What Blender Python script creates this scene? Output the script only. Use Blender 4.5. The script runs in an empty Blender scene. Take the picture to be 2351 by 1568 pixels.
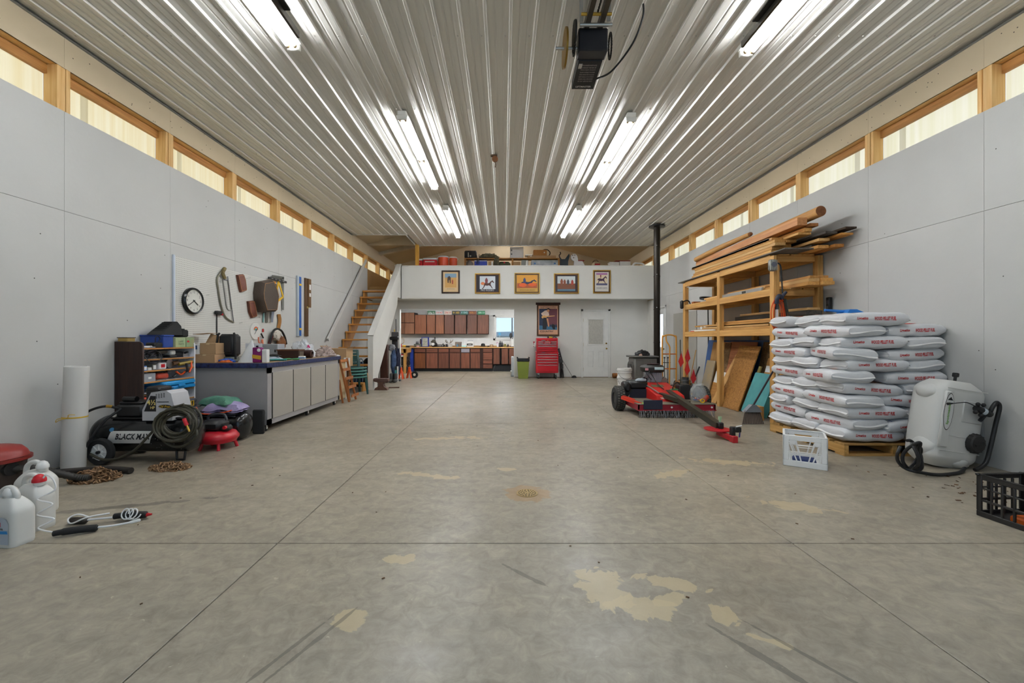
import bpy, math, random
from mathutils import Vector, Matrix, noise as mnoise
R = random.Random(7)
SC = bpy.context.scene
COL = SC.collection
# ------------------------------------------------------------------ camera
# level camera 1.15 m above the slab in the open overhead-door bay, looking along +Y
cam = bpy.data.cameras.new('camera'); camo = bpy.data.objects.new('camera', cam); COL.objects.link(camo)
camo.location = (0, 0, 1.15); camo.rotation_euler = (math.pi/2, 0, 0)
cam.sensor_width = 36; cam.lens = 963/2351*36; cam.clip_start = .03; cam.clip_end = 500
cam.shift_x = 18.5/2351; cam.shift_y = -4/2351
SC.camera = camo
# ------------------------------------------------------------------ sky, sun, exposure
wd = bpy.data.worlds.new('sky'); SC.world = wd; wd.use_nodes = True
wn = wd.node_tree; wn.nodes.clear()
_o = wn.nodes.new('ShaderNodeOutputWorld'); _b = wn.nodes.new('ShaderNodeBackground')
_t = wn.nodes.new('ShaderNodeTexCoord'); _s = wn.nodes.new('ShaderNodeSeparateXYZ'); _r = wn.nodes.new('ShaderNodeValToRGB')
wn.links.new(_t.outputs['Generated'], _s.inputs[0]); wn.links.new(_s.outputs['Z'], _r.inputs[0])
_r.color_ramp.elements[0].color = (.62, .82, .97, 1); _r.color_ramp.elements[1].color = (.36, .60, .95, 1)
_r.color_ramp.elements[0].position = .0; _r.color_ramp.elements[1].position = .7
wn.links.new(_r.outputs[0], _b.inputs[0]); wn.links.new(_b.outputs[0], _o.inputs[0])
_b.inputs[1].default_value = 0.80
sl = bpy.data.lights.new('sun', 'SUN'); slo = bpy.data.objects.new('sun', sl); COL.objects.link(slo)
sl.energy = 2.5; sl.angle = .01; sl.color = (1, .95, .86)
slo.rotation_euler = Vector((-2.8, -1.5, -1.6)).to_track_quat('-Z', 'Y').to_euler()
vs = SC.view_settings
SC.display_settings.display_device = 'sRGB'
vs.view_transform = 'Standard'; vs.look = 'None'; vs.exposure = 0.66; vs.gamma = 1; vs.use_curve_mapping = False
SC.cycles.use_denoising = True; SC.cycles.use_adaptive_sampling = True; SC.cycles.adaptive_threshold = .15
SC.cycles.max_bounces = 5; SC.cycles.diffuse_bounces = 3; SC.cycles.glossy_bounces = 2; SC.cycles.transmission_bounces = 6
SC.cycles.sample_clamp_indirect = 6; SC.cycles.caustics_reflective = False; SC.cycles.caustics_refractive = False
TUBE = 50.0      # fluorescent tube emission
PANE = 0.66      # daylit fibreglass panes
# ------------------------------------------------------------------ measured frame of the room
XL, XR, YB, ZC = -4.03, 4.40, 12.85, 3.94      # side walls, wall under the loft, ceiling
YF, YM, YE = -.35, 12.28, 15.80                # door end, loft front, far end
def fx(px, d): return (px-1157)/963*d          # metres across, from a reading of the survey photo at distance d
def fz(py, d): return 1.15-(py-780)/963*d      # height
def fd(py): return 963*1.15/(py-780)           # distance of a point on the slab
def yl(px): return 963*XL/(px-1157)            # distance along the left wall
# ------------------------------------------------------------------ materials
def lin(h):
    h = h.lstrip('#'); c = [int(h[i:i+2], 16)/255 for i in (0, 2, 4)]
    return tuple(x/12.92 if x <= .04045 else ((x+.055)/1.055)**2.4 for x in c)+(1,)
_mc = {}
def mat(h, rough=.6, metal=0, var=.10, scale=6, bump=0, bscale=60, stretch=(1, 1, 1), h2=None, spec=.5, coat=0, emit=0, alpha=1, trans=0, world=False, ior=1.45, rnd=0, dist=0):
    key = (h, rough, metal, var, scale, bump, bscale, stretch, h2, spec, coat, emit, alpha, trans, world, rnd, dist)
    if key in _mc: return _mc[key]
    m = bpy.data.materials.new('m_'+h.lstrip('#')); m.use_nodes = True; _mc[key] = m
    nt = m.node_tree; n = nt.nodes; L = nt.links; p = n['Principled BSDF']
    tc = n.new('ShaderNodeNewGeometry' if world else 'ShaderNodeTexCoord'); mp = n.new('ShaderNodeMapping')
    L.new(tc.outputs['Position' if world else 'Object'], mp.inputs[0]); mp.inputs['Scale'].default_value = stretch
    if rnd:
        oi = n.new('ShaderNodeObjectInfo'); ml = n.new('ShaderNodeMath'); ml.operation = 'MULTIPLY'; ml.inputs[1].default_value = 37
        L.new(oi.outputs['Random'], ml.inputs[0]); L.new(ml.outputs[0], mp.inputs['Location'])
    nz = n.new('ShaderNodeTexNoise'); nz.inputs['Scale'].default_value = scale; nz.inputs['Detail'].default_value = 5; nz.inputs['Distortion'].default_value = dist
    L.new(mp.outputs[0], nz.inputs['Vector'])
    rp = n.new('ShaderNodeValToRGB'); rp.color_ramp.elements[0].position = .3; rp.color_ramp.elements[1].position = .7
    a = lin(h); b = lin(h2) if h2 else tuple(min(1, x*(1+var)) for x in a[:3])+(1,)
    if not h2: a = tuple(x*(1-var) for x in a[:3])+(1,)
    rp.color_ramp.elements[0].color = a; rp.color_ramp.elements[1].color = b
    L.new(nz.outputs['Fac'], rp.inputs[0]); out = rp.outputs[0]
    if rnd:
        hs = n.new('ShaderNodeHueSaturation'); mr = n.new('ShaderNodeMapRange'); mr.inputs['To Min'].default_value = 1-rnd; mr.inputs['To Max'].default_value = 1+rnd*.8
        L.new(oi.outputs['Random'], mr.inputs['Value']); L.new(mr.outputs[0], hs.inputs['Value']); L.new(out, hs.inputs['Color']); out = hs.outputs[0]
    L.new(out, p.inputs['Base Color'])
    p.inputs['Roughness'].default_value = rough; p.inputs['Metallic'].default_value = metal
    p.inputs['Specular IOR Level'].default_value = spec; p.inputs['Coat Weight'].default_value = coat
    p.inputs['IOR'].default_value = ior
    if trans: p.inputs['Transmission Weight'].default_value = trans
    if emit:
        L.new(out, p.inputs['Emission Color']); p.inputs['Emission Strength'].default_value = emit
    if alpha < 1: p.inputs['Alpha'].default_value = alpha
    if bump:
        nb = n.new('ShaderNodeTexNoise'); nb.inputs['Scale'].default_value = bscale; nb.inputs['Detail'].default_value = 4
        L.new(mp.outputs[0], nb.inputs['Vector']); bp = n.new('ShaderNodeBump'); bp.inputs['Strength'].default_value = bump; bp.inputs['Distance'].default_value = .02
        L.new(nb.outputs['Fac'], bp.inputs['Height']); L.new(bp.outputs[0], p.inputs['Normal'])
    return m
def c(h, r=.55, m=0, **k):
    k.setdefault('var', .035); return mat(h, r, m, **k)
def wood(h1, h2, ax='y', rough=.55, rnd=.12, sc=5):
    st = {'x': (.06, 1, 1), 'y': (1, .06, 1), 'z': (1, 1, .06)}[ax]
    return mat(h1, rough, 0, 0, sc*6, .12, 60, st, h2, rnd=rnd, dist=.6)
# ------------------------------------------------------------------ mesh builder (world coordinates)
def cat(pts, n=6, closed=False):
    P = [Vector(p) for p in pts]; o = []; N = len(P)
    if N < 3: return P
    for i in range(N if closed else N-1):
        g = (lambda k: P[k % N]) if closed else (lambda k: P[max(0, min(N-1, k))])
        a, b, d, e = g(i-1), g(i), g(i+1), g(i+2)
        for j in range(n):
            t = j/n
            o.append(.5*((2*b)+(d-a)*t+(2*a-5*b+4*d-e)*t*t+(3*b-a-3*d+e)*t**3))
    if not closed: o.append(P[-1])
    return o
_tx = {}
def textdata(s, bold=0, shear=0, sx=1):
    k = (s, bold, shear, sx)
    if k not in _tx:
        cu = bpy.data.curves.new('t', 'FONT'); cu.body = s; cu.size = 1; cu.offset = bold; cu.shear = shear; cu.resolution_u = 2
        ob = bpy.data.objects.new('t', cu); COL.objects.link(ob)
        me = ob.evaluated_get(bpy.context.evaluated_depsgraph_get()).to_mesh()
        V = [v.co.copy() for v in me.vertices]; F = [tuple(q.vertices) for q in me.polygons]
        bpy.data.objects.remove(ob); bpy.data.curves.remove(cu)
        if V:
            x0 = min(v.x for v in V); x1 = max(v.x for v in V); y0 = min(v.y for v in V); y1 = max(v.y for v in V)
        else: x0 = x1 = y0 = y1 = 0
        _tx[k] = ([((v.x-x0), (v.y-y0)) for v in V], F, max(1e-6, x1-x0), max(1e-6, y1-y0))
    return _tx[k]
class M:
    def __init__(s): s.v = []; s.f = []; s.mi = []; s.cm = 0; s.X = None
    def add(s, V, F):
        b = len(s.v)
        for p in V:
            p = Vector(p); s.v.append(s.X @ p if s.X else p)
        for q in F: s.f.append(tuple(i+b for i in q)); s.mi.append(s.cm)
        return s
    def mt(s, i): s.cm = i; return s
    def at(s, loc=(0, 0, 0), rot=(0, 0, 0), sc=(1, 1, 1)):
        from mathutils import Euler
        s.X = Matrix.Translation(loc) @ Euler(rot, 'XYZ').to_matrix().to_4x4() @ Matrix.Diagonal((*sc, 1)); return s
    def box(s, x0, x1, y0, y1, z0, z1):
        V = [(x, y, z) for x in (x0, x1) for y in (y0, y1) for z in (z0, z1)]
        return s.add(V, [(0, 1, 3, 2), (4, 6, 7, 5), (0, 4, 5, 1), (2, 3, 7, 6), (0, 2, 6, 4), (1, 5, 7, 3)])
    def rb(s, x0, x1, y0, y1, z0, z1, b=.006):
        b = min(b, (x1-x0)*.45, (y1-y0)*.45, (z1-z0)*.45)
        V = []; ix = {}
        for i in (0, 1):
            for j in (0, 1):
                for k in (0, 1):
                    X = (x0, x1)[i]; Y = (y0, y1)[j]; Z = (z0, z1)[k]
                    dx = b*(1-2*i); dy = b*(1-2*j); dz = b*(1-2*k)
                    ix[i, j, k] = len(V); V += [(X, Y+dy, Z+dz), (X+dx, Y, Z+dz), (X+dx, Y+dy, Z)]
        F = []
        q = lambda a, t: ix[a]+t
        F += [tuple(q((i, j, k), 0) for j, k in ((0, 0), (0, 1), (1, 1), (1, 0))) for i in (0, 1)]
        F += [tuple(q((i, j, k), 1) for i, k in ((0, 0), (0, 1), (1, 1), (1, 0))) for j in (0, 1)]
        F += [tuple(q((i, j, k), 2) for i, j in ((0, 0), (0, 1), (1, 1), (1, 0))) for k in (0, 1)]
        for k in (0, 1):
            for j in (0, 1): F.append((q((0, j, k), 1), q((1, j, k), 1), q((1, j, k), 2), q((0, j, k), 2)))
            for i in (0, 1): F.append((q((i, 0, k), 0), q((i, 1, k), 0), q((i, 1, k), 2), q((i, 0, k), 2)))
        for i in (0, 1):
            for j in (0, 1): F.append((q((i, j, 0), 0), q((i, j, 1), 0), q((i, j, 1), 1), q((i, j, 0), 1)))
        F += [(ix[a], ix[a]+1, ix[a]+2) for a in ix]
        return s.add(V, F)
    def bar(s, p0, p1, w, h, up=(0, 0, 1)):       # rectangular bar from p0 to p1; w across, h along up
        p0 = Vector(p0); p1 = Vector(p1); d = (p1-p0).normalized(); u = Vector(up); a = d.cross(u)
        if a.length < 1e-5: a = d.cross(Vector((1, 0, 0)))
        a.normalize(); u = a.cross(d).normalized(); V = []
        for p in (p0, p1):
            for i, j in ((-1, -1), (1, -1), (1, 1), (-1, 1)): V.append(p+a*(w/2*i)+u*(h/2*j))
        return s.add(V, [(0, 1, 2, 3), (7, 6, 5, 4), (0, 4, 5, 1), (1, 5, 6, 2), (2, 6, 7, 3), (3, 7, 4, 0)])
    def tube(s, pts, r, n=8, closed=False, caps=True):
        P = [Vector(p) for p in pts]; N = len(P); rr = r if isinstance(r, (list, tuple)) else [r]*N
        V = []; prev = None
        for i in range(N):
            a = P[(i-1) % N] if closed or i else P[0]; b = P[(i+1) % N] if closed or i < N-1 else P[-1]
            d = (b-a)
            if d.length < 1e-9: d = Vector((0, 0, 1))
            d.normalize()
            if prev is None:
                u = d.orthogonal().normalized()
            else:
                u = prev-d*prev.dot(d)
                u = u.normalized() if u.length > 1e-6 else d.orthogonal().normalized()
            prev = u; w = d.cross(u)
            for k in range(n):
                t = 2*math.pi*k/n; V.append(P[i]+(u*math.cos(t)+w*math.sin(t))*rr[i])
        F = []
        for i in range(N if closed else N-1):
            i2 = (i+1) % N
            for k in range(n): F.append((i*n+k, i*n+(k+1) % n, i2*n+(k+1) % n, i2*n+k))
        if caps and not closed: F += [tuple(range(n-1, -1, -1)), tuple((N-1)*n+k for k in range(n))]
        return s.add(V, F)
    def cyl(s, p0, p1, r, r1=None, n=20): return s.tube([p0, p1], [r, r if r1 is None else r1], n)
    def lathe(s, prof, o=(0, 0, 0), n=24, ax='z', a0=0, a1=2*math.pi, ring=False):
        if ring: prof = list(prof)+[prof[0]]
        full = abs(a1-a0) > 6.28; K = n if full else n+1; V = []; o = Vector(o)
        for r, z in prof:
            for k in range(K):
                t = a0+(a1-a0)*k/n; x, y = r*math.cos(t), r*math.sin(t)
                V.append(o+Vector({'z': (x, y, z), 'x': (z, x, y), 'y': (x, z, y)}[ax]))
        F = []
        for i in range(len(prof)-1):
            for k in range(n):
                k2 = (k+1) % K
                F.append((i*K+k, i*K+k2, (i+1)*K+k2, (i+1)*K+k))
        if full and not ring:
            if prof[0][0] > 1e-4 and not (prof[1][0] < 1e-4 and prof[1][1] == prof[0][1]): F.append(tuple(range(n)))
            if prof[-1][0] > 1e-4 and not (prof[-2][0] < 1e-4 and prof[-2][1] == prof[-1][1]): F.append(tuple((len(prof)-1)*K+k for k in range(n)))
        return s.add(V, F)
    def prism(s, poly, d0, d1, pl='xz'):           # 2-D outline, thickness between d0 and d1 on the third axis
        f = {'xz': lambda a, b, d: (a, d, b), 'yz': lambda a, b, d: (d, a, b), 'xy': lambda a, b, d: (a, b, d)}[pl]
        n = len(poly); V = [f(a, b, d0) for a, b in poly]+[f(a, b, d1) for a, b in poly]
        return s.add(V, [tuple(range(n)), tuple(range(2*n-1, n-1, -1))]+[(i, (i+1) % n, n+(i+1) % n, n+i) for i in range(n)])
    def grid(s, fn, nu, nv, closeu=False):
        V = [fn(i/(nu if closeu else nu-1), j/(nv-1)) for i in range(nu) for j in range(nv)]
        F = []
        for i in range(nu if closeu else nu-1):
            i2 = (i+1) % nu
            for j in range(nv-1): F.append((i*nv+j, i2*nv+j, i2*nv+j+1, i*nv+j+1))
        return s.add(V, F)
    def ball(s, o, r, n=12, m=8):
        r = (r, r, r) if not isinstance(r, (tuple, list)) else r
        V = [Vector(o)+Vector((r[0]*math.sin(math.pi*j/m)*math.cos(2*math.pi*i/n), r[1]*math.sin(math.pi*j/m)*math.sin(2*math.pi*i/n), r[2]*math.cos(math.pi*j/m))) for j in range(m+1) for i in range(n)]
        return s.add(V, [(j*n+i, j*n+(i+1) % n, (j+1)*n+(i+1) % n, (j+1)*n+i) for j in range(m) for i in range(n)])
    def lump(s, o, r, seed=0, amp=.25, fr=2.5, n=28, m=16, flat=True):   # crumpled cloth, flat underneath
        o = Vector(o); V = []
        for j in range(m+1):
            for i in range(n):
                d = Vector((math.sin(math.pi*j/m)*math.cos(2*math.pi*i/n), math.sin(math.pi*j/m)*math.sin(2*math.pi*i/n), math.cos(math.pi*j/m)))
                k = 1+amp*mnoise.turbulence(d*fr+Vector((seed*3.1, seed*1.7, seed)), 3, True)-amp*.5
                p = Vector((d.x*r[0]*k, d.y*r[1]*k, d.z*r[2]*k))
                if flat: p.z = max(p.z, 0)
                V.append(o+p)
        return s.add(V, [(j*n+i, j*n+(i+1) % n, (j+1)*n+(i+1) % n, (j+1)*n+i) for j in range(m) for i in range(n)])
    def text(s, t, o, xd, ud, h, w=None, bold=0, shear=0, center=True, off=.001):
        V, F, tw, th = textdata(t, bold, shear); k = h/th; kx = k if w is None else w/tw
        o = Vector(o); xd = Vector(xd).normalized(); ud = Vector(ud).normalized(); nn = xd.cross(ud)
        ox = tw*kx/2 if center else 0
        return s.add([o+xd*(x*kx-ox)+ud*(y*k-(h/2 if center else 0))+nn*off for x, y in V], F)
    def quad(s, *p): return s.add(p, [tuple(range(len(p)))])
    def flat(s, poly, o, xd, ud, off=.001):        # printed flat shape on a surface
        o = Vector(o); xd = Vector(xd); ud = Vector(ud); nn = xd.cross(ud).normalized()
        return s.quad(*[o+xd*a+ud*b+nn*off for a, b in poly])
    def bounds(s):
        return [min(p[i] for p in s.v) for i in range(3)], [max(p[i] for p in s.v) for i in range(3)]
def ell(cx, cy, rx, ry, n=14, a0=0, a1=2*math.pi): return [(cx+rx*math.cos(a0+(a1-a0)*i/n), cy+ry*math.sin(a0+(a1-a0)*i/n)) for i in range(n)]
def mesh(m, name, mats, off=(0, 0, 0), smooth=True):
    me = bpy.data.meshes.new(name); o = Vector(off)
    me.from_pydata([tuple(p-o) for p in m.v], [], m.f)
    for x in (mats if isinstance(mats, (list, tuple)) else [mats]): me.materials.append(x)
    if max(m.mi, default=0) > 0: me.polygons.foreach_set('material_index', m.mi)
    me.validate()
    import bmesh as _bm
    b = _bm.new(); b.from_mesh(me); _bm.ops.recalc_face_normals(b, faces=b.faces); b.to_mesh(me); b.free()
    if smooth:
        me.shade_smooth(); me.set_sharp_from_angle(angle=math.radians(38))
    return me
def ob(name, data, parent=None):
    o = bpy.data.objects.new(name, data); COL.objects.link(o)
    if parent: o.parent = parent
    return o
def setp(o, label=None, category=None, group=None, kind=None):
    for k, v in (('label', label), ('category', category), ('group', group), ('kind', kind)):
        if v: o[k] = v
    return o
def basept(ms):
    lo = [min(m.bounds()[0][i] for m in ms) for i in range(3)]; hi = [max(m.bounds()[1][i] for m in ms) for i in range(3)]
    return Vector(((lo[0]+hi[0])/2, (lo[1]+hi[1])/2, lo[2]))
def P(m, name, mats, *subs, label=None, kind=None, smooth=True): return (m, name, mats, subs, label, kind, smooth)
def W(name, label, category, *parts, group=None, kind=None, rot=None, base=None):
    """a thing authored in world coordinates: Empty (or single mesh) at its base, parts below it"""
    allm = [p[0] for p in parts]
    b = Vector(base) if base is not None else basept(allm)
    if len(parts) == 1 and not parts[0][3]:
        r = ob(name, mesh(parts[0][0], name, parts[0][2], b, parts[0][6]))
    else:
        r = ob(name, None)
        r.empty_display_size = .1
        for p in parts:
            o = ob(p[1], mesh(p[0], p[1], p[2], b, p[6]), r); setp(o, p[4], kind=p[5])
            for q in p[3]:
                o2 = ob(q[1], mesh(q[0], q[1], q[2], b, q[6]), o); setp(o2, q[4], kind=q[5])
    r.location = b
    if rot: r.rotation_euler = rot
    return setp(r, label, category, group, kind)
def S(name, *parts):                                # a piece of the setting
    r = W(name, None, None, *parts, kind='structure'); return r
def tree(o, loc=None, rot=None, label=None, group=None, parent=None):
    cpy = o.copy(); COL.objects.link(cpy); cpy.parent = parent
    if loc is not None: cpy.location = loc
    if rot is not None: cpy.rotation_euler = rot
    if label: cpy['label'] = label
    if group: cpy['group'] = group
    for ch in [x for x in o.children]: tree(ch, parent=cpy)
    return cpy
# ================================================================== MATERIALS OF THE SHELL
PAINT = mat('c4c3bf', .75, var=.03, scale=1.4, bump=.05, bscale=25, world=True)
PAINTW = mat('dcdad4', .7, var=.025, scale=2, bump=.03, bscale=30, world=True)
TAN = mat('cdbc9e', .85, var=.05, scale=1.2, bump=.03, world=True)
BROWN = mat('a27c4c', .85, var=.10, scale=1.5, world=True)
PINE = wood('efc98c', 'd8a560', 'z'); PINEY = wood('f0cb8e', 'dba964', 'y'); PINEX = wood('e0b271', 'c98f4a', 'x')
GIRT = wood('c08a4a', 'a06c34', 'y')  # darker than the other pine: the girt's shade is put into its colour
def metal_ceiling():
    m = mat('dddad2', .41, .16, var=.04, scale=30, bump=.06, bscale=9, stretch=(1, .035, 1), world=True)
    return m
STEEL = metal_ceiling()
def pane_mat(e, h1, h2):
    m = bpy.data.materials.new('fibreglass'); m.use_nodes = True; nt = m.node_tree; n = nt.nodes; L = nt.links; p = n['Principled BSDF']
    g = n.new('ShaderNodeNewGeometry'); mp = n.new('ShaderNodeMapping'); mp.inputs['Scale'].default_value = (1, 14, .3); nz = n.new('ShaderNodeTexNoise')
    nz.inputs['Scale'].default_value = 1.6; nz.inputs['Detail'].default_value = 6
    L.new(g.outputs['Position'], mp.inputs[0]); L.new(mp.outputs[0], nz.inputs['Vector'])
    r = n.new('ShaderNodeValToRGB'); r.color_ramp.elements[0].position = .35; r.color_ramp.elements[1].position = .65
    r.color_ramp.elements[0].color = lin(h1); r.color_ramp.elements[1].color = lin(h2)
    L.new(nz.outputs['Fac'], r.inputs[0]); p.inputs['Base Color'].default_value = (.30, .28, .21, 1); L.new(r.outputs[0], p.inputs['Emission Color'])
    p.inputs['Emission Strength'].default_value = e; p.inputs['Roughness'].default_value = .4
    return m
PANE_L = pane_mat(PANE*.68, 'e9d9a4', 'f6efcf'); LAP_L = pane_mat(PANE*.42, 'e0cf96', 'efe3b4')
PANE_R = pane_mat(PANE*.72, 'e6e6c8', 'f4f4e6'); LAP_R = pane_mat(PANE*.42, 'dedbb8', 'ecead0')
def floor_mat():
    m = bpy.data.materials.new('concrete'); m.use_nodes = True; nt = m.node_tree; n = nt.nodes; L = nt.links; p = n['Principled BSDF']
    g = n.new('ShaderNodeNewGeometry'); pos = g.outputs['Position']
    def noise(sc, det=5, dist=0, vec=None, rough=.55):
        q = n.new('ShaderNodeTexNoise'); q.inputs['Scale'].default_value = sc; q.inputs['Detail'].default_value = det; q.inputs['Distortion'].default_value = dist; q.inputs['Roughness'].default_value = rough
        L.new(vec or pos, q.inputs['Vector']); return q.outputs['Fac']
    def ramp(f, a, b, ca=(0, 0, 0, 1), cb=(1, 1, 1, 1)):
        q = n.new('ShaderNodeValToRGB'); q.color_ramp.elements[0].position = a; q.color_ramp.elements[1].position = b
        q.color_ramp.elements[0].color = ca; q.color_ramp.elements[1].color = cb; L.new(f, q.inputs[0]); return q.outputs[0]
    def math_(op, a, b=None):
        q = n.new('ShaderNodeMath'); q.operation = op
        for i, x in enumerate((a, b)):
            if x is None: continue
            if isinstance(x, (int, float)): q.inputs[i].default_value = x
            else: L.new(x, q.inputs[i])
        return q.outputs[0]
    def mix(f, a, b):
        q = n.new('ShaderNodeMix'); q.data_type = 'RGBA'; L.new(f, q.inputs[0])
        for i, x in ((6, a), (7, b)):
            if isinstance(x, tuple): q.inputs[i].default_value = x
            else: L.new(x, q.inputs[i])
        return q.outputs[2]
    base = ramp(noise(.9, 6, .4), .32, .7, lin('887f6f'), lin('b3a993'))
    fine = ramp(noise(14, 8, .8, rough=.7), .3, .72, lin('776e60'), lin('c4b9a2'))
    col = mix(math_('MULTIPLY', 1.0, .55), base, fine)
    mpv = n.new('ShaderNodeMapping'); mpv.inputs['Scale'].default_value = (1, 3.2, 1); mpv.inputs['Rotation'].default_value = (0, 0, .5); L.new(pos, mpv.inputs[0])
    str_ = ramp(noise(2.6, 8, .5, mpv.outputs[0], .7), .45, .85)
    col = mix(math_('MULTIPLY', str_, .5), col, lin('6c675e'))
    # worn, bare speckles and patches of old tan coating
    sp = ramp(noise(26, 4, .5), .70, .74)
    col = mix(math_('MULTIPLY', sp, .6), col, lin('cfc5ae'))
    big = ramp(noise(.5, 6, .4), .35, .75)
    col = mix(math_('MULTIPLY', big, .30), col, lin('6a655c'))
    bn = math_('SUBTRACT', noise(9.5, 6, .6), .5)
    def blob(cx, cy, rx, ry, ang=0, amp=.9, sc=7):
        mp = n.new('ShaderNodeMapping'); mp.vector_type = 'TEXTURE'
        mp.inputs['Location'].default_value = (cx, cy, 0); mp.inputs['Rotation'].default_value = (0, 0, ang); mp.inputs['Scale'].default_value = (rx, ry, 1)
        L.new(pos, mp.inputs[0]); ln = n.new('ShaderNodeVectorMath'); ln.operation = 'LENGTH'; L.new(mp.outputs[0], ln.inputs[0])
        d = math_('ADD', ln.outputs['Value'], math_('MULTIPLY', bn, amp*4))
        return ramp(d, .92, 1.0, (1, 1, 1, 1), (0, 0, 0, 1))
    tan = lin('c4b28c')
    for b in ((.46, 1.93, .11, .16, .1, .8, 9), (.60, 1.80, .14, .07, -.2, .9, 10), (.80, 1.98, .13, .05, -.35, .8, 10), (.74, 1.86, .09, .04, .3, .8, 12), (.93, 1.75, .05, .07, .5, 1, 12), (1.02, 1.60, .07, .02, -.5, .8, 12),
              (-.64, 1.72, .06, .07, .2, .7, 10), (-.62, 3.55, .26, .05, -.3, .9, 8), (.02, 3.72, .08, .05, 0, .7, 12), (2.0, 2.9, .2, .08, -.4, .9, 9), (-.55, 2.2, .08, .05, 0, .8, 9), (1.45, 3.6, .2, .07, .5, .9, 8), (-.65, 4.9, .4, .06, .1, 1, 8), (2.1, 3.95, .35, .08, -.2, 1, 8)):
        col = mix(math_('MULTIPLY', blob(*b), .68), col, tan)
    for b in ((.10, 2.05, .16, .014, -.75, .5, 16), (.98, 1.45, .30, .016, -1.0, .5, 14), (1.12, 1.5, .3, .009, -1.0, .5, 14), (-.72, 1.6, .22, .010, 1.15, .5, 14), (-.80, 1.55, .2, .008, 1.15, .5, 14), (-2.6, 2.9, .5, .03, .3, .8, 10), (1.5, 8.5, .5, .04, .15, .8, 8)):
        col = mix(math_('MULTIPLY', blob(*b), .55), col, lin('4b4943'))
    # rusty concrete around the drain
    col = mix(math_('MULTIPLY', blob(.173, 3.14, .17, .17, .785, .35, 12), .55), col, lin('a8834f'))
    L.new(col, p.inputs['Base Color'])
    rr = n.new('ShaderNodeMapRange'); L.new(noise(3, 5), rr.inputs[0]); rr.inputs['From Min'].default_value = .3; rr.inputs['From Max'].default_value = .7; rr.inputs['To Min'].default_value = .29; rr.inputs['To Max'].default_value = .48
    L.new(rr.outputs[0], p.inputs['Roughness']); p.inputs['Specular IOR Level'].default_value = .5
    bp = n.new('ShaderNodeBump'); bp.inputs['Strength'].default_value = .08; bp.inputs['Distance'].default_value = .02
    mb = n.new('ShaderNodeMapping'); mb.inputs['Scale'].default_value = (.8, 3, 1); L.new(pos, mb.inputs[0])
    L.new(math_('ADD', noise(3.5, 5, .3, mb.outputs[0]), math_('MULTIPLY', noise(60, 4), .15)), bp.inputs['Height']); L.new(bp.outputs[0], p.inputs['Normal'])
    return m
CONC = floor_mat()
# ================================================================== FLOOR: slabs between sawn control joints
xs = [XL-.13, -1.28, 1.63, XR+.13]; ysl = [-5, -1.0, 2.37, 5.74, 9.11, 12.9, 16.0]; g = .003
slabs = []
for i in range(3):
    for j in range(6):
        slabs.append(P(M().rb(xs[i]+g, xs[i+1]-g, ysl[j]+g, ysl[j+1]-g, -.12, 0, .002), 'slab', CONC, smooth=False))
S('floor', P(M().box(XL-.13, XR+.13, -5, 16, -.2, -.012), 'subgrade', c('4a4038', .9)), *slabs)
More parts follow.
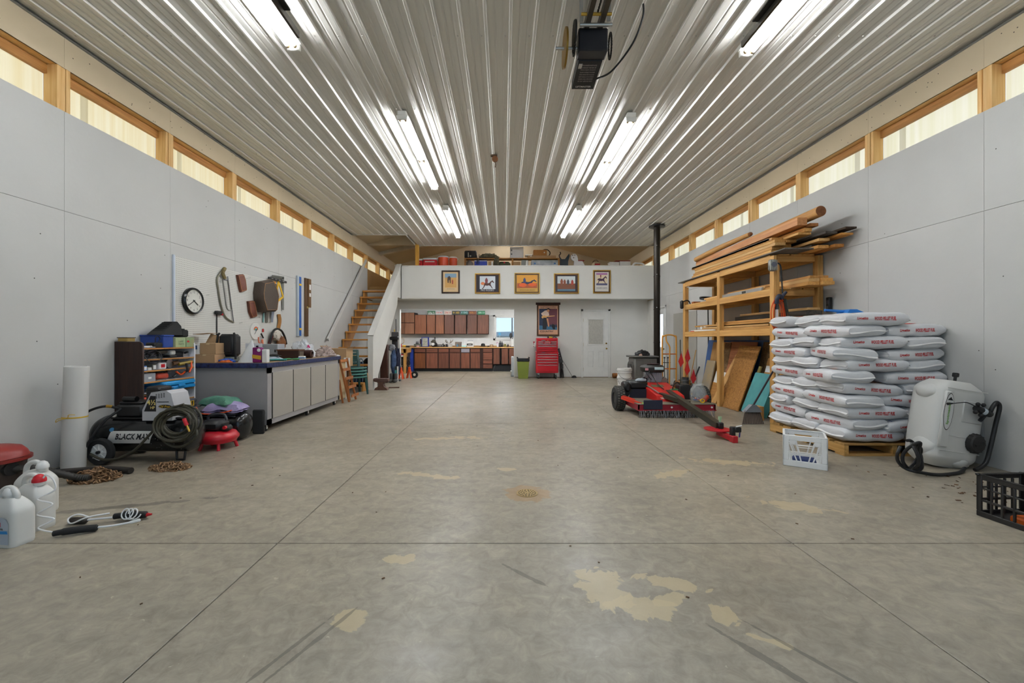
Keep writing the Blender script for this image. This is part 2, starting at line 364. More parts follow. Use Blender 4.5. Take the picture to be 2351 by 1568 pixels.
# ================================================================== SIDE WALLS
ZS, ZH = 3.245, 3.64
YP = [3.90+1.22*k for k in range(-4, 11)]            # near faces of posts (posts stand every 1.22 m)
def side(nm, x, sgn, panes, laps, holes=()):
    o = x+sgn*.13
    bx = lambda a, b, *r: M().box(min(a, b), max(a, b), *r)
    parts = [P(bx(x+sgn*.014, o, YF, YE, 0, ZS), 'backing', c('6d6962', .9)),
             P(bx(x+sgn*.014, o+sgn*.02, YF, YE, ZH+.04, ZC+.1), 'upper_backing', c('6d6962', .9))]
    ed = [YF]+[y-.055 for y in YP if YF < y-.055 < YE]+[YE]
    for a, b in zip(ed, ed[1:]):
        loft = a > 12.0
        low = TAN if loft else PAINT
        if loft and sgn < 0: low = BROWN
        for z0, z1 in ((0, 2.33), (2.33, ZS)):
            segs = [(a, b)]
            for h0, h1, hz in holes:
                if z0 == 0 and h0 < b and h1 > a:
                    segs = [(p, q) for p, q in ((a, min(b, h0)), (max(a, h1), b)) if q-p > .01]
                    parts.append(P(bx(x, x+sgn*.013, max(a, h0)+.001, min(b, h1)-.001, hz, z1-.001), 'panel', low, smooth=False))
            for p, q in segs:
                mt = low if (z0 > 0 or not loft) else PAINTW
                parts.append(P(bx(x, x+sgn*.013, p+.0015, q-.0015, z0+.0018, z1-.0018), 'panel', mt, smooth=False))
        parts.append(P(bx(x, x+sgn*.013, a+.001, b-.001, ZH, ZC+.08), 'fascia_panel', TAN, smooth=False))
    S(nm, *parts)
    k = 0
    for i, y in enumerate(YP):
        if y < YF or y > YE: continue
        st = []
        for q in range(3):
            st.append(P(bx(x+sgn*(.002+.004*((q+i) % 3)), o, y-.112+.038*q, y-.112+.038*q+.036, ZS-.01, ZH), 'stud', PINE, smooth=False))
        S('trim_%d' % (10*(1 if sgn < 0 else 2)+i), *st)
    lo = 1 if sgn < 0 else 21
    for i, y in enumerate(YP[:-1]):
        y1 = YP[i+1]-.112
        if y1 < YF: continue
        y0 = max(y, YF)
        f = .45 if i == 3 else R.choice((.2, .35, .6, .75))
        ym = y0+(y1-y0)*f
        pr = [P(bx(x+sgn*.001, o, y0, y1, ZH, ZH+.038), 'header', PINEY, smooth=False),
              P(bx(o-sgn*.035, o, y0, y1, ZH-.085, ZH-.001), 'girt', GIRT, smooth=False),
              P(bx(x+sgn*.015, o, y0, y1, ZS-.004, ZS+.002), 'sill', PAINTW, smooth=False),
              P(bx(o+sgn*.003, o+sgn*.007, y0, ym, ZS-.02, ZH), 'pane', panes, smooth=False),
              P(bx(o+sgn*.002, o+sgn*.008, ym, ym+.075, ZS-.02, ZH), 'lap', laps, smooth=False),
              P(bx(o+sgn*.003, o+sgn*.007, ym+.075, y1, ZS-.02, ZH), 'pane', panes, smooth=False)]
        S('window_%d' % (lo+i), *pr)
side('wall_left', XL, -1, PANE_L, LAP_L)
side('wall_right', XR, 1, PANE_R, LAP_R, holes=((11.42, 12.25, 2.04),))
# stray screw heads / nail dots on the drywall
m = M()
for k in range(150):
    y = R.uniform(1.5, 12); z = R.choice((R.uniform(.2, 3.2), R.uniform(3.66, 3.92)))
    m.cyl((XL-.001, y, z), (XL+.0015, y, z), .005, n=6)
S('trim_1', P(m, 'screw_dots', c('4a463f', .8), kind='stuff'))
m = M()
for k in range(120):
    y = R.uniform(2.5, 12); z = R.choice((R.uniform(.2, 3.2), R.uniform(3.66, 3.92)))
    m.cyl((XR+.001, y, z), (XR-.0015, y, z), .005, n=6)
S('trim_2', P(m, 'screw_dots', c('4a463f', .8), kind='stuff'))
# ================================================================== END WALLS, LOFT
dx0, dx1 = 2.415, 3.20
S('wall_back', P(M().box(XL, -3.2, YB, YB+.12, 0, 2.36), 'panel', PAINTW), P(M().box(.32, dx0, YB, YB+.12, .012, 2.36), 'panel', PAINTW),
  P(M().box(dx1, XR, YB, YB+.12, .012, 2.36), 'panel', PAINTW), P(M().box(-3.2, .32, YB, YB+.12, 2.10, 2.36), 'panel', PAINTW),
  P(M().box(dx0, dx1, YB, YB+.12, 2.03, 2.36), 'panel', PAINTW), P(M().box(.33, XR, YB+.01, YB+.11, 0, .012), 'sole_plate', c('7a5a36', .8)))
S('trim_3', P(M().box(-3.2, -3.185, YB-.005, YB+.125, 0, 2.10).box(.305, .32, YB-.005, YB+.125, 0, 2.10).box(-3.2, .32, YB-.005, YB+.125, 2.085, 2.10), 'opening_jamb', c('eeeeea', .5)))
S('wall_kitchen', P(M().box(XL, -.33, YE, YE+.12, 0, 2.45), 'panel', c('e6e5e2', .6)), P(M().box(1.0, 2.2, YE, YE+.12, 0, 2.45), 'panel', c('e6e5e2', .6)),
  P(M().box(-.33, 1.0, YE, YE+.12, 0, 1.2), 'panel', c('e6e5e2', .6)), P(M().box(-.33, 1.0, YE, YE+.12, 2.02, 2.45), 'panel', c('e6e5e2', .6)),
  P(M().box(2.1, 2.2, YB+.12, YE, 0, 2.45), 'partition', c('e6e5e2', .6)))
S('ceiling_kitchen', P(M().box(XL, XR, YM+.12, YE, 2.36, 2.62), 'joist_bay', PAINTW))
S('floor_loft', P(M().box(-3.175, XR, YM+.12, YE, 2.62, 2.74), 'deck', c('b08a58', .8)), P(M().box(XL, -3.175, YB-.3, YE, 2.62, 2.74), 'deck', c('b08a58', .8)))
S('wall_loft_front', P(M().box(-3.175, XR, YM, YM+.12, 2.35, 3.30), 'panel', PAINTW), P(M().rb(-3.19, XR, YM-.012, YM+.135, 3.30, 3.325), 'cap', c('e9e7e2', .5)))
S('wall_loft_back', P(M().prism([(XL-.1, 2.62), (XR+.1, 2.62), (XR+.1, 4.0), (.185, 5.1), (XL-.1, 4.0)], YE, YE+.12), 'panel', TAN))
S('wall_front', P(M().box(XL-.13, -1.7, YF-.12, YF, 0, 4.0), 'panel', PAINT), P(M().box(2.1, XR+.13, YF-.12, YF, 0, 4.0), 'panel', PAINT),
  P(M().prism([(XL-.13, 3.6), (XR+.13, 3.6), (XR+.13, 3.95), (.185, 5.1), (XL-.13, 3.95)], YF-.12, YF), 'gable', PAINT))
m = M()
for s_, x in ((-1, XL-.2), (1, XR+.2)):
    m.prism([(x, 3.92), (.185, 5.06), (.185, 5.16), (x, 4.02)], YF-.4, YE+.2)
S('ceiling_loft', P(m, 'roof_lining', TAN, smooth=False))
S('trim_4', P(M().prism([(XL, 3.90), (-2.5, 4.20), (-2.5, 4.56), (XL, 4.06)], 13.5, 13.62), 'rafter_casing', mat('c9bda6', .8)),
  P(M().prism([(XL+.02, 3.88), (-2.5, 4.18), (-2.5, 4.2), (XL+.02, 3.9)], 13.48, 13.64), 'casing_bead', mat('d5cab5', .8)))
S('trim_5', P(M().rb(-2.60, -2.50, 12.30, 12.38, 2.74, ZC+.1, .003), 'post', wood('e6b452', 'cf9436', 'z')))
# ================================================================== RIBBED STEEL CEILING, panel by panel
pit = .219
def prof(nr):
    q = []
    for k in range(nr):
        b = k*pit
        q += [(b, 0), (b+.048, 0), (b+.060, .004), (b+.072, 0), (b+.118, 0), (b+.130, .004), (b+.142, 0), (b+.178, 0), (b+.189, -.020), (b+.205, -.020), (b+.216, 0)]
    return q
def sheet(x0, nr, y0, y1, z=ZC):
    q = prof(nr)+[(nr*pit+.0, 0)]
    m = M(); n = len(q)
    m.add([(x0+a, y0, z+b) for a, b in q]+[(x0+a, y1, z+b) for a, b in q], [(i, i+1, n+i+1, n+i) for i in range(n-1)])
    return m
pan = []
x = XL-.05; cols = []
while x < XR+.05:
    cols.append(x); x += 4*pit
for i, x in enumerate(cols):
    for j, (a, b) in enumerate(((-.35, 1.45), (1.44, 5.09), (5.08, 8.75), (8.74, 12.38))):
        zz = ZC+(.0012 if j % 2 else 0)+(.0008 if i % 2 else 0)
        if j == 3 and x < -2.7:
            if x+4*pit < -2.55: pan.append(P(sheet(x, 4, a, 11.1, zz), 'panel', STEEL, smooth=False))
            else:
                k = int(round((-2.6-x)/pit)); pan.append(P(sheet(x, k, a, 11.1, zz), 'panel', STEEL, smooth=False)); pan.append(P(sheet(x+k*pit, 4-k, a, b, zz), 'panel', STEEL, smooth=False))
        else: pan.append(P(sheet(x, 4, a, b, zz), 'panel', STEEL, smooth=False))
m = M()
for y in (1.41, 2.63, 3.85, 5.07, 6.29, 7.51, 8.73, 9.95):
    x = XL+.1
    while x < XR:
        m.lathe([(.0, -.008), (.006, -.006), (.008, 0)], (x, y, ZC-.0005), 6); x += pit
pan.append(P(m, 'screws', c('cfccc4', .3, .6), kind='stuff'))
S('ceiling', *pan)
S('trim_6', P(M().box(XL, XL+.03, YF, 11.1, ZC-.022, ZC-.018).box(XL, XL+.004, YF, 11.1, ZC-.022, ZC+.02), 'edge_trim', c('8f959b', .35, .6)), P(M().box(XR-.03, XR, YF, 12.38, ZC-.022, ZC-.018), 'edge_trim', c('8f959b', .35, .6)),
  P(M().box(-2.6, XR, 12.365, 12.385, ZC-.025, ZC+.03).box(XL, -2.6, 11.09, 11.11, ZC-.025, ZC+.03).box(-2.61, -2.59, 11.1, 12.38, ZC-.025, ZC+.03), 'edge_trim', c('dcd9d0', .4, .2)))
S('trim_7', P(M().box(XL, XR, 12.385, 12.45, ZC, 5.06), 'attic_board', TAN))
# ================================================================== DOORS
def door(nm, glass, parts_extra=()):
    pass
wd_ = c('e3e2de', .45)
def panelled_door():
    y = YB-.012
    leaf = M().box(dx0+.012, dx1-.012, y+.014, y+.05, .015, 2.02)
    st = M()
    # stiles and rails proud of the sunk fields
    X0, X1 = dx0+.012, dx1-.012; a0, a1 = X0+.13, X1-.12
    st.box(X0, a0, y, y+.014, .015, 2.02).box(a1, X1, y, y+.014, .015, 2.02)
    st.box(a0, a1, y, y+.014, .015, .30).box(a0, a1, y, y+.014, .80, .98).box(a0, a1, y, y+.014, 1.80, 2.02)
    mx = (a0+a1)/2; st.box(mx-.07, mx+.07, y, y+.014, .30, .80)
    fld = M().rb(a0+.02, mx-.09, y+.004, y+.014, .32, .78, .004); fld2 = M().rb(mx+.09, a1-.02, y+.004, y+.014, .32, .78, .004)
    fr = M()
    for q in ((a0, a0+.035, 1.0, 1.78), (a1-.035, a1, 1.0, 1.78), (a0, a1, .98, 1.02), (a0, a1, 1.76, 1.80)): fr.rb(q[0], q[1], y-.012, y+.014, q[2], q[3], .006)
    gl = M().box(a0+.03, a1-.03, y+.002, y+.008, 1.01, 1.77)
    kn = M().lathe([(.0, -.06), (.022, -.055), (.027, -.04), (.012, -.025), (.012, 0)], (X1-.055, y, .88), 14, 'y')
    db = M().lathe([(.0, -.02), (.022, -.018), (.026, 0)], (X1-.055, y, 1.04), 14, 'y')
    hg = [P(M().box(X0-.012, X0+.004, y-.006, y+.01, z, z+.1), 'hinge', c('b59a5c', .35, .8)) for z in (.2, .95, 1.7)]
    S('door_1', P(leaf, 'leaf', wd_), P(st, 'stiles_and_rails', wd_), P(fld, 'raised_field', wd_), P(fld2, 'raised_field', wd_), P(fr, 'glazing_frame', wd_),
      P(gl, 'pane', mat('b9b6ad', .35, var=.12, scale=40, bump=.3, bscale=90, stretch=(1, 1, .4)), label='obscured glass'), P(kn, 'knob', c('c8a659', .25, .9)), P(db, 'deadbolt', c('c8a659', .25, .9)), *hg)
    f = M()
    for q in ((dx0-.055, dx0+.01, 0, 2.085), (dx1-.01, dx1+.055, 0, 2.085), (dx0-.055, dx1+.055, 2.025, 2.085)): f.rb(q[0], q[1], YB-.022, YB, q[2], q[3], .004)
    S('trim_8', P(f, 'door_casing', c('e0dfda', .5)))
panelled_door()
# half-glazed door in the right wall
y0, y1 = 11.42, 12.25
f = M()
for q in ((y0-.05, y0+.01, 0, 2.1), (y1-.01, y1+.05, 0, 2.1), (y0-.05, y1+.05, 2.04, 2.1)): f.rb(XR-.02, XR, q[0], q[1], q[2], q[3], .004)
S('trim_9', P(f, 'door_casing', wd_))
lf = M().box(XR-.005, XR+.035, y0+.01, y1-.01, .01, .95).box(XR-.005, XR+.035, y0+.01, y1-.01, 1.86, 2.03).box(XR-.005, XR+.035, y0+.01, y0+.17, .95, 1.86).box(XR-.005, XR+.035, y1-.17, y1-.01, .95, 1.86)
S('door_2', P(lf, 'leaf', wd_), P(M().box(XR+.01, XR+.016, y0+.17, y1-.17, .95, 1.86), 'pane', mat('e4f0ff', .3, emit=.95, var=.02), label='pane bright with daylight'),
  P(M().lathe([(.0, -.06), (.025, -.055), (.03, -.04), (.012, -.02), (.012, 0)], (XR-.005, y0+.075, .9), 12, 'x'), 'knob', c('b09048', .3, .9)))
# ================================================================== KITCHEN WINDOW and what lies outside
wx0, wx1, wz0, wz1 = -.33, 1.0, 1.2, 2.02
fr = M()
for q in ((wx0, wx0+.045, wz0, wz1), (wx1-.045, wx1, wz0, wz1), (wx0, wx1, wz0, wz0+.04), (wx0, wx1, wz1-.04, wz1)): fr.rb(q[0], q[1], YE-.01, YE+.1, q[2], q[3], .004)
cs = M()
for q in ((wx0-.07, wx0, wz0-.07, wz1+.07), (wx1, wx1+.07, wz0-.07, wz1+.07), (wx0-.07, wx1+.07, wz0-.07, wz0), (wx0-.07, wx1+.07, wz1, wz1+.07)): cs.rb(q[0], q[1], YE-.02, YE, q[2], q[3], .004)
GL = mat('ffffff', .02, trans=1, var=0, ior=1.01, spec=.1)
S('window_50', P(fr, 'frame', c('f0efec', .4)), P(cs, 'casing', c('e9e8e4', .5)), P(M().rb(.285, .335, YE+.03, YE+.07, wz0, wz1), 'mullion', c('5a6069', .4, .3)),
  P(M().box(wx0+.04, .29, YE+.05, YE+.054, wz0+.03, wz1-.03), 'pane', GL), P(M().box(.33, wx1-.04, YE+.05, YE+.054, wz0+.03, wz1-.03), 'pane', GL))
W('neighbouring_shed', 'low pale metal shed seen outside through the kitchen window', 'shed',
  P(M().box(-6, 12, 40, 48, 0, 1.55), 'wall', c('c9d3db', .7)), P(M().prism([(-6.5, 1.5), (12.5, 1.5), (12.5, 1.6), (2, 1.95), (-6.5, 1.75)], 39.5, 48.5), 'roof', c('a9b6c2', .5)))
W('satellite_dish', 'pale blue dish standing on a short pole by the pale shed', 'satellite dish', P(M().lathe([(.0, .03), (.07, .015), (.11, -.02)], (-.35, 34, 1.62), 20, 'y'), 'dish', c('7fc4dd', .4)), P(M().cyl((-.35, 34.05, -.2), (-.35, 34.05, 1.6), .03), 'pole', c('c9c9c9', .4, .5)))
W('yard', 'bare pale dirt yard beyond the kitchen window', 'ground', P(M().box(-40, 40, 16.2, 90, -.4, -.2), 'ground', mat('b9ab92', .9, var=.15, scale=.4)), kind='stuff')
# ================================================================== FLUORESCENT FIXTURES
TUBEM = mat('f6faff', .5, var=0, emit=TUBE)
WHM = c('e8e6df', .35)
TUBEK = mat('f6faff', .5, var=0, emit=TUBE*.8); TUBEF = mat('f6faff', .5, var=0, emit=TUBE*.6)
def fixture(x, y0, z, label, TUBEM=TUBEM):
    L_ = 2.44; pr = [P(M().rb(x-.055, x+.055, y0, y0+L_, z-.055, z, .008), 'housing', WHM)]
    pr.append(P(M().prism([(x-.075, z-.052), (x-.03, z-.058), (x+.03, z-.058), (x+.075, z-.052), (x+.03, z-.064), (x-.03, z-.064)], y0+.02, y0+L_-.02), 'reflector', WHM))
    for q in (0, 1):
        for s_ in (-1, 1):
            a = y0+.05+q*1.19; b = a+1.13
            pr.append(P(M().cyl((x+s_*.032, a+.02, z-.09), (x+s_*.032, b-.02, z-.09), .0165, n=8), 'tube', TUBEM, *[P(M().cyl((x+s_*.032, e, z-.09), (x+s_*.032, e+.022, z-.09), .017, n=12), 'end_cap', c('b9a274', .4, .7)) for e in (a, b-.022)]))
    for y in (y0+.025, y0+1.205, y0+L_-.025): pr.append(P(M().rb(x-.06, x+.06, y-.016, y+.016, z-.105, z-.05, .006), 'lamp_holder', WHM))
    return W('fluorescent_fixture', label, 'ceiling light', *pr, group='strip lights on the steel ceiling')
for x, y, l in ((-1.94, 1.46, 'white twin-tube strip light beside the dark left door track'), (2.28, 1.54, 'white twin-tube strip light beside the dark right door track'),
                (-1.235, 5.06, 'white twin-tube strip light left of the rusty ceiling hook'), (1.555, 5.10, 'white twin-tube strip light right of the rusty ceiling hook'),
                (-1.20, 8.60, 'far white twin-tube strip light, above the stair side of the loft'), (1.55, 8.62, 'far white twin-tube strip light, on the stovepipe side')):
    fixture(x, y, ZC-.02, l)
for x_, l in ((-2.0, 'white twin-tube strip light on the kitchen ceiling, table side'), (.8, 'white twin-tube strip light on the kitchen ceiling, window side')):
    k_ = fixture(x_, 13.55-1.22, 2.355, l, TUBEK); k_['group'] = 'kitchen strip lights'; k_.rotation_euler[2] = math.pi/2
fixture(.185, 13.1, 4.95, 'added twin-tube strip light, unseen under the loft ridge', TUBEF)['group'] = 'added loft light'  # no fixture known here; added out of view to brighten the loft
# ================================================================== LEFT SIDE
BLK = c('1b1b1c', .45); BLKG = c('191a1b', .22, var=.15, scale=20); RUB = c('262626', .85); STL = c('b8b8b6', .3, .85); DKS = c('55565a', .4, .7); BRASS = c('c9a24a', .3, .9)
WHT = c('e8e7e3', .45); RED = c('c3202a', .35); ORG = c('e4561f', .45); YEL = c('e8b722', .45); CARD = mat('b1906a', .85, var=.08, scale=3); LEATH = mat('6b3a2a', .55, var=.18, scale=6, bump=.1)
BLU = c('2d6fb5', .4)
def pw(px, py, off=.02):                     # point on / off the left wall
    y = 963*(-XL-off)/(1157-px); return (XL+off, y, fz(py, y))
def bt(name, label, cat_, x0, x1, y0, y1, z0, z1, m, *ex, b=.006, group=None, rz=0):
    r = W(name, label, cat_, P(M().rb(x0, x1, y0, y1, z0, z1, b), 'body', m), *ex, group=group)
    if rz: r.rotation_euler[2] = rz
    return r
def carton(name, label, x0, x1, y0, y1, z0, z1, m=None, open_=False, rz=0):
    m = m or CARD; ps = [P(M().rb(x0, x1, y0, y1, z0, z1, .003), 'box_body', m)]
    xm = (x0+x1)/2
    if open_:
        ps.append(P(M().bar((x0, (y0+y1)/2, z1), (x0-.05, (y0+y1)/2, z1+.05), y1-y0, .004), 'flap', m)); ps.append(P(M().bar((x1, (y0+y1)/2, z1), (x1+.05, (y0+y1)/2, z1+.03), y1-y0, .004), 'flap', m))
    else: ps.append(P(M().box(xm-.02, xm+.02, y0-.001, y1+.001, z1-.02, z1+.0015), 'tape', c('cdb287', .4)))
    r = W(name, label, 'box', *ps)
    if rz: r.rotation_euler[2] = rz
    return r
# ---- shop vacuum
vx, vy = -3.83, 3.15
lid = M().lathe([(.0, .355), (.085, .352), (.14, .335), (.17, .30), (.183, .265)], (vx, vy, 0), 32)
rim = M().lathe([(.17, .262), (.198, .262), (.198, .240), (.17, .232)], (vx, vy, 0), 32, ring=True)
hz = cat([(vx+.13, vy-.02, .18), (vx+.24, vy+.05, .17), (vx+.32, vy+.13, .11), (vx+.42, vy+.2, .05), (vx+.50, vy+.22, .04)], 10)
W('shop_vacuum', 'dark drum shop vacuum with a red lid by the paper roll', 'vacuum',
  P(M().lathe([(.0, .03), (.145, .03), (.157, .10), (.17, .235)], (vx, vy, 0), 32), 'drum', c('3a302c', .5)), P(lid, 'lid', c('8e2c26', .4), P(M().rb(vx-.12, vx+.02, vy-.03, vy+.03, .35, .375, .012), 'handle', c('8e2c26', .4)),
  P(M().quad((vx-.06, vy-.135, .3365), (vx+.12, vy-.09, .3365), (vx+.14, vy-.118, .305), (vx-.07, vy-.172, .305)), 'label_panel', c('26251f', .5)),
  P(M().text('5 Gal', (vx+.03, vy-.13, .322), (1, .25, 0), (0, .55, .85), .025, off=.004), 'lettering', c('d9d4c4', .5))), P(rim, 'rim', c('7d2620', .4)),
  P(M().lathe([(.0, -.02), (.045, -.02), (.05, .0), (.05, .03)], (vx+.14, vy-.03, .19), 16, 'x'), 'hose_port', BLK),
  P(M().tube(hz, [.028 if i % 2 else .024 for i in range(len(hz))], 12), 'hose', c('2c2a27', .6)),
  *[P(M().ball((vx+.13*math.cos(a), vy+.13*math.sin(a), .018), .018, 10, 6), 'caster', BLK) for a in (.8, 2.4, 3.9, 5.5)])
W('wall_hose_end', 'black tube lying along the wall behind the shop vacuum hose', 'tube', P(M().tube(cat([(-3.93, 3.45, .03), (-3.7, 3.58, .028), (-3.45, 3.64, .028), (-3.2, 3.6, .028)], 8), .026, 10), 'tube', c('2b2622', .6)))
# ---- weed killer jugs
def jug(cx, cy, w, d, h, label, front=True, cap='c3202a', rz=0):
    body = M()
    def f(u, v):
        z = v*h*.78; k = 1.0 if v < .72 else 1-.55*((v-.72)/.28)**1.6
        if v < .04: k *= .96
        t = 2*math.pi*u; ex = .38
        x = math.copysign(abs(math.cos(t))**ex, math.cos(t)); y = math.copysign(abs(math.sin(t))**ex, math.sin(t))
        return (cx+w/2*k*x, cy+d/2*k*y, z)
    body.grid(f, 36, 22, True)
    body.add([f(i/36, 0) for i in range(36)], [tuple(range(36))]).add([f(i/36, 1) for i in range(36)], [tuple(range(36))])
    hd = M().tube(cat([(cx-w*.36, cy, h*.62), (cx-w*.30, cy, h*.86), (cx-w*.02, cy, h*.93), (cx+w*.18, cy, h*.84), (cx+w*.2, cy, h*.72)], 8), .015, 10)
    nk = M().lathe([(.028, h*.76), (.028, h*.83)], (cx-w*.02 if front else cx+w*.2, cy, 0), 16)
    cp = M().lathe([(.033, h*.82), (.033, h*.86), (.024, h*.92), (.010, h*.95), (0, h*.95)], (cx-w*.02 if front else cx+w*.2, cy, 0), 18)
    ps = [P(body, 'bottle', mat('dcdbd5', .38, var=.02)), P(hd, 'handle', mat('dcdbd5', .38, var=.02)), P(nk, 'neck', mat('dcdbd5', .38, var=.02)), P(cp, 'cap', c(cap, .4))]
    if front:
        yf = cy-d/2-.0006
        lb = M().flat([(-.075, .02), (.073, .02), (.073, .135), (.06, .16), (.03, .17), (-.03, .17), (-.075, .14)], (cx, yf, 0), (1, 0, 0), (0, 0, 1))
        r1 = M().flat([(-.075, .118), (.025, .118), (.025, .142), (-.075, .142)], (cx, yf, 0), (1, 0, 0), (0, 0, 1), .002)
        b1 = M().flat([(-.075, .075), (.07, .08), (.065, .097), (-.075, .09)], (cx, yf, 0), (1, 0, 0), (0, 0, 1), .002)
        k1 = M().flat([(-.075, .025), (-.02, .025), (0, .068), (-.075, .068)], (cx, yf, 0), (1, 0, 0), (0, 0, 1), .002)
        ps[0] = P(body, 'bottle', mat('dcdbd5', .38, var=.02), P(lb, 'label', c('b9c3cf', .4)), P(r1, 'red_band', c('c3202a', .4)), P(b1, 'blue_band', c('2a8bd0', .4)), P(k1, 'dark_panel', c('20262c', .4)),
                  P(M().text('ORTHO', (cx-.025, yf, .130), (1, 0, 0), (0, 0, 1), .015, bold=.02, off=.003), 'brand_lettering', WHT), P(M().text('WEED & GRASS', (cx-.005, yf, .106), (1, 0, 0), (0, 0, 1), .010, bold=.015, off=.003), 'name_lettering', c('23252a', .5)))
    r = W('spray_jug', label, 'jug', *ps); r.rotation_euler[2] = rz
    return r
jug(-2.79, 2.375, .19, .12, .335, 'white weed killer jug with a printed label, front of the three jugs', True, 'e8e7e3', rz=-.12)
jug(-2.88, 2.57, .19, .12, .345, 'plain white jug with red and white cap behind the labelled jug', False, rz=-.12)
jug(-3.12, 2.80, .20, .13, .36, 'white jug with a raised handle, rearmost beside the shop vacuum', False, 'e8e7e3')
def coil(p0, p1, turns, r, n=14):
    p0 = Vector(p0); p1 = Vector(p1); pts = []
    for i in range(turns*n+1):
        t = i/(turns*n); a = 2*math.pi*turns*t; p = p0.lerp(p1, t); p += Vector((math.cos(a)*r, math.sin(a)*r*.5, math.sin(a)*r)); pts.append(p)
    return pts
TUBEW = c('ecebe8', .35)
hp = [(-2.80, 2.55, .31), (-2.78, 2.55, .33), (-2.74, 2.55, .30), (-2.72, 2.54, .24), (-2.78, 2.50, .20), (-2.69, 2.5, .17), (-2.75, 2.47, .12), (-2.66, 2.48, .09), (-2.72, 2.45, .05), (-2.62, 2.44, .03)]
W('sprayer_wand', 'black-handled spray wand with a white tip lying in front of the jugs', 'spray wand',
  P(M().tube(cat([(-2.62, 2.44, .022), (-2.58, 2.455, .026), (-2.50, 2.49, .026), (-2.44, 2.52, .02)], 6), [.016]*6+[.020]*6+[.020]*6+[.012], 12), 'grip', RUB),
  P(M().tube(cat([(-2.45, 2.52, .022), (-2.36, 2.54, .026), (-2.28, 2.565, .034), (-2.235, 2.58, .042)], 6), [.006]*12+[.009]*6+[.004], 10), 'nozzle', TUBEW), P(M().tube(cat(hp, 8), .0045, 8), 'coiled_tube', TUBEW))
W('sprayer_wand', 'black spray wand with a red nozzle and wound white tubing', 'spray wand',
  P(M().tube(cat([(-2.47, 2.66, .03), (-2.42, 2.67, .033), (-2.35, 2.68, .032), (-2.29, 2.69, .028)], 6), [.018]*6+[.026]*6+[.022]*6+[.014], 12), 'grip', BLK), P(M().cyl((-2.292, 2.69, .028), (-2.262, 2.693, .03), .012, .006), 'nozzle', RED),
  P(M().rb(-2.72, -2.60, 2.60, 2.64, .002, .04, .014), 'battery_grip', c('3a332d', .6)), P(M().cyl((-2.60, 2.62, .025), (-2.42, 2.66, .03), .006), 'tube', TUBEW),
  P(M().tube(cat(coil((-2.40, 2.65, .05), (-2.33, 2.66, .045), 3, .028), 1), .004, 6), 'wound_tube', TUBEW), P(M().tube(cat([(-2.6, 2.64, .03), (-2.66, 2.62, .06), (-2.70, 2.60, .04), (-2.66, 2.58, .02), (-2.58, 2.6, .05), (-2.5, 2.66, .05)], 8), .0045, 8), 'loose_tube', TUBEW))
# ---- paper roll with a yellow ribbon
rx, ry = -3.84, 3.74
RW = W('paper_roll', 'tall white roll of sheeting tied with yellow twine, stood on end', 'roll',
  P(M().lathe([(.0, .0), (.082, .0), (.084, .02), (.084, .91), (.08, .915), (.066, .915), (.066, .88), (.0, .88)], (rx, ry, 0), 36), 'sheet', mat('d9d7d2', .55, var=.03, scale=2, bump=.08, bscale=6)),
  P(M().lathe([(.0855, .46), (.0875, .466), (.0855, .472)], (rx, ry, 0), 36, ring=True), 'twine', c('d9b23a', .5), P(M().tube(cat([(rx+.02, ry-.088, .47), (rx-.03, ry-.105, .45), (rx-.07, ry-.095, .43), (rx-.05, ry-.10, .46), (rx+.02, ry-.088, .47), (rx+.05, ry-.105, .50), (rx+.09, ry-.09, .50)], 6), .003, 6), 'bow', c('d9b23a', .5))))
RW.rotation_euler = (0, .035, 0)
# ---- rusty chain heaps
def chain(cx, cy, rx_, ry_, h, n, label, seed):
    rr = random.Random(seed); m = M()
    for i in range(n):
        a = rr.uniform(0, 6.283); q = math.sqrt(rr.random()); x = cx+rx_*q*math.cos(a); y = cy+ry_*q*math.sin(a)
        z = .006+rr.random()*h*max(0, 1-q**1.5)
        m.at((x, y, z), (rr.uniform(-1, 1), rr.uniform(-1, 1), rr.uniform(0, 6.28)))
        m.tube([(math.cos(t)*.026, math.sin(t)*.015, 0) for t in [k*math.pi/5 for k in range(10)]], .0058, 5, True)
    m.X = None
    return W('chain_heap', label, 'chain', P(m, 'links', mat('5a4230', .5, .6, var=0, h2='b08c66', scale=45), kind='stuff'))
chain(-3.37, 3.46, .18, .12, .09, 230, 'large rusty chain heap at the foot of the paper roll', 3)
chain(-2.98, 3.74, .17, .085, .05, 150, 'smaller rusty chain heap under the compressor foot', 5)
# ---- big black air compressor
tx0, tx1, ty, tz, tr = -3.93, -2.95, 4.07, .245, .172
prof_ = [(0, 0), (.06, .006), (.11, .022), (.15, .05), (tr, .095), (tr, .2)]
tank = M().lathe([(r, z) for r, z in prof_]+[(r, (tx1-tx0)-z) for r, z in reversed(prof_)], (tx0, ty, tz), 40, 'x')
shp = [(-3.389, .392), (-3.389, .492), (-3.306, .655), (-3.163, .672), (-3.12, .645), (-3.09, .52), (-3.11, .392)]
yF = 3.93
def whl(cx, cy, cz, r, w):
    t = M().lathe([(r*.62, -w/2), (r*.92, -w/2), (r, -w*.3), (r, w*.3), (r*.92, w/2), (r*.62, w/2)], (cx, cy, cz), 32, 'y', ring=True)
    h = M().lathe([(.0, -w*.36), (r*.2, -w*.36), (r*.25, -w*.22), (r*.66, -w*.30), (r*.68, w*.4), (0, w*.4)], (cx, cy, cz), 28, 'y')
    return t, h
t1, h1 = whl(-3.70, 3.85, .122, .122, .05); t2, h2 = whl(-3.70, 4.29, .122, .122, .05)
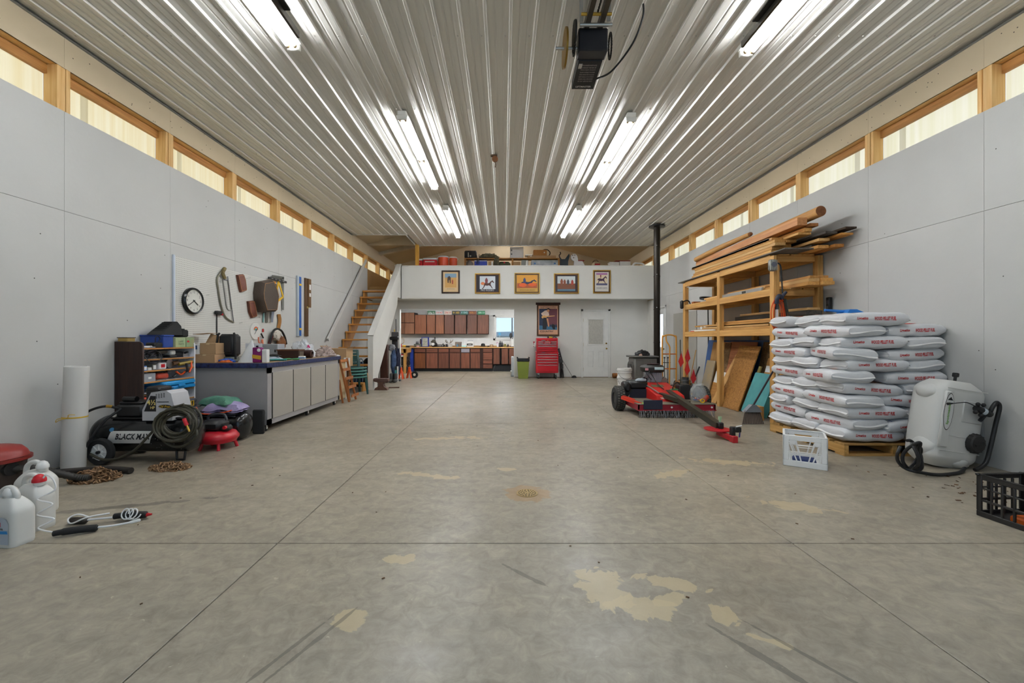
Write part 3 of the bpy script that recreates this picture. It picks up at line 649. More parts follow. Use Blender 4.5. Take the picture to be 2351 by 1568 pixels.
spk = [P(M().bar((-3.70+.02*math.cos(a), 3.829, .122+.02*math.sin(a)), (-3.70+.075*math.cos(a), 3.833, .122+.075*math.sin(a)), .006, .010, (0, 1, 0)), 'spoke', WHT) for a in [k*math.pi/4 for k in range(8)]]
lab = M().prism([(-3.72, .20), (-3.30, .195), (-3.262, .295), (-3.68, .305)], 3.888, 3.8895)
lab2 = M()
def tankpt(x, z, o=0): return (x, ty-math.sqrt(max(0, (tr+o)**2-(z-tz)**2)), z)
lm = M(); NN = 12
V = []
for i in range(NN+1):
    for j in range(7):
        u = i/NN; v = j/6; z = .185+.115*v; x = -3.70+.40*u+.045*v; V.append(tankpt(x, z, .0015))
lm.add(V, [(i*7+j, (i+1)*7+j, (i+1)*7+j+1, i*7+j+1) for i in range(NN) for j in range(6)])
tv, tf, tw, th = textdata('BLACK MAX', .035, .3)
lt = M().add([tankpt(-3.635+x/tw*.335+.02, .222+y/th*.055, .003) for x, y in tv], tf)
ring = M().add([tankpt(-3.655+.022*math.cos(a), .312+.018*math.sin(a), .003) for a in [k*.45 for k in range(14)]], [tuple(range(14))])
spots = M()
for k in range(30):
    x = R.uniform(-3.3, -3.0); z = R.uniform(.12, .30); q = R.uniform(.001, .003)
    spots.add([tankpt(x+q*math.cos(a), z+q*math.sin(a), .001) for a in [i*1.05 for i in range(6)]], [tuple(range(6))])
vent = M()
for i in range(4):
    for j in range(4): vent.flat([(0, 0), (.014, 0), (.014, .006), (0, .006)], (-3.262+i*.024, yF-.001, .60+j*.011+i*.004), (1, 0, 0), (0, 0, 1))
cap_ = M().cyl((-3.62, 4.0, .585), (-3.50, 4.0, .585), .026, n=20)
W('air_compressor', 'large black horizontal tank air compressor on white wheels', 'air compressor',
  P(tank, 'tank', BLKG, P(lm, 'name_plate', c('d6d4cf', .45)), P(lt, 'plate_lettering', c('17171a', .5)), P(ring, 'badge', c('3f7fa8', .4)), P(spots, 'paint_specks', WHT, kind='stuff')),
  P(t1, 'tyre', RUB), P(h1, 'wheel', WHT), *spk, P(M().cyl((-3.70, 3.812, .122), (-3.70, 3.835, .122), .014, n=12), 'hub_nut', BLK), P(t2, 'tyre', RUB), P(h2, 'wheel', WHT), P(M().cyl((-3.70, 3.83, .122), (-3.70, 4.31, .122), .01), 'axle', DKS),
  P(M().tube([(-3.12, 4.0, .09), (-3.11, 3.99, .012), (-3.04, 3.99, .012), (-3.035, 4.0, .09)], .011, 8), 'foot', BLK),
  P(M().box(-3.72, -3.05, 3.97, 4.19, .40, .415), 'platform', BLK),
  P(M().rb(-3.68, -3.42, 3.96, 4.17, .415, .535, .02).rb(-3.66, -3.44, 3.98, 4.15, .535, .56, .01), 'motor', BLK, P(cap_, 'capacitor', BLKG), P(M().cyl((-3.67, 3.955, .44), (-3.67, 3.945, .44), .02, n=14), 'gauge', c('d8d8d4', .4))),
  P(M().rb(-3.44, -3.30, 4.02, 4.18, .42, .70, .015), 'cylinder_head', BLK, *[P(M().box(-3.445, -3.295, 4.015, 4.185, .60+.022*k, .608+.022*k), 'fin', BLK) for k in range(4)]),
  P(M().prism(shp, yF, 4.14), 'shroud', c('bdbdc0', .5), P(M().flat([(-3.372, .478), (-3.312, .625), (-3.262, .622), (-3.258, .478)], (0, yF, 0), (1, 0, 0), (0, 0, 1), .001), 'power_panel', c('18171a', .5)),
    P(M().text('4½', (-3.302, yF, .562), (1, 0, 0), (0, 0, 1), .05, bold=.02, off=.003).text('HP', (-3.29, yF, .514), (1, 0, 0), (0, 0, 1), .026, bold=.02, off=.003), 'power_lettering', c('e4cf7a', .5)), P(M().flat(ell(-3.175, .525, .062, .017), (0, yF, 0), (1, 0, 0), (0, 0, 1), .0012), 'badge', c('1a1a1a', .5)),
    P(M().text('Oil Free', (-3.175, yF, .525), (1, 0, 0), (0, 0, 1), .022, shear=.3, bold=.01, off=.003), 'badge_lettering', c('e8b722', .5)), P(vent, 'vents', BLK, kind='stuff'), P(M().box(-3.25, -3.14, yF-.002, yF, .565, .571), 'slot', BLK)))
HOSE = c('3d3a2d', .5, var=.2)
pts = []
for k in range(9*16):
    a = 2*math.pi*k/16; q = k/(9*16); r_ = .145+.05*math.sin(q*9)*.6+.02*math.sin(q*31)
    pts.append((-2.985+r_*1.05*math.cos(a), 3.835+.075*(q-.5)*1.2+.02*math.sin(a*1.0), .385+r_*math.sin(a)*.82-.02*math.sin(q*5)))
loop = cat([(-2.80, 3.82, .33), (-2.79, 3.80, .27), (-2.9, 3.80, .19), (-3.02, 3.80, .19), (-3.12, 3.81, .27), (-3.13, 3.82, .38), (-3.08, 3.83, .50), (-2.93, 3.84, .56)], 8)
W('air_hose', 'coiled olive black air hose with red fitting hung on the large compressor', 'hose', P(M().tube(pts, .0105, 8), 'coil', HOSE), P(M().tube(loop, .0105, 8), 'loose_loop', HOSE), P(M().cyl((-2.88, 3.775, .44), (-2.85, 3.77, .38), .016), 'red_sleeve', RED), P(M().cyl((-2.85, 3.77, .38), (-2.825, 3.768, .325), .009), 'coupler', BRASS))
W('supply_hose', 'thick black hose running from the large compressor down past its wheel', 'hose', P(M().tube(cat([(-3.60, 3.94, .50), (-3.72, 3.9, .53), (-3.86, 3.86, .47), (-3.95, 3.82, .33), (-3.955, 3.78, .18), (-3.85, 3.74, .03)], 10), .0115, 10), 'outer_run', BLK),
  P(M().tube(cat([(-3.58, 3.93, .505), (-3.66, 3.84, .40), (-3.76, 3.78, .2), (-3.83, 3.74, .06), (-3.9, 3.66, .02), (-3.98, 3.6, .02)], 10), .0115, 10), 'inner_run', BLK), P(M().cyl((-3.70, 3.905, .532), (-3.66, 3.92, .525), .014), 'coupler', BRASS))
W('power_lead', 'olive hose looping from the compressor motor down in front of the wheel', 'hose', P(M().tube(cat([(-3.12, 3.845, .40), (-3.2, 3.83, .32), (-3.33, 3.79, .16), (-3.45, 3.76, .09), (-3.56, 3.755, .075), (-3.64, 3.76, .09), (-3.72, 3.775, .12)], 10), .011, 10), 'lead', HOSE))
# ---- red pancake compressor and black tank behind
px_, py_ = -3.04, 4.47
W('pancake_compressor', 'small red pancake air compressor with black motor cover', 'air compressor',
  P(M().lathe([(.0, .055), (.10, .055), (.16, .07), (.19, .11), (.19, .13), (.16, .17), (.10, .19), (.0, .19)], (px_, py_, 0), 36), 'tank', c('b81f2c', .3, var=.08)),
  *[P(M().cyl((px_+.14*math.cos(a), py_+.14*math.sin(a), .09), (px_+.17*math.cos(a), py_+.17*math.sin(a), .0), .016), 'foot', c('b81f2c', .3)) for a in (.4, 2.5, 4.0, 5.3)],
  P(M().rb(px_-.15, px_+.07, py_-.10, py_+.10, .185, .30, .035), 'motor_cover', BLK), P(M().rb(px_+.06, px_+.15, py_-.08, py_+.02, .19, .25, .02), 'regulator', BLK, P(M().cyl((px_+.13, py_-.085, .235), (px_+.13, py_-.11, .235), .018), 'knob', RED)),
  P(M().tube(cat([(px_-.10, py_-.02, .30), (px_-.08, py_-.02, .35), (px_+.06, py_-.02, .36), (px_+.10, py_-.02, .30)], 6), .013, 8), 'handle', DKS))
tk = M().lathe([(r*.88, z*.8) for r, z in prof_]+[(r*.88, .56-z*.8) for r, z in reversed(prof_)], (-3.49, 4.84, .168), 36, 'x')
W('spare_air_tank', 'glossy black air tank lying under folded towels by the bench', 'air tank', P(tk, 'tank', BLKG), P(M().box(-3.4, -3.36, 4.72, 4.96, .0, .05).box(-3.08, -3.04, 4.72, 4.96, .0, .05), 'feet', BLK))
def towel(cx, cy, cz, lx, ly, h, m, label, seed, layers=1, rz=0):
    mm = M()
    def f(u, v):
        x = (u-.5)*lx; y = (v-.5)*ly; e = max(abs(u-.5), abs(v-.5))*2
        n_ = mnoise.noise(Vector((u*3+seed, v*3, seed)))
        return (cx+x*math.cos(rz)-y*math.sin(rz)+.02*n_, cy+x*math.sin(rz)+y*math.cos(rz), cz+h*(1-e**4)*(.8+.5*n_)-(.03+.02*n_)*max(0, e-.8)/.2)
    mm.grid(f, 22, 18)
    mm.grid(lambda u, v: Vector(f(u, v))-Vector((0, 0, min(h*.9, .02+h*(1-(max(abs(u-.5), abs(v-.5))*2)**6)))), 22, 18)
    return W('folded_towel', label, 'towel', P(mm, 'cloth', m))
towel(-3.24, 4.83, .335, .42, .26, .05, mat('2b2b33', .95, bump=.3), 'black folded towel at the bottom of the towel pile', 1)
towel(-3.19, 4.82, .385, .40, .25, .055, mat('8b7fa8', .95, bump=.3, h2='a79cc0', scale=9), 'lavender towel between the black and the green towels', 4, rz=.1)
towel(-3.28, 4.85, .445, .38, .24, .06, mat('3e6f61', .95, bump=.3, h2='5c8b74', scale=9), 'green towel on top of the towel pile', 8, rz=-.15)
W('extension_cord', 'orange cord draped over the spare black tank', 'cord', P(M().tube(cat([(-3.42, 4.66, .40), (-3.36, 4.65, .335), (-3.25, 4.66, .325), (-3.12, 4.68, .34), (-3.05, 4.72, .36)], 8), .006, 8), 'cord', ORG))
bt('rubber_kneeling_mat', 'black rubber slab stood against the grey bench end', 'mat', -3.07, -2.93, 5.11, 5.15, 0, .295, RUB, b=.012)
# ---- dark wood bookcase full of tools
bx0, bx1, by0, by1 = -4.02, -3.73, 4.33, 5.07
WAL = wood('38221a', '241410', 'z', .5, 0); EDGE = wood('c08a4a', '9d6a30', 'y', .6)
zs = [1.062, .945, .825, .705, .585, .465, .345, .09]
sd = [(bx0, 0), (bx1, 0), (bx1, 1.09), (bx1-.012, 1.118), (bx1-.04, 1.13), (bx0, 1.13)]
W('tool_bookcase', 'dark walnut sided bookcase with white shelves crammed with tools', 'bookcase',
  P(M().prism(sd, by0, by0+.018), 'side_panel', WAL), P(M().prism(sd, by1-.018, by1), 'side_panel', c('dcdbe0', .6)), P(M().box(bx0, bx0+.008, by0+.018, by1-.018, 0, 1.06), 'back_panel', c('d4d4dc', .6)),
  *[P(M().box(bx0+.008, bx1-.005, by0+.018, by1-.018, z-.012, z), 'shelf', c('cfcfd6', .6), P(M().box(bx1-.006, bx1, by0+.018, by1-.018, z-.014, z+.001), 'edging', EDGE)) for z in zs])
X_ = bx1
def grinder(y, z, m, label, L_=.2):
    W('angle_grinder', label, 'power tool', P(M().tube([(X_-.10, y, z+.035), (X_-.10, y+L_*.6, z+.035), (X_-.10, y+L_*.75, z+.037)], [.03, .032, .024], 14), 'body', m), P(M().lathe([(0, 0), (.05, 0), (.055, .012), (.0, .02)], (X_-.08, y+L_*.85, z+.02), 18, 'x'), 'guard', STL), P(M().cyl((X_-.10, y+L_*.7, z+.036), (X_-.03, y+L_*.7, z+.06), .012), 'side_handle', RUB))
def drill(y, z, m, label, h=.09):
    W('hand_drill', label, 'power tool', P(M().tube([(X_-.06, y, z+h-.02), (X_-.06, y+.10, z+h-.02), (X_-.06, y+.13, z+h-.02)], [.024, .026, .016], 14), 'body', m), P(M().bar((X_-.06, y+.03, z+h-.03), (X_-.06, y+.015, z), .028, .03, (0, 1, 0)), 'grip', RUB), P(M().cyl((X_-.06, y+.13, z+h-.02), (X_-.06, y+.16, z+h-.02), .012), 'chuck', STL))
# top
bt('business_card_box', 'small tan box on the rear top corner of the bookcase', 'box', -4.0, -3.9, 4.34, 4.44, 1.131, 1.172, c('a5884a', .7), P(M().box(-4.003, -3.897, 4.337, 4.443, 1.168, 1.176), 'lid', c('3a332c', .6)))
W('battery_charger', 'black battery charger with a curled lead on the bookcase top', 'charger', P(M().rb(X_-.14, X_-.03, 4.52, 4.65, 1.064, 1.12, .012), 'body', BLK), P(M().tube(cat([(X_-.06, 4.56, 1.12), (X_-.05, 4.55, 1.17), (X_-.05, 4.58, 1.19), (X_-.05, 4.61, 1.16), (X_-.06, 4.60, 1.12)], 6), .004, 6), 'lead', BLK))
W('glue_gun', 'white and grey glue gun lying on the bookcase top edge', 'tool', P(M().rb(X_-.06, X_-.03, 4.38, 4.50, 1.064, 1.085, .01), 'body', c('cfcfd2', .5)), P(M().bar((X_-.045, 4.46, 1.072), (X_-.01, 4.50, 1.068), .02, .016), 'trigger', c('8a8a90', .5)))
bt('blue_storage_tub', 'dark blue plastic tub behind the green labelled boxes', 'tub', X_-.28, X_-.02, 4.62, 4.76, 1.064, 1.20, c('24408a', .4), P(M().rb(X_-.285, X_-.012, 4.615, 4.765, 1.185, 1.205, .005), 'rim', c('24408a', .4)))
W('lamp_parts_box', 'green box hand-lettered in black on the bookcase top', 'box', P(M().rb(X_-.2, X_-.01, 4.78, 4.93, 1.064, 1.175, .003), 'body', c('8fae86', .6, h2='b9b98a')), P(M().text('LAMP', (X_-.01, 4.855, 1.13), (0, 1, 0), (0, 0, 1), .02, off=.002).text('PARTS', (X_-.01, 4.86, 1.10), (0, 1, 0), (0, 0, 1), .02, off=.002), 'lettering', BLK))
W('parts_box', 'green and tan box with small red mark beside the lettered box', 'box', P(M().rb(X_-.2, X_-.008, 4.935, 5.065, 1.064, 1.18, .003), 'body', c('9d9a6e', .6, h2='7fa07a')), P(M().box(X_-.008, X_-.006, 4.95, 4.98, 1.12, 1.14), 'mark', RED))
ch = [(4.60, 1.205), (4.92, 1.205), (4.90, 1.31), (4.84, 1.36), (4.80, 1.34), (4.66, 1.25)]
W('wheel_chock', 'big black rubber wheel chock on top of the boxes', 'wheel chock', P(M().prism(ch, X_-.19, X_-.04, 'yz'), 'wedge', RUB, *[P(M().box(X_-.17, X_-.06, 4.66+.03*k, 4.67+.03*k, 1.25+.022*k, 1.262+.022*k), 'rib', RUB) for k in range(5)]))
bt('small_wheel_chock', 'small black rubber block beside the big chock', 'wheel chock', X_-.2, X_-.06, 4.94, 5.05, 1.182, 1.27, RUB, P(M().rb(X_-.19, X_-.07, 4.95, 5.0, 1.27, 1.282, .004), 'tread', RUB), b=.015)
# shelf 1
z = zs[1]+.001
W('cord_bundle', 'loose bundle of black cord hanging off the upper shelf', 'cord', P(M().tube(cat([(X_-.08+.05*math.sin(k*1.3), 4.44+.07*math.cos(k*2.1)+.02*k*.3, z+.03+.035*math.sin(k*1.7)+.01) for k in range(14)], 5), .006, 7), 'coil', BLK), P(M().tube(cat([(X_-.02, 4.36, z+.05), (X_+.01, 4.40, z-.03), (X_+.01, 4.48, z-.05), (X_+.005, 4.56, z-.01), (X_-.02, 4.58, z+.05), (X_-.03, 4.52, z+.09), (X_-.03, 4.44, z+.09), (X_-.02, 4.36, z+.05)], 5), .005, 7), 'hanging_loop', BLK))
drill(4.58, z, c('3a3325', .5), 'black and yellow drill on the upper shelf')
W('sander', 'grey topped palm sander beside the upper shelf drill', 'power tool', P(M().rb(X_-.12, X_-.03, 4.73, 4.83, z, z+.03, .008), 'base', BLK), P(M().rb(X_-.115, X_-.035, 4.74, 4.82, z+.03, z+.085, .012), 'head', c('c9c8c2', .5)))
grinder(4.85, z, BLK, 'black angle grinder at the open end of the upper shelf')
# shelf 2
z = zs[2]+.001
for k, (a, h_, mm) in enumerate(((4.37, .05, '3d6fb5'), (4.43, .03, 'd8d5cc'), (4.49, .06, '6e6a60'))): bt('hardware_box', ('blue', 'white', 'grey')[k]+' hardware box on the second shelf', 'box', X_-.14, X_-.03, a, a+.05, z, z+h_, c(mm, .6), P(M().box(X_-.03, X_-.028, a+.008, a+.042, z+.008, z+h_-.01), 'label', WHT), b=.003)
W('charger_pack', 'red and white charger pack on the second shelf', 'charger', P(M().rb(X_-.14, X_-.03, 4.57, 4.68, z, z+.075, .01), 'body', c('d9d3d2', .5)), P(M().box(X_-.03, X_-.027, 4.60, 4.65, z+.02, z+.055), 'badge', RED))
W('circular_saw', 'silver and brown circular saw on the second shelf', 'power tool', P(M().lathe([(0, -.02), (.05, -.018), (.055, 0), (.05, .018), (0, .02)], (X_-.08, 4.76, z+.056), 20, 'x'), 'guard', STL), P(M().rb(X_-.14, X_-.02, 4.70, 4.86, z, z+.006, .002), 'shoe', DKS), P(M().tube([(X_-.06, 4.79, z+.05), (X_-.06, 4.87, z+.06)], .025, 12), 'motor', c('6a4a2e', .5)))
W('caulking_gun', 'orange caulking gun poking down off the second shelf', 'tool', P(M().tube([(X_-.04, 4.86, z+.04), (X_-.0, 5.02, z+.06)], .02, 12), 'barrel', c('8a7328', .5)), P(M().tube([(X_+.0, 5.00, z+.07), (X_+.03, 4.97, z+.0), (X_+.03, 4.93, z-.06)], .010, 8), 'handle', ORG), P(M().tube([(X_+.02, 4.90, z+.05), (X_+.03, 4.91, z-.05)], .012, 8), 'trigger', BLK))
# shelf 3
z = zs[3]+.001
bt('parts_bin', 'grey plastic parts bin on the third shelf', 'bin', X_-.18, X_-.02, 4.36, 4.52, z, z+.09, c('9a9ca0', .5), P(M().box(X_-.02, X_-.017, 4.42, 4.46, z+.03, z+.05), 'pull', WHT))
W('jigsaw', 'red jigsaw on the third shelf', 'power tool', P(M().rb(X_-.11, X_-.03, 4.55, 4.72, z+.01, z+.075, .018), 'body', c('b8442f', .45)), P(M().tube(cat([(X_-.07, 4.56, z+.07), (X_-.07, 4.60, z+.095), (X_-.07, 4.67, z+.095), (X_-.07, 4.71, z+.07)], 5), .010, 8), 'handle', BLK), P(M().box(X_-.12, X_-.02, 4.54, 4.66, z, z+.01), 'shoe', STL))
W('hand_planer', 'brown handled rotary tool behind the red jigsaw', 'power tool', P(M().tube([(X_-.16, 4.60, z+.08), (X_-.14, 4.80, z+.075)], .025, 12), 'body', c('4a3423', .5)), P(M().cyl((X_-.14, 4.80, z+.075), (X_-.13, 4.86, z+.075), .012), 'collet', STL))
W('hedge_shears', 'orange and black grip snips at the open end of the third shelf', 'tool', P(M().tube(cat([(X_-.04, 4.78, z+.02), (X_-.03, 4.85, z+.06), (X_-.03, 4.93, z+.05)], 5), .012, 8), 'grip', BLK), P(M().tube(cat([(X_-.02, 4.80, z+.08), (X_-.02, 4.87, z+.04), (X_-.02, 4.93, z+.07)], 5), .010, 8), 'grip', ORG), P(M().prism([(4.93, z+.05), (5.02, z+.075), (5.03, z+.085), (4.94, z+.085)], X_-.03, X_-.022, 'yz'), 'blade', DKS))
# lower shelves
z = zs[4]+.001
W('tool_case', 'bright blue plastic tool case sticking out of the bookcase', 'case', P(M().rb(X_-.27, X_+.03, 4.58, 5.04, z+.0, z+.045, .012), 'base', c('1f86c4', .35)), P(M().rb(X_-.27, X_+.03, 4.58, 5.04, z+.048, z+.10, .014), 'lid', c('2c95d2', .35)), P(M().rb(X_+.03, X_+.045, 4.76, 4.86, z+.03, z+.06, .006), 'handle', c('1f86c4', .35)))
bt('dust_box', 'flat dark wooden box under the blue tool case', 'box', X_-.2, X_-.02, 4.62, 4.86, zs[5]+.003, zs[5]+.07, c('4e3728', .6))
W('orange_case', 'orange red plastic tool case on a low shelf', 'case', P(M().rb(X_-.2, X_+.0, 4.36, 4.58, zs[5]+.002, zs[5]+.042, .012), 'base', c('d8442a', .4)), P(M().rb(X_-.2, X_+.0, 4.36, 4.58, zs[5]+.044, zs[5]+.085, .014), 'lid', c('e14f31', .4)))
W('sanding_disc', 'cream sanding disc lying beside the orange case', 'disc', P(M().lathe([(0, 0), (.075, 0), (.075, .012), (0, .016)], (X_-.07, 4.945, zs[5]+.002), 24), 'disc', c('bdb394', .6)), P(M().lathe([(0, .015), (.02, .016), (.02, .022), (0, .022)], (X_-.07, 4.945, zs[5]+.002), 14), 'hub', DKS))
W('drill_case', 'grey drill case with yellow latches in the lower bookcase', 'case', P(M().rb(X_-.27, X_+.05, 4.62, 5.04, zs[6]+.003, zs[6]+.055, .016), 'base', c('4a4d55', .5)), P(M().rb(X_-.27, X_+.05, 4.62, 5.04, zs[6]+.057, zs[6]+.108, .016), 'lid', c('565a63', .5)),
  *[P(M().tube([(X_+.052, y, zs[6]+.03), (X_+.052, y+.04, zs[6]+.03), (X_+.052, y+.04, zs[6]+.085), (X_+.052, y, zs[6]+.085)], .007, 6, True), 'latch', YEL) for y in (4.72, 4.93)])
bt('black_tool_bag', 'dark green black bag at the bottom of the bookcase', 'bag', X_-.27, X_+.03, 4.62, 5.04, zs[7]+.01, zs[7]+.2, c('1f2622', .7), b=.05)
# ---- grey rolling workbench
wx0_, wx1_, wy0, wy1, wt = -4.0, -2.955, 5.22, 7.50, .861
GRY = c('9d9a99', .55, var=.03)
wb = [P(M().box(wx0_, wx1_, wy0, wy1, .085, .80), 'carcass', GRY), P(M().rb(wx0_, wx1_+.03, wy0-.04, wy1+.03, .80, wt, .004), 'top_edge', mat('14172a', .45, h2='2c3a6c', scale=26, var=0, world=True)), P(M().box(wx0_, wx1_+.026, wy0-.036, wy1+.026, wt-.002, wt+.002), 'worktop', mat('a58a66', .6, h2='7d684d', scale=9, var=0))]
fr = M().box(wx1_, wx1_+.012, wy0, wy0+.10, .085, .80).box(wx1_, wx1_+.012, wy1-.06, wy1, .085, .80).box(wx1_, wx1_+.012, wy0, wy1, .085, .155).box(wx1_, wx1_+.012, wy0, wy1, .73, .80)
wb.append(P(fr, 'face_frame', GRY))
dy = (wy1-.07-(wy0+.10))/4
for k in range(4):
    a = wy0+.10+k*dy
    wb.append(P(M().rb(wx1_, wx1_+.020, a+.008, a+dy-.008, .150, .735, .004), 'door', c('a8a298', .55, var=.02), P(M().box(wx1_+.014, wx1_+.022, a-.003, a+.003, .15, .735), 'gap_strip', c('2b2926', .8))))
def caster(x, y, r=.04):
    return P(M().lathe([(0, -.016), (r*.8, -.016), (r, -.010), (r, .010), (r*.8, .016), (0, .016)], (x, y, r), 18, 'x'), 'caster_wheel', RUB, P(M().box(x-.022, x-.018, y-.018, y+.018, r-.01, .087).box(x+.018, x+.022, y-.018, y+.018, r-.01, .087).box(x-.022, x+.022, y-.03, y+.03, .082, .087), 'fork', STL), P(M().cyl((x+.017, y, r), (x+.024, y, r), .014, n=12), 'hub', WHT))
for x, y in ((wx1_-.05, wy0+.06), (wx1_-.05, 6.4), (wx1_-.05, wy1-.08), (wx0_+.1, wy0+.06), (wx0_+.1, wy1-.08)): wb.append(caster(x, y))
W('workbench', 'long grey rolling workbench with blue painted edge and four doors', 'workbench', *wb)
ZT = wt+.0025
carton('carton', 'flat tan carton with a round hole, under the taped carton', -3.86, -3.60, 5.22, 5.42, ZT, ZT+.105)
carton('carton', 'tan taped carton stacked on the one with the hole', -3.80, -3.60, 5.24, 5.42, ZT+.107, ZT+.245)
W('paint_pail', 'white paint pail with dark blue badge by the bookcase', 'pail', P(M().lathe([(0, 0), (.05, 0), (.055, .12), (0, .12)], (-3.87, 5.31, ZT+.107), 24), 'pail', WHT), P(M().rb(-3.885, -3.845, 5.253, 5.258, ZT+.165, ZT+.215, .002), 'badge', c('1d3a66', .5)))
W('cardboard_flap', 'loose brown cardboard sheet leaning behind the stacked cartons', 'cardboard', P(M().bar((-3.86, 5.47, 1.16), (-3.58, 5.45, 1.07), .004, .16, (0, .3, 1)).bar((-3.98, 5.45, 1.22), (-3.78, 5.44, 1.235), .16, .004), 'sheet', CARD))
W('jobsite_radio', 'black upright jobsite charger radio with silver base rails', 'radio', P(M().rb(-3.69, -3.47, 5.40, 5.56, .93, 1.225, .035), 'body', BLK, P(M().rb(-3.64, -3.51, 5.392, 5.40, .99, 1.2, .02), 'front_panel', c('23262a', .35))), P(M().tube(cat([(-3.70, 5.41, .90), (-3.70, 5.40, 1.05), (-3.69, 5.41, 1.2), (-3.67, 5.42, 1.235)], 5), .013, 8).tube(cat([(-3.46, 5.41, .90), (-3.46, 5.40, 1.05), (-3.47, 5.41, 1.2), (-3.49, 5.42, 1.235)], 5), .013, 8), 'roll_bars', RUB), P(M().rb(-3.66, -3.50, 5.39, 5.56, ZT, .93, .01), 'base', c('6f746f', .4, .4)))
W('loose_rags', 'heap of blue and orange rags at the foot of the radio', 'rags', P(M().lump((-3.52, 5.33, ZT), (.11, .06, .05), 3, .5, 3), 'blue_rag', c('2f55a8', .9)), P(M().lump((-3.50, 5.27, ZT), (.09, .04, .03), 5, .5, 3), 'orange_rag', c('cf6a32', .9)))
W('paper_cone', 'large white sheet of paper bent into a cone on the bench', 'paper', P(M().grid(lambda u, v: (-3.23+(.125*(1-v)+.018)*math.cos(-.5-u*3.6)+.03*v, 5.33+(.075*(1-v)+.012)*math.sin(-.5-u*3.6), ZT+.265*v+.02*math.sin(u*5)*v), 18, 10), 'sheet', mat('e9e9e8', .6, var=.01)), P(M().box(-3.36, -3.14, 5.45, 5.452, ZT, ZT+.24), 'backing_sheet', mat('dfe0e2', .6, var=.01)))
W('solvent_can', 'purple and white solvent can with yellow diagonal band', 'can', P(M().rb(-3.145, -3.035, 5.24, 5.30, ZT, 1.055, .008), 'can', c('7d1c62', .35)), P(M().quad((-3.145, 5.239, .92), (-3.035, 5.239, .90), (-3.035, 5.239, .95), (-3.145, 5.239, .965)), 'band', c('c99b2d', .4)), P(M().lathe([(0, -.002), (.022, -.002), (.022, 0)], (-3.062, 5.239, 1.02), 18, 'y'), 'round_badge', WHT), P(M().lathe([(.012, 0), (.015, .02), (0, .022)], (-3.10, 5.27, 1.055), 14), 'cap', BLK))
bt('white_carton', 'plain white carton right of the purple can', 'box', -3.03, -2.965, 5.245, 5.31, ZT, 1.03, WHT)
bt('grey_metal_box', 'pale grey metal cabinet box standing at the back of the bench', 'metal box', -3.72, -3.42, 6.35, 6.55, ZT, 1.085, c('a8adb2', .4, .3), P(M().box(-3.70, -3.44, 6.345, 6.35, ZT+.02, 1.07), 'door', c('9ca2a8', .4, .3)), P(M().box(-3.47, -3.45, 6.338, 6.346, .96, 1.0), 'latch', BLK))
W('work_gloves', 'green and teal rubber gloves lying flat on the bench', 'gloves', *[P(M().at((gx, gy, ZT+.013), (0, 0, ga)).ball((0, 0, 0), (.09, .05, .012), 14, 6).tube([(.07, -.03, 0), (.14, -.05, 0)], .011, 8).tube([(.08, -.01, 0), (.155, -.015, 0)], .011, 8).tube([(.08, .012, 0), (.15, .02, 0)], .011, 8).tube([(.07, .03, 0), (.13, .05, 0)], .010, 8).tube([(-.02, .045, 0), (.04, .09, 0)], .011, 8), nm_, mm) for gx, gy, ga, nm_, mm in ((-3.13, 5.72, .2, 'teal_glove', c('2f8a86', .6)), (-3.05, 5.90, .5, 'green_glove', c('3c7c4c', .6)))])
W('folded_gloves', 'white and black work gloves folded beside the green gloves', 'gloves', P(M().lump((-3.22, 5.85, ZT), (.13, .07, .07), 11, .4, 2), 'palm', c('c9d3dc', .8)), P(M().lump((-3.20, 5.83, ZT+.06), (.10, .03, .025), 12, .4, 3), 'cuff', BLK))
bt('cash_box', 'dark brown metal box behind the green gloves', 'metal box', -3.42, -3.10, 6.33, 6.50, ZT, 1.0, c('3f2b25', .4, .3), P(M().box(-3.43, -3.09, 6.32, 6.51, .985, 1.004), 'lid', c('6b4b38', .5, .3)), P(M().box(-3.10, -3.092, 6.35, 6.48, ZT+.01, .97), 'end_plate', c('6d6253', .4, .4)))
W('leather_roll', 'dark brown leather tool roll with a pale open end', 'tool roll', P(M().lathe([(.035, 0), (.06, 0), (.063, .02), (.063, .26), (.04, .27), (.03, .25)], (-3.29, 6.62, ZT+.063), 24, 'x'), 'roll', mat('3b211b', .5, var=.15)), P(M().lathe([(0, .245), (.036, .25)], (-3.29, 6.62, ZT+.063), 20, 'x'), 'lining', c('b58f60', .8)))
W('plastic_bag', 'crumpled translucent white plastic bag against the wall', 'bag', P(M().lump((-3.38, 7.05, ZT), (.19, .13, .28), 21, .45, 2.6, 36, 24), 'film', mat('d6d9dc', .3, var=.03, bump=.3, bscale=12)), P(M().lump((-3.27, 7.0, ZT+.15), (.035, .02, .05), 22, .4, 3), 'pink_print', c('d0397a', .5)))
W('cloth_heap', 'heap of beige work cloths at the far end of the bench', 'cloth', P(M().lump((-3.11, 7.30, ZT), (.17, .12, .16), 31, .6, 4, 44, 28), 'cloth', mat('b9a8a0', .95, var=.08, bump=.2)), P(M().lump((-3.0, 7.36, ZT), (.12, .07, .03), 33, .4, 3), 'white_rag', WHT))
bt('tissue_box', 'small blue and white box at the front edge of the bench', 'box', -3.05, -2.96, 6.22, 6.27, ZT, ZT+.045, WHT, P(M().box(-3.052, -2.958, 6.218, 6.272, ZT+.012, ZT+.024), 'blue_band', BLU))
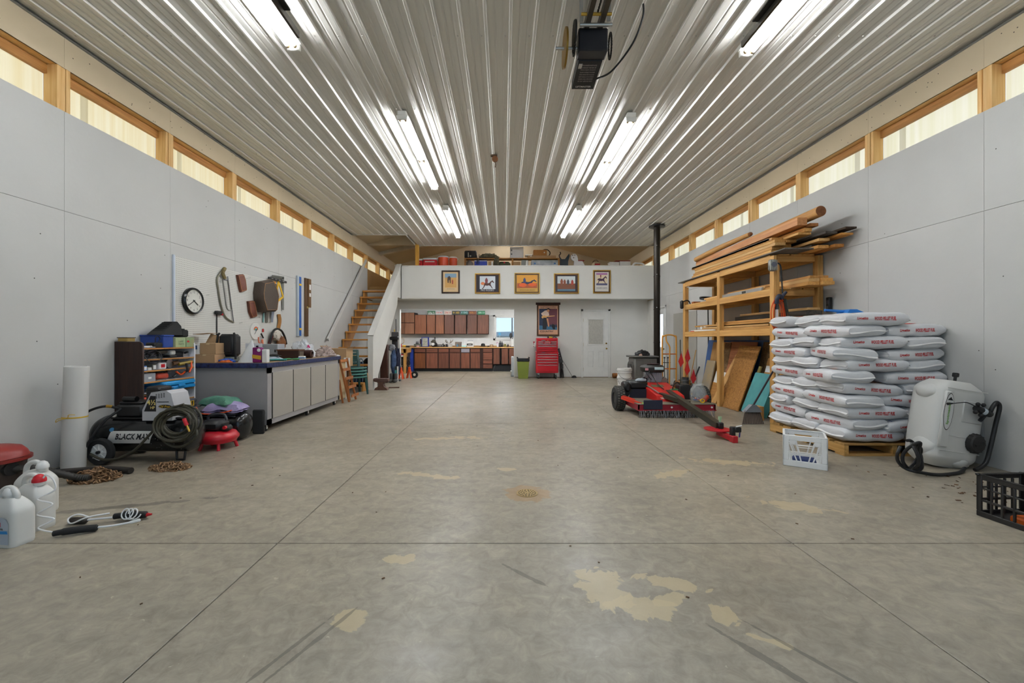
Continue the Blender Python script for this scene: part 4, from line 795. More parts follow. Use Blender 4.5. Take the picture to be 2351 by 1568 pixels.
# ---- pegboard and what hangs on it
pm = mat('cfcdc6', .65, var=.02)
pegm = bpy.data.materials.new('pegboard'); pegm.use_nodes = True
_n = pegm.node_tree.nodes; _l = pegm.node_tree.links; _p = _n['Principled BSDF']; _g = _n.new('ShaderNodeNewGeometry'); _vm = _n.new('ShaderNodeVectorMath'); _vm.operation = 'SCALE'; _vm.inputs['Scale'].default_value = 1/.0254
_fr = _n.new('ShaderNodeVectorMath'); _fr.operation = 'FRACTION'; _sb = _n.new('ShaderNodeVectorMath'); _sb.operation = 'SUBTRACT'; _sb.inputs[1].default_value = (.5, .5, .5); _mu = _n.new('ShaderNodeVectorMath'); _mu.operation = 'MULTIPLY'; _mu.inputs[1].default_value = (0, 1, 1); _ln = _n.new('ShaderNodeVectorMath'); _ln.operation = 'LENGTH'
_l.new(_g.outputs['Position'], _vm.inputs[0]); _l.new(_vm.outputs[0], _fr.inputs[0]); _l.new(_fr.outputs[0], _sb.inputs[0]); _l.new(_sb.outputs[0], _mu.inputs[0]); _l.new(_mu.outputs[0], _ln.inputs[0])
_rp = _n.new('ShaderNodeValToRGB'); _rp.color_ramp.interpolation = 'LINEAR'; _rp.color_ramp.elements[0].position = .13; _rp.color_ramp.elements[1].position = .17; _rp.color_ramp.elements[0].color = lin('5a5650'); _rp.color_ramp.elements[1].color = lin('d2d0c9')
_l.new(_ln.outputs['Value'], _rp.inputs[0]); _l.new(_rp.outputs[0], _p.inputs['Base Color']); _p.inputs['Roughness'].default_value = .6
W('pegboard', 'large white perforated pegboard on the wall above the workbench', 'pegboard', P(M().box(XL+.001, XL+.016, 5.11, 7.55, .90, 2.175), 'board', pegm), P(M().box(XL+.001, XL+.022, 5.09, 5.115, .90, 2.185), 'edge_strip', c('c4ccd8', .4)),
  *[P(M().tube([pw(a, b, .016), pw(a+d, b-e, .06)], .002, 6), 'peg_hook', STL) for a, b, d, e in ((418, 653, 22, 4), (473, 678, 8, 1), (564, 640, 12, 3), (549, 742, 8, 2), (622, 765, 12, -3))])
cy_, cz_ = 5.39, fz(691, 5.39)
xw = XL+.018
ck = M().lathe([(.170, 0), (.172, .03), (.160, .045), (.147, .042), (.145, .03)], (xw, cy_, cz_), 40, 'x', ring=True)
face = M().lathe([(0, .028), (.147, .028)], (xw, cy_, cz_), 40, 'x')
num = M()
for k in range(12):
    a = math.pi/2-(k+1)*math.pi/6
    num.text(str(k+1), (xw+.029, cy_+.115*math.cos(a), cz_+.115*math.sin(a)), (0, 1, 0), (0, 0, 1), .03)
def hand(ang, L_, w): return M().bar((xw+.033, cy_-.02*math.cos(ang), cz_-.02*math.sin(ang)), (xw+.033, cy_+L_*math.cos(ang), cz_+L_*math.sin(ang)), .003, w, (0, -math.sin(ang), math.cos(ang)))
W('wall_clock', 'round black-rimmed wall clock with white face on the pegboard', 'clock', P(ck, 'rim', BLKG), P(face, 'face', c('dedcd2', .5)), P(num, 'numerals', c('2a2a2a', .5), kind='stuff'), P(hand(math.radians(-35), .085, .010), 'hour_hand', BLK), P(hand(math.radians(213), .12, .007), 'minute_hand', BLK))
def q4(x, y, off=.03): return pw(380+x/5.878, 570+y/5.878, off)
W('bow_saw', 'camouflage-handled bow saw with a curved frame, outer of the hung pair', 'saw', P(M().tube(cat([q4(770, 300), q4(700, 400), q4(712, 560), q4(755, 790), q4(815, 930), q4(920, 1000)], 8), .011, 8), 'frame', c('84806f', .45, .4)), P(M().bar(q4(920, 1000), q4(838, 380), .002, .018, (0, 1, 0)), 'blade', DKS), P(M().tube(cat([q4(800, 270, .04), q4(775, 330, .05), q4(800, 410, .05)], 6), .024, 10), 'grip', c('8d7d4e', .7, h2='544a30', scale=30)))
W('bow_saw', 'plain grey steel bow saw hung inside the larger one', 'saw', P(M().tube(cat([q4(770, 420, .06), q4(795, 600, .06), q4(820, 780, .06), q4(850, 835, .06), q4(890, 832, .06)], 8), .009, 8), 'frame', c('8b8b86', .4, .5)), P(M().bar(q4(890, 832, .06), q4(835, 430, .06), .002, .016, (0, 1, 0)), 'blade', c('5d5a50', .4, .6)), P(M().tube([q4(770, 420, .06), q4(835, 430, .06)], .008, 8), 'top_bar', DKS))
def pouch(name, label, pts, t, m, cat_='sheath', **k):
    a = [q4(x, y, .022) for x, y in pts]; poly = [(p[1], p[2]) for p in a]
    b = [(sum(p[0] for p in poly)/len(poly)*.12+p[0]*.88, sum(p[1] for p in poly)/len(poly)*.12+p[1]*.88) for p in poly]
    n = len(poly); m_ = M().add([(XL+.018, *p) for p in poly]+[(XL+.018+t*.7, *p) for p in poly]+[(XL+.018+t, *p) for p in b], [tuple(range(n)), tuple(range(2*n, 3*n))]+[(i, (i+1) % n, n+(i+1) % n, n+i) for i in range(n)]+[(n+i, n+(i+1) % n, 2*n+(i+1) % n, 2*n+i) for i in range(n)])
    st = M().tube([(XL+.019+t, *p) for p in b], .003, 5, True)
    return W(name, label, cat_, P(m_, 'body', m), P(st, 'stitching', c('c08a5a', .7)))
pouch('leather_sheath', 'reddish leather hatchet sheath hung high on the pegboard', [(950, 360), (1030, 350), (1055, 430), (1072, 570), (1000, 592), (985, 540)], .04, LEATH)
pouch('leather_sheath', 'dark leather sheath hung low beside the brown tool bag', [(1097, 715), (1170, 705), (1195, 800), (1213, 920), (1150, 940), (1115, 860)], .04, LEATH)
pouch('tool_bag', 'big dark brown leather tool bag hung on the pegboard', [(1205, 455), (1345, 430), (1400, 560), (1422, 650), (1395, 855), (1240, 862), (1190, 690), (1183, 600)], .16, mat('4b3f35', .6, var=.12, bump=.15), 'tool bag')
def blade(pts, off, t): return M().prism([(q4(x, y, off)[1], q4(x, y, off)[2]) for x, y in pts], XL+off, XL+off+t, 'yz')
W('hand_saw', 'hand saw with yellow wooden handle hung behind the brown bag', 'saw', P(blade([(1370, 560), (1420, 580), (1380, 1000), (1350, 1000)], .03, .003), 'blade', c('7a746a', .35, .7)), P(blade([(1355, 440), (1470, 450), (1430, 600), (1380, 560)], .028, .03), 'handle', c('d98a2d', .5)))
W('hand_saw', 'hand saw with dark handle and bright grey blade beside the yellow square', 'saw', P(blade([(1430, 770), (1480, 760), (1447, 1000), (1425, 1000)], .05, .003), 'blade', c('8a8f9c', .3, .7)), P(blade([(1440, 500), (1475, 480), (1490, 640), (1475, 770), (1435, 770)], .045, .03), 'handle', c('2a2522', .5)))
W('drywall_saw', 'thin teal-edged saw blade hanging under the brown bag', 'saw', P(blade([(1318, 868), (1335, 868), (1325, 1000), (1308, 1000)], .03, .003), 'blade', c('7fb0ae', .35, .4)), P(blade([(1312, 800), (1340, 800), (1338, 870), (1314, 870)], .028, .02), 'handle', c('3a3a3a', .5)))
tri = [q4(1525, 450, .07), q4(1587, 655, .07), q4(1468, 748, .07)]
W('speed_square', 'yellow triangular speed square hung over the hand saws', 'square', *[P(M().bar(tri[i], tri[(i+1) % 3], .012, .035, (1, 0, 0) if False else (0, .3, 1)), n_, YEL) for i, n_ in enumerate(('long_edge', 'foot', 'hypotenuse'))])
W('framing_square', 'grey steel framing square hung at the pegboard end', 'square', P(M().bar(q4(1440, 378), q4(1600, 400), .003, .045), 'tongue', c('6d6e66', .4, .6)), P(M().bar(q4(1585, 395), q4(1585, 832), .003, .06, (0, 1, 0)), 'blade', c('7d7e7a', .4, .6)))
W('torpedo_bar', 'black slotted metal bar hung level at the pegboard top', 'bar', P(M().bar(q4(1390, 398, .05), q4(1630, 460, .05), .02, .035), 'bar', BLK), *[P(M().bar(q4(1430+k*50, 405+k*12.5, .062), q4(1455+k*50, 411+k*12.5, .062), .002, .012), 'slot', STL) for k in range(4)])
W('pry_handle', 'worn tan leather strap hanging by the pegboard end', 'strap', P(M().grid(lambda u, v: Vector(q4(1505+50*u+12*math.sin(v*4), 890+215*v, .03))+Vector((.006*math.sin(u*6), 0, 0)), 6, 12), 'strap', mat('9a6a2e', .6, var=.2)))
W('tool_belt', 'black, cream and brown leather tool belt hung on the pegboard end', 'tool belt', P(M().at(q4(1560, 1240, .08)).lump((0, 0, -.06), (.06, .13, .14), 41, .4, 3, flat=False), 'pouch', mat('7a4a22', .6, var=.2)), P(M().at(q4(1500, 1170, .08)).lump((0, 0, 0), (.05, .11, .10), 42, .5, 4, flat=False), 'padding', mat('c9c0b2', .8, var=.15)), P(M().tube(cat([q4(1410, 1280, .06), q4(1440, 1150, .08), q4(1490, 1090, .09), q4(1560, 1110, .1), q4(1610, 1200, .1), q4(1630, 1290, .07)], 6), .018, 8), 'belt', BLK), P(M().bar(q4(1400, 1290, .05), q4(1440, 1180, .06), .03, .04), 'red_holster', c('5c1f22', .5)))
dy_, dz_ = 6.76, fz(760, 6.76)
fac = M().lathe([(0, .014), (.135, .014), (.142, .006), (.142, 0)], (xw, dy_, dz_), 36, 'x')
arcs = []
for r0, r1, hx in ((.045, .062, 'd8472c'), (.036, .045, 'e7b43c'), (.022, .036, '3f9aa0'), (0, .022, '1e6d86')):
    mm = M(); A = [math.radians(10+16*i) for i in range(11)]
    mm.add([(xw+.016, dy_+r1*math.cos(a), dz_+.01+r1*math.sin(a)) for a in A]+[(xw+.016, dy_+r0*math.cos(a), dz_+.01+r0*math.sin(a)) for a in A], [(i, i+1, 12+i, 11+i) for i in range(10)])
    arcs.append(P(mm, 'rainbow_arc', c(hx, .5)))
W('dial_thermometer', 'round white dial thermometer with rainbow scale', 'thermometer', P(fac, 'face', c('dddbd4', .5)), *arcs, P(M().bar((xw+.018, dy_-.04, dz_-.05), (xw+.018, dy_+.055, dz_+.06), .002, .007, (0, -.7, .7)), 'needle', c('3a3a3a', .5)))
W('bar_clamp', 'black bar clamp with red jaw hung upright on the pegboard', 'clamp', P(M().bar(pw(497.5, 722), pw(497.5, 800), .008, .022, (0, 1, 0)), 'bar', BLK), P(M().rb(XL+.02, XL+.07, 5.80, 5.90, fz(722, 5.85), fz(717, 5.85)+.02, .008), 'jaw', BLK), P(M().rb(XL+.03, XL+.06, 5.90, 5.94, fz(724, 5.9), fz(719, 5.9), .006), 'red_pad', RED))
W('tape_holder', 'orange handled snips hung below the thermometer', 'snips', P(M().tube(cat([q4(1255, 1200, .04), q4(1262, 1270, .05), q4(1300, 1290, .05)], 6), .010, 8), 'grip', c('d9785a', .5)), P(M().bar(q4(1305, 1230, .045), q4(1310, 1300, .045), .02, .03, (0, 1, 0)), 'grip', c('e0825f', .5)), P(M().tube([q4(1290, 1150, .04), q4(1320, 1210, .04)], .012, 8), 'jaw', BLK))
bt('red_tag', 'small red tag pinned on the pegboard', 'tag', XL+.018, XL+.024, q4(1312, 1110)[1], q4(1335, 1110)[1], fz(762.5, 7.0), fz(755.5, 7.0), c('b02a26', .5), P(M().cyl((XL+.02, q4(1323, 1100)[1], fz(754.5, 7.0)), (XL+.03, q4(1323, 1100)[1], fz(754.5, 7.0)), .004), 'pin', STL), b=.001)
def level(px0, px1, t, b, mm, label, vials):
    y0 = yl(px0); y1 = yl(px1); d = (y0+y1)/2; z1 = fz(t, d); z0 = fz(b, d)
    W('spirit_level', label, 'spirit level', P(M().box(XL+.002, XL+.03, y0, y1, z0, z1), 'body', mm[0]), P(M().box(XL+.03, XL+.034, y0+(y1-y0)*.45, y1-.01, z0+.01, z1-.01), 'web', mm[1]), *[P(M().rb(XL+.028, XL+.04, y0+(y1-y0)*.4, y1-.005, z0+(z1-z0)*v-.02, z0+(z1-z0)*v+.02, .004), 'vial', mm[2]) for v in vials])
level(679.5, 688.5, 634, 772, (c('b7c1c9', .4, .3), c('2459a8', .4), YEL), 'blue and silver spirit level hung upright on the wall', (.12, .86))
level(698, 705, 639, 772, (wood('6b5033', '4c3621', 'z'), c('5a4128', .6), c('9a8b4a', .5)), 'brown wooden spirit level hung upright on the wall', (.5,))
W('folding_rule', 'short brown wooden rule hung over the brown level', 'rule', P(M().box(XL+.035, XL+.05, yl(703), yl(709), fz(705, 8.5), fz(639, 8.5)), 'stick', wood('7a5a34', '54391f', 'z')), P(M().box(XL+.05, XL+.053, yl(704.5), yl(708), fz(664, 8.5), fz(652, 8.5)).box(XL+.05, XL+.053, yl(704.5), yl(708), fz(680, 8.5), fz(672, 8.5)), 'white_marks', WHT))
# ---- stair
T0, RUN, RISE = 9.30, .216, .1967
TR = wood('d79a4e', 'b97a31', 'x', .5)
sw = []
NT = 13
for k in range(NT):
    y = T0+RUN*k; z_ = .185+RISE*k
    sw.append(P(M().rb(-4.005, -3.115, y-.02, y+.245, z_-.038, z_, .004), 'tread', TR))
for x0, x1 in ((-4.0, -3.962), (-3.158, -3.12)):
    up = []
    for k in range(NT):
        y = T0+RUN*k; z_ = .185+RISE*k-.039
        up += [(y+.01, z_-RISE+.039 if k else 0), (y+.01, z_), ]
        if k < NT-1: up += [(y+RUN+.01, z_)]
    low = [(T0+RUN*(NT-1)+.25, .185+RISE*(NT-1)-.04), (T0+RUN*(NT-1)+.25, .185+RISE*(NT-1)-.36), (T0+.42, 0)]
    sw.append(P(M().prism(up+low, x0, x1, 'yz'), 'stringer', wood('d59a50', 'b97b35', 'z', .5), smooth=False))
W('staircase', 'open-riser yellow pine staircase up to the loft', 'staircase', *sw)
ss = [(9.63, 0), (9.93, 0), (10.02, .32), (11.80, 2.12), (11.85, 2.35), (12.28, 2.35), (12.28, 3.32), (12.20, 3.32), (9.63, 1.25)]
S('wall_stair', P(M().prism(ss, -3.11, -3.00, 'yz'), 'panel', PAINTW), P(M().bar((-3.055, 9.60, 1.245), (-3.055, 12.22, 3.345), .14, .03, (0, -.6, .8)), 'cap_rail', c('d5d3cd', .5)), P(M().box(-3.115, -2.995, 9.60, 9.63, 0, 1.23), 'end_trim', c('dcdad4', .5)), P(M().box(-3.175, -3.0, 12.2, 12.285, 2.35, 3.33), 'corner', PAINTW))
a, b = Vector((-3.965, 9.44, 1.15)), Vector((-3.965, 12.06, 3.43))
W('stair_handrail', 'white sloping handrail fixed to the wall beside the stair', 'handrail', P(M().bar(a, b, .04, .07, (0, -.66, .75)), 'rail', c('cfcdc8', .5)), *[P(M().tube([a.lerp(b, t)+Vector((0, 0, -.02)), a.lerp(b, t)+Vector((-.03, 0, -.06)), a.lerp(b, t)+Vector((-.062, 0, -.06))], .008, 8), 'bracket', DKS) for t in (.08, .5, .8)])
# ---- beside and under the stair
carton('carton', 'open brown carton beside the foot of the stair', -3.55, -3.08, 8.20, 8.55, .62, .98, open_=True)
W('milk_stand', 'low dark wooden stand under the open carton by the stair', 'stand', P(M().rb(-3.58, -3.14, 8.16, 8.60, .58, .615), 'top', wood('6b4a2e', '4d331f', 'x')), *[P(M().box(x, x+.05, y, y+.05, 0, .58), 'leg', wood('6b4a2e', '4d331f', 'z')) for x in (-3.56, -3.21) for y in (8.18, 8.53)])
GRN = c('1d4440', .4)
def chair(loc, rz, label):
    seat = M().rb(-.21, .21, -.21, .20, .36, .385, .012); fr = M().tube(cat([(-.21, -.20, .372), (-.12, -.235, .366), (0, -.245, .364), (.12, -.235, .366), (.21, -.20, .372)], 6), .02, 8)
    ps = [P(seat, 'seat', GRN), P(fr, 'front_lip', c('356d66', .35))]
    for s_ in (-1, 1):
        ps.append(P(M().tube([(s_*.19, -.19, .36), (s_*.225, -.22, 0)], [.03, .02], 8), 'leg', GRN)); ps.append(P(M().tube([(s_*.18, .18, .36), (s_*.215, .25, 0)], [.03, .02], 8), 'leg', GRN))
        ps.append(P(M().bar((s_*.19, .19, .38), (s_*.18, .27, .74), .045, .025, (0, 1, 0)), 'back_post', GRN))
    for z_ in (.50, .57, .64, .72): ps.append(P(M().bar((-.19, .235+(z_-.6)*.22, z_), (.19, .235+(z_-.6)*.22, z_), .018, .035), 'back_slat', GRN))
    r = W('stacking_chair', label, 'chair', *ps, group='stack of green plastic chairs', base=(0, 0, 0)); r.location = loc; r.rotation_euler[2] = rz
    return r
c0 = chair((-3.20, 8.92, 0), math.radians(38), 'dark green plastic chair, lowest of the stack by the stair')
for k, l in ((1, 'dark green plastic chair, second up in the stack by the stair'), (2, 'dark green plastic chair, third up in the stack by the stair'), (3, 'dark green plastic chair, topmost of the stack by the stair')): tree(c0, (-3.20-.004*k, 8.92+.004*k, .062*k), (0, 0, math.radians(38)), l)
FW = wood('b5703c', '8f5429', 'z')
r = W('folding_chair', 'folded wooden slat chair leaning at the end of the workbench', 'chair', P(M().bar((-2.99, 7.62, .80), (-2.86, 7.75, .0), .02, .035, (1, 0, 0)), 'leg', FW), P(M().bar((-2.99, 7.98, .80), (-2.86, 8.10, .0), .02, .035, (1, 0, 0)), 'leg', FW), P(M().bar((-3.0, 7.64, .42), (-2.92, 7.60, .0), .02, .03, (1, 0, 0)), 'leg', FW), P(M().bar((-3.0, 7.97, .42), (-2.92, 7.94, .0), .02, .03, (1, 0, 0)), 'leg', FW),
  *[P(M().bar((-2.985+.05*k, 7.63+.01*k, .76-.16*k), (-2.985+.05*k, 7.99+.01*k, .76-.16*k), .015, .05), 'slat', FW) for k in range(5)], P(M().rb(-3.03, -3.005, 7.66, 7.96, .05, .75, .004), 'seat', c('c9b48c', .7)))
W('white_board_offcut', 'narrow white board stood behind the folded chair', 'board', P(M().rb(-3.10, -3.06, 8.12, 8.15, 0, .80, .002).rb(-3.10, -3.0, 8.15, 8.17, .55, .80, .002), 'board', WHT))
W('anvil', 'rusty brown iron anvil on the slab by the stair wall', 'anvil', P(M().prism([(-2.96, 0), (-2.66, 0), (-2.68, .045), (-2.74, .08), (-2.76, .14), (-2.72, .19), (-2.90, .19), (-2.86, .14), (-2.88, .08), (-2.94, .045)], 9.56, 9.70), 'base', mat('5c4138', .6, .4, h2='7a5b4c', scale=14)), P(M().rb(-2.92, -2.64, 9.555, 9.705, .19, .265, .008), 'face', mat('6e5650', .45, .5)), P(M().lathe([(.055, 0), (.045, .06), (.02, .12), (.004, .15)], (-2.94, 9.63, .225), 16, 'x').at() if False else M().tube([(-2.91, 9.63, .225), (-2.98, 9.63, .228), (-3.03, 9.63, .24)], [.055, .04, .008], 14), 'horn', mat('6e5650', .45, .5)))
W('tie_plate', 'short rusty iron bar lying on the slab behind the anvil', 'bar', P(M().bar((-2.74, 9.98, .012), (-2.50, 10.02, .012), .09, .022), 'bar', mat('5b4034', .7, .3)))
W('beam_offcut', 'dark brown timber beam stood upright under the stair side', 'beam', P(M().rb(-3.32, -3.13, 11.25, 11.40, 0, 1.02, .006), 'beam', wood('4e2c1e', '36190f', 'z', .6)), P(M().rb(-3.28, -3.18, 11.27, 11.38, 1.02, 1.10, .01), 'rag', c('9a5a30', .7)))
W('bench_vise', 'grey machine head with a white lever on top of the upright beam', 'vise', P(M().rb(-3.40, -3.30, 11.20, 11.34, 1.05, 1.22, .02), 'jaw', c('4a4a42', .5, .4)), P(M().rb(-3.30, -3.24, 11.22, 11.32, 1.08, 1.19, .01), 'body', c('c9c9c9', .4, .3)), P(M().cyl((-3.35, 11.2, 1.06), (-3.35, 11.2, .82), .012), 'lever', WHT), P(M().box(-3.38, -3.26, 11.24, 11.34, 1.0, 1.06), 'clamp', DKS))
W('hanging_jackets', 'navy and blue work jackets draped on a stand under the stair end', 'jackets', P(M().at((-3.06, 11.62, .56)).lump((0, 0, 0), (.075, .12, .36), 51, .35, 3, 36, 24, False), 'blue_jacket', mat('4b6285', .95, h2='2c3b58', var=0, scale=6, bump=.2)), P(M().at((-2.99, 11.78, .52)).lump((0, 0, 0), (.09, .13, .40), 53, .35, 3, 36, 24, False), 'navy_jacket', mat('23263a', .95, bump=.2)), P(M().at((-3.10, 11.6, .93)).lump((0, 0, 0), (.10, .10, .10), 55, .4, 3, flat=False), 'grey_collar', mat('7d7f83', .9)), P(M().cyl((-3.02, 11.72, 0), (-3.02, 11.72, 1.1), .02), 'stand_pole', BLK), P(M().lathe([(0, 0), (.15, 0), (.14, .03), (0, .04)], (-3.02, 11.72, 0), 20), 'stand_foot', BLK))
W('floor_scrubber_seat', 'black padded seat with white side tubes above the jackets', 'seat', P(M().rb(-3.24, -3.0, 11.85, 12.02, 1.14, 1.24, .03), 'pad', BLK), P(M().rb(-3.22, -3.02, 12.0, 12.05, 1.24, 1.38, .01), 'backing', c('5a5a5a', .5)), P(M().cyl((-2.98, 11.94, 1.02), (-2.98, 11.94, 1.40), .014).cyl((-3.25, 11.94, 1.1), (-3.25, 11.94, 1.35), .012), 'side_tubes', WHT), P(M().box(-3.2, -3.04, 11.98, 12.02, 0, 1.14), 'column', c('3a3a3c', .5, .3)))
W('yellow_handled_tool', 'yellow handled long tool leaning behind the black seat', 'tool', P(M().tube([(-3.2, 12.15, 0), (-3.17, 12.15, 1.45)], .014, 8), 'shaft', YEL), P(M().tube([(-3.13, 12.16, 0.0), (-3.13, 12.16, 1.75)], .012, 8), 'second_shaft', BLK))
W('boot_pair', 'grey work boots on the slab below the jackets', 'boots', *[P(M().rb(x, x+.09, 11.2, 11.44, .0, .09, .03).rb(x+.005, x+.085, 11.33, 11.44, .08, .24, .02), 'boot', c('4d4c4a', .7)) for x in (-3.10, -2.98)])
W('long_level', 'white and teal boxed level stood upright by the jackets', 'level', P(M().rb(-2.99, -2.93, 11.48, 11.52, 0, .42, .004), 'box', c('2a2d2c', .5)), P(M().box(-2.925, -2.895, 11.48, 11.51, .0, .42), 'white_side', WHT), P(M().box(-2.985, -2.935, 11.476, 11.48, .2, .32), 'teal_label', c('3f9a96', .5)))
W('garbage_bag', 'shiny black plastic sack stuffed under the stair', 'bag', P(M().lump((-3.52, 10.6, 0), (.34, .35, .62), 61, .4, 2.4, 36, 24), 'sack', c('1a1a1c', .3, bump=.3)), P(M().lump((-3.5, 10.6, .5), (.06, .06, .16), 62, .4, 3), 'neck', c('1a1a1c', .3)))
W('folded_lawn_chair', 'folded blue tubular chair leaning under the stair treads', 'chair', *[P(M().tube(cat([(-3.62+.07*k, 10.05, .02), (-3.60+.07*k, 10.12, .55), (-3.57+.07*k, 10.2, .68), (-3.5+.07*k, 10.2, .6), (-3.48+.07*k, 10.1, .02)], 5), .012, 8), 'frame_tube', c('8ea6bd', .35, .4)) for k in range(2)], P(M().bar((-3.52, 10.14, .1), (-3.52, 10.22, .6), .20, .02, (0, 1, 0)), 'fabric', c('3b5a86', .8)))
def jackstand(cx, cy, label):
    ps = []
    for a in (45, 135, 225, 315):
        a = math.radians(a); ps.append(P(M().bar((cx+.10*math.cos(a), cy+.10*math.sin(a), 0), (cx+.025*math.cos(a), cy+.025*math.sin(a), .27), .05, .012, (math.cos(a), math.sin(a), .3)), 'leg', c('e2531d', .45)))
    ps += [P(M().rb(cx-.03, cx+.03, cy-.03, cy+.03, .24, .34, .006), 'column', c('e2531d', .45)), P(M().rb(cx-.014, cx+.014, cy-.014, cy+.014, .34, .37, .003).prism([(cx-.035, .40), (cx-.02, .37), (cx+.02, .37), (cx+.035, .40), (cx+.018, .385), (cx-.018, .385)], cy-.02, cy+.02), 'ratchet_post', STL)]
    W('jack_stand', label, 'jack stand', *ps, group='orange jack stands')
jackstand(-3.02, 12.30, 'orange steel jack stand, the one next to the jackets'); jackstand(-2.83, 12.55, 'orange steel jack stand beside the black rubber wheel')
W('hand_cart_wheel', 'small black rubber wheel behind the orange jack stands', 'wheel', P(M().lathe([(.04, -.025), (.09, -.025), (.105, 0), (.09, .025), (.04, .025)], (-2.68, 12.58, .105), 24, 'y', ring=True), 'tyre', RUB), P(M().lathe([(0, -.02), (.042, -.02), (.042, .02), (0, .02)], (-2.68, 12.58, .105), 18, 'y'), 'hub', c('e8dfd0', .5)))
# ================================================================== BACK: kitchen
CB = lambda a, b: wood(a, b, 'z', .5, .22)
CW = CB('7f4b36', '5a3324'); CWX = wood('7f4b36', '5a3324', 'x', .5, .22); CWO = CB('96582f', '6b3c20'); CWL = CB('a8765a', '875a42'); CDK = c('33190f', .7)
d0 = 15.2
ed = [950.4, 977.8, 1005.9, 1031.4, 1057.6, 1079.3, 1103.5]
for i in range(6):
    x0, x1 = fx(ed[i], d0), fx(ed[i+1], d0); cm = CWO if i == 0 else CW
    W('base_cabinet', ('orange brown base cabinet nearest the kitchen table', 'reddish base cabinet with one drawer, second from the kitchen table', 'reddish base cabinet with one drawer, third from the kitchen table', 'reddish base cabinet with one drawer, fourth from the kitchen table', 'base cabinet with a pale grey drawer front', 'brown base cabinet next to the drawer unit')[i], 'cabinet',
      P(M().box(x0, x1, d0+.02, YE-.01, .105, .85), 'carcass', CDK), P(M().box(x0, x1, d0+.09, YE-.01, 0, .105), 'toe_kick', BLK), P(M().rb(x0+.02, x1-.025, d0, d0+.02, .69, .825, .004), 'drawer', c('8f8a94', .5) if i == 4 else CWX), P(M().rb(x0+.02, x1-.025, d0, d0+.02, .115, .665, .004), 'door', cm), group='kitchen base cabinets')
x0, x1 = fx(1103.5, d0)+.001, fx(1131, d0)
W('drawer_unit', 'reddish brown four drawer unit under the kitchen counter', 'drawer unit', P(M().box(x0, x1, d0+.02, YE-.01, .105, .85), 'carcass', CDK), P(M().box(x0, x1, d0+.09, YE-.01, 0, .105), 'toe_kick', BLK), *[P(M().rb(x0+.09, x1-.015, d0, d0+.02, a, b, .004), 'drawer', CWX) for a, b in ((.70, .825), (.43, .685), (.285, .415), (.115, .265))])
for i, (a, b) in enumerate(((1132, 1147.5), (1151, 1167), (1168, 1190))):
    x0, x1 = fx(a, d0)+.002, fx(b, d0)
    W('hung_cabinet', ('dark hung base cabinet beside the drawer unit', 'dark hung base cabinet in the middle of the three', 'dark hung base cabinet next to the opening jamb')[i], 'cabinet', P(M().box(x0, x1, d0+.02, YE-.01, .255, .85), 'carcass', CDK), P(M().rb(x0+.015, x1-.015, d0, d0+.02, .265, .83, .004), 'door', CB('7d4c38', '5a3424')), group='hung cabinets at the counter end')
W('black_floor_box', 'low black tool box under the hung cabinets', 'box', P(M().rb(fx(1133, 15.3), fx(1182, 15.3), 15.28, 15.7, 0, .235, .01), 'box', c('17181c', .5)), P(M().bar((fx(1137, 15.27), 15.27, .225), (fx(1131, 15.27), 15.27, .01), .006, .006), 'cable', c('9a9a9a', .4)))
W('kitchen_counter', 'long pale wooden counter on the kitchen base cabinets', 'counter', P(M().rb(fx(920, d0)-.2, fx(1190, d0), d0-.02, YE-.005, .85, .885, .004), 'top', wood('d2a56c', 'b98a50', 'x')), P(M().box(fx(920, d0)-.2, fx(1190, d0), YE-.025, YE-.004, .885, .93), 'backsplash', wood('d2a56c', 'b98a50', 'x')))
tx = fx(941, 14.9)
W('kitchen_table', 'pine worktable standing left of the kitchen cabinets', 'table', P(M().rb(XL+.02, tx, 14.3, 15.15, .84, .88, .004), 'top', wood('e0c08c', 'c99c5e', 'x')), P(M().box(XL+.04, tx-.01, 14.32, 14.36, .70, .84), 'apron', wood('d3a25c', 'b67f3a', 'x')), P(M().box(tx-.04, tx, 14.34, 15.12, .70, .84), 'apron', wood('d3a25c', 'b67f3a', 'y')), *[P(M().box(x, x+.09, y, y+.09, 0, .84), 'leg', wood('d3a25c', 'b67f3a', 'z')) for x, y in ((tx-.09, 14.32), (tx-.22, 15.0), (XL+.05, 14.32))])
bt('blue_tote', 'tall blue plastic tote between table and cabinets', 'tote', fx(942, 15.2), fx(949, 15.2), 15.15, 15.6, .0, .80, c('22398a', .45), P(M().rb(fx(941.6, 15.2), fx(949.4, 15.2), 15.14, 15.61, .78, .82), 'lid', c('1a2b66', .45)))
W('black_machine', 'black wheeled machine with white and red parts under the pine table', 'machine', P(M().rb(-3.62, -3.35, 14.4, 14.85, .12, .55, .05), 'body', BLK), P(M().lathe([(0, -.03), (.11, -.03), (.12, 0), (.11, .03), (0, .03)], (-3.36, 14.38, .12), 20, 'y'), 'wheel', RUB), P(M().rb(-3.6, -3.4, 14.36, 14.42, .56, .62, .02), 'white_cap', WHT), P(M().rb(-3.58, -3.44, 14.36, 14.4, .62, .66, .01), 'red_cap', RED), P(M().tube(cat([(-3.35, 14.4, .3), (-3.25, 14.36, .45), (-3.22, 14.36, .3), (-3.26, 14.36, .08)], 6), .01, 6), 'cable', BLK))
du = 15.48
ud = [(920.5, 928.6, 0), (929.3, 951, 0), (952.3, 978.5, 1), (979.7, 999, 1), (1000.2, 1019.3, 1), (1020.5, 1042.3, 2), (1044.2, 1070.3, 2), (1073, 1095.2, 2), (1096.5, 1122, 2)]
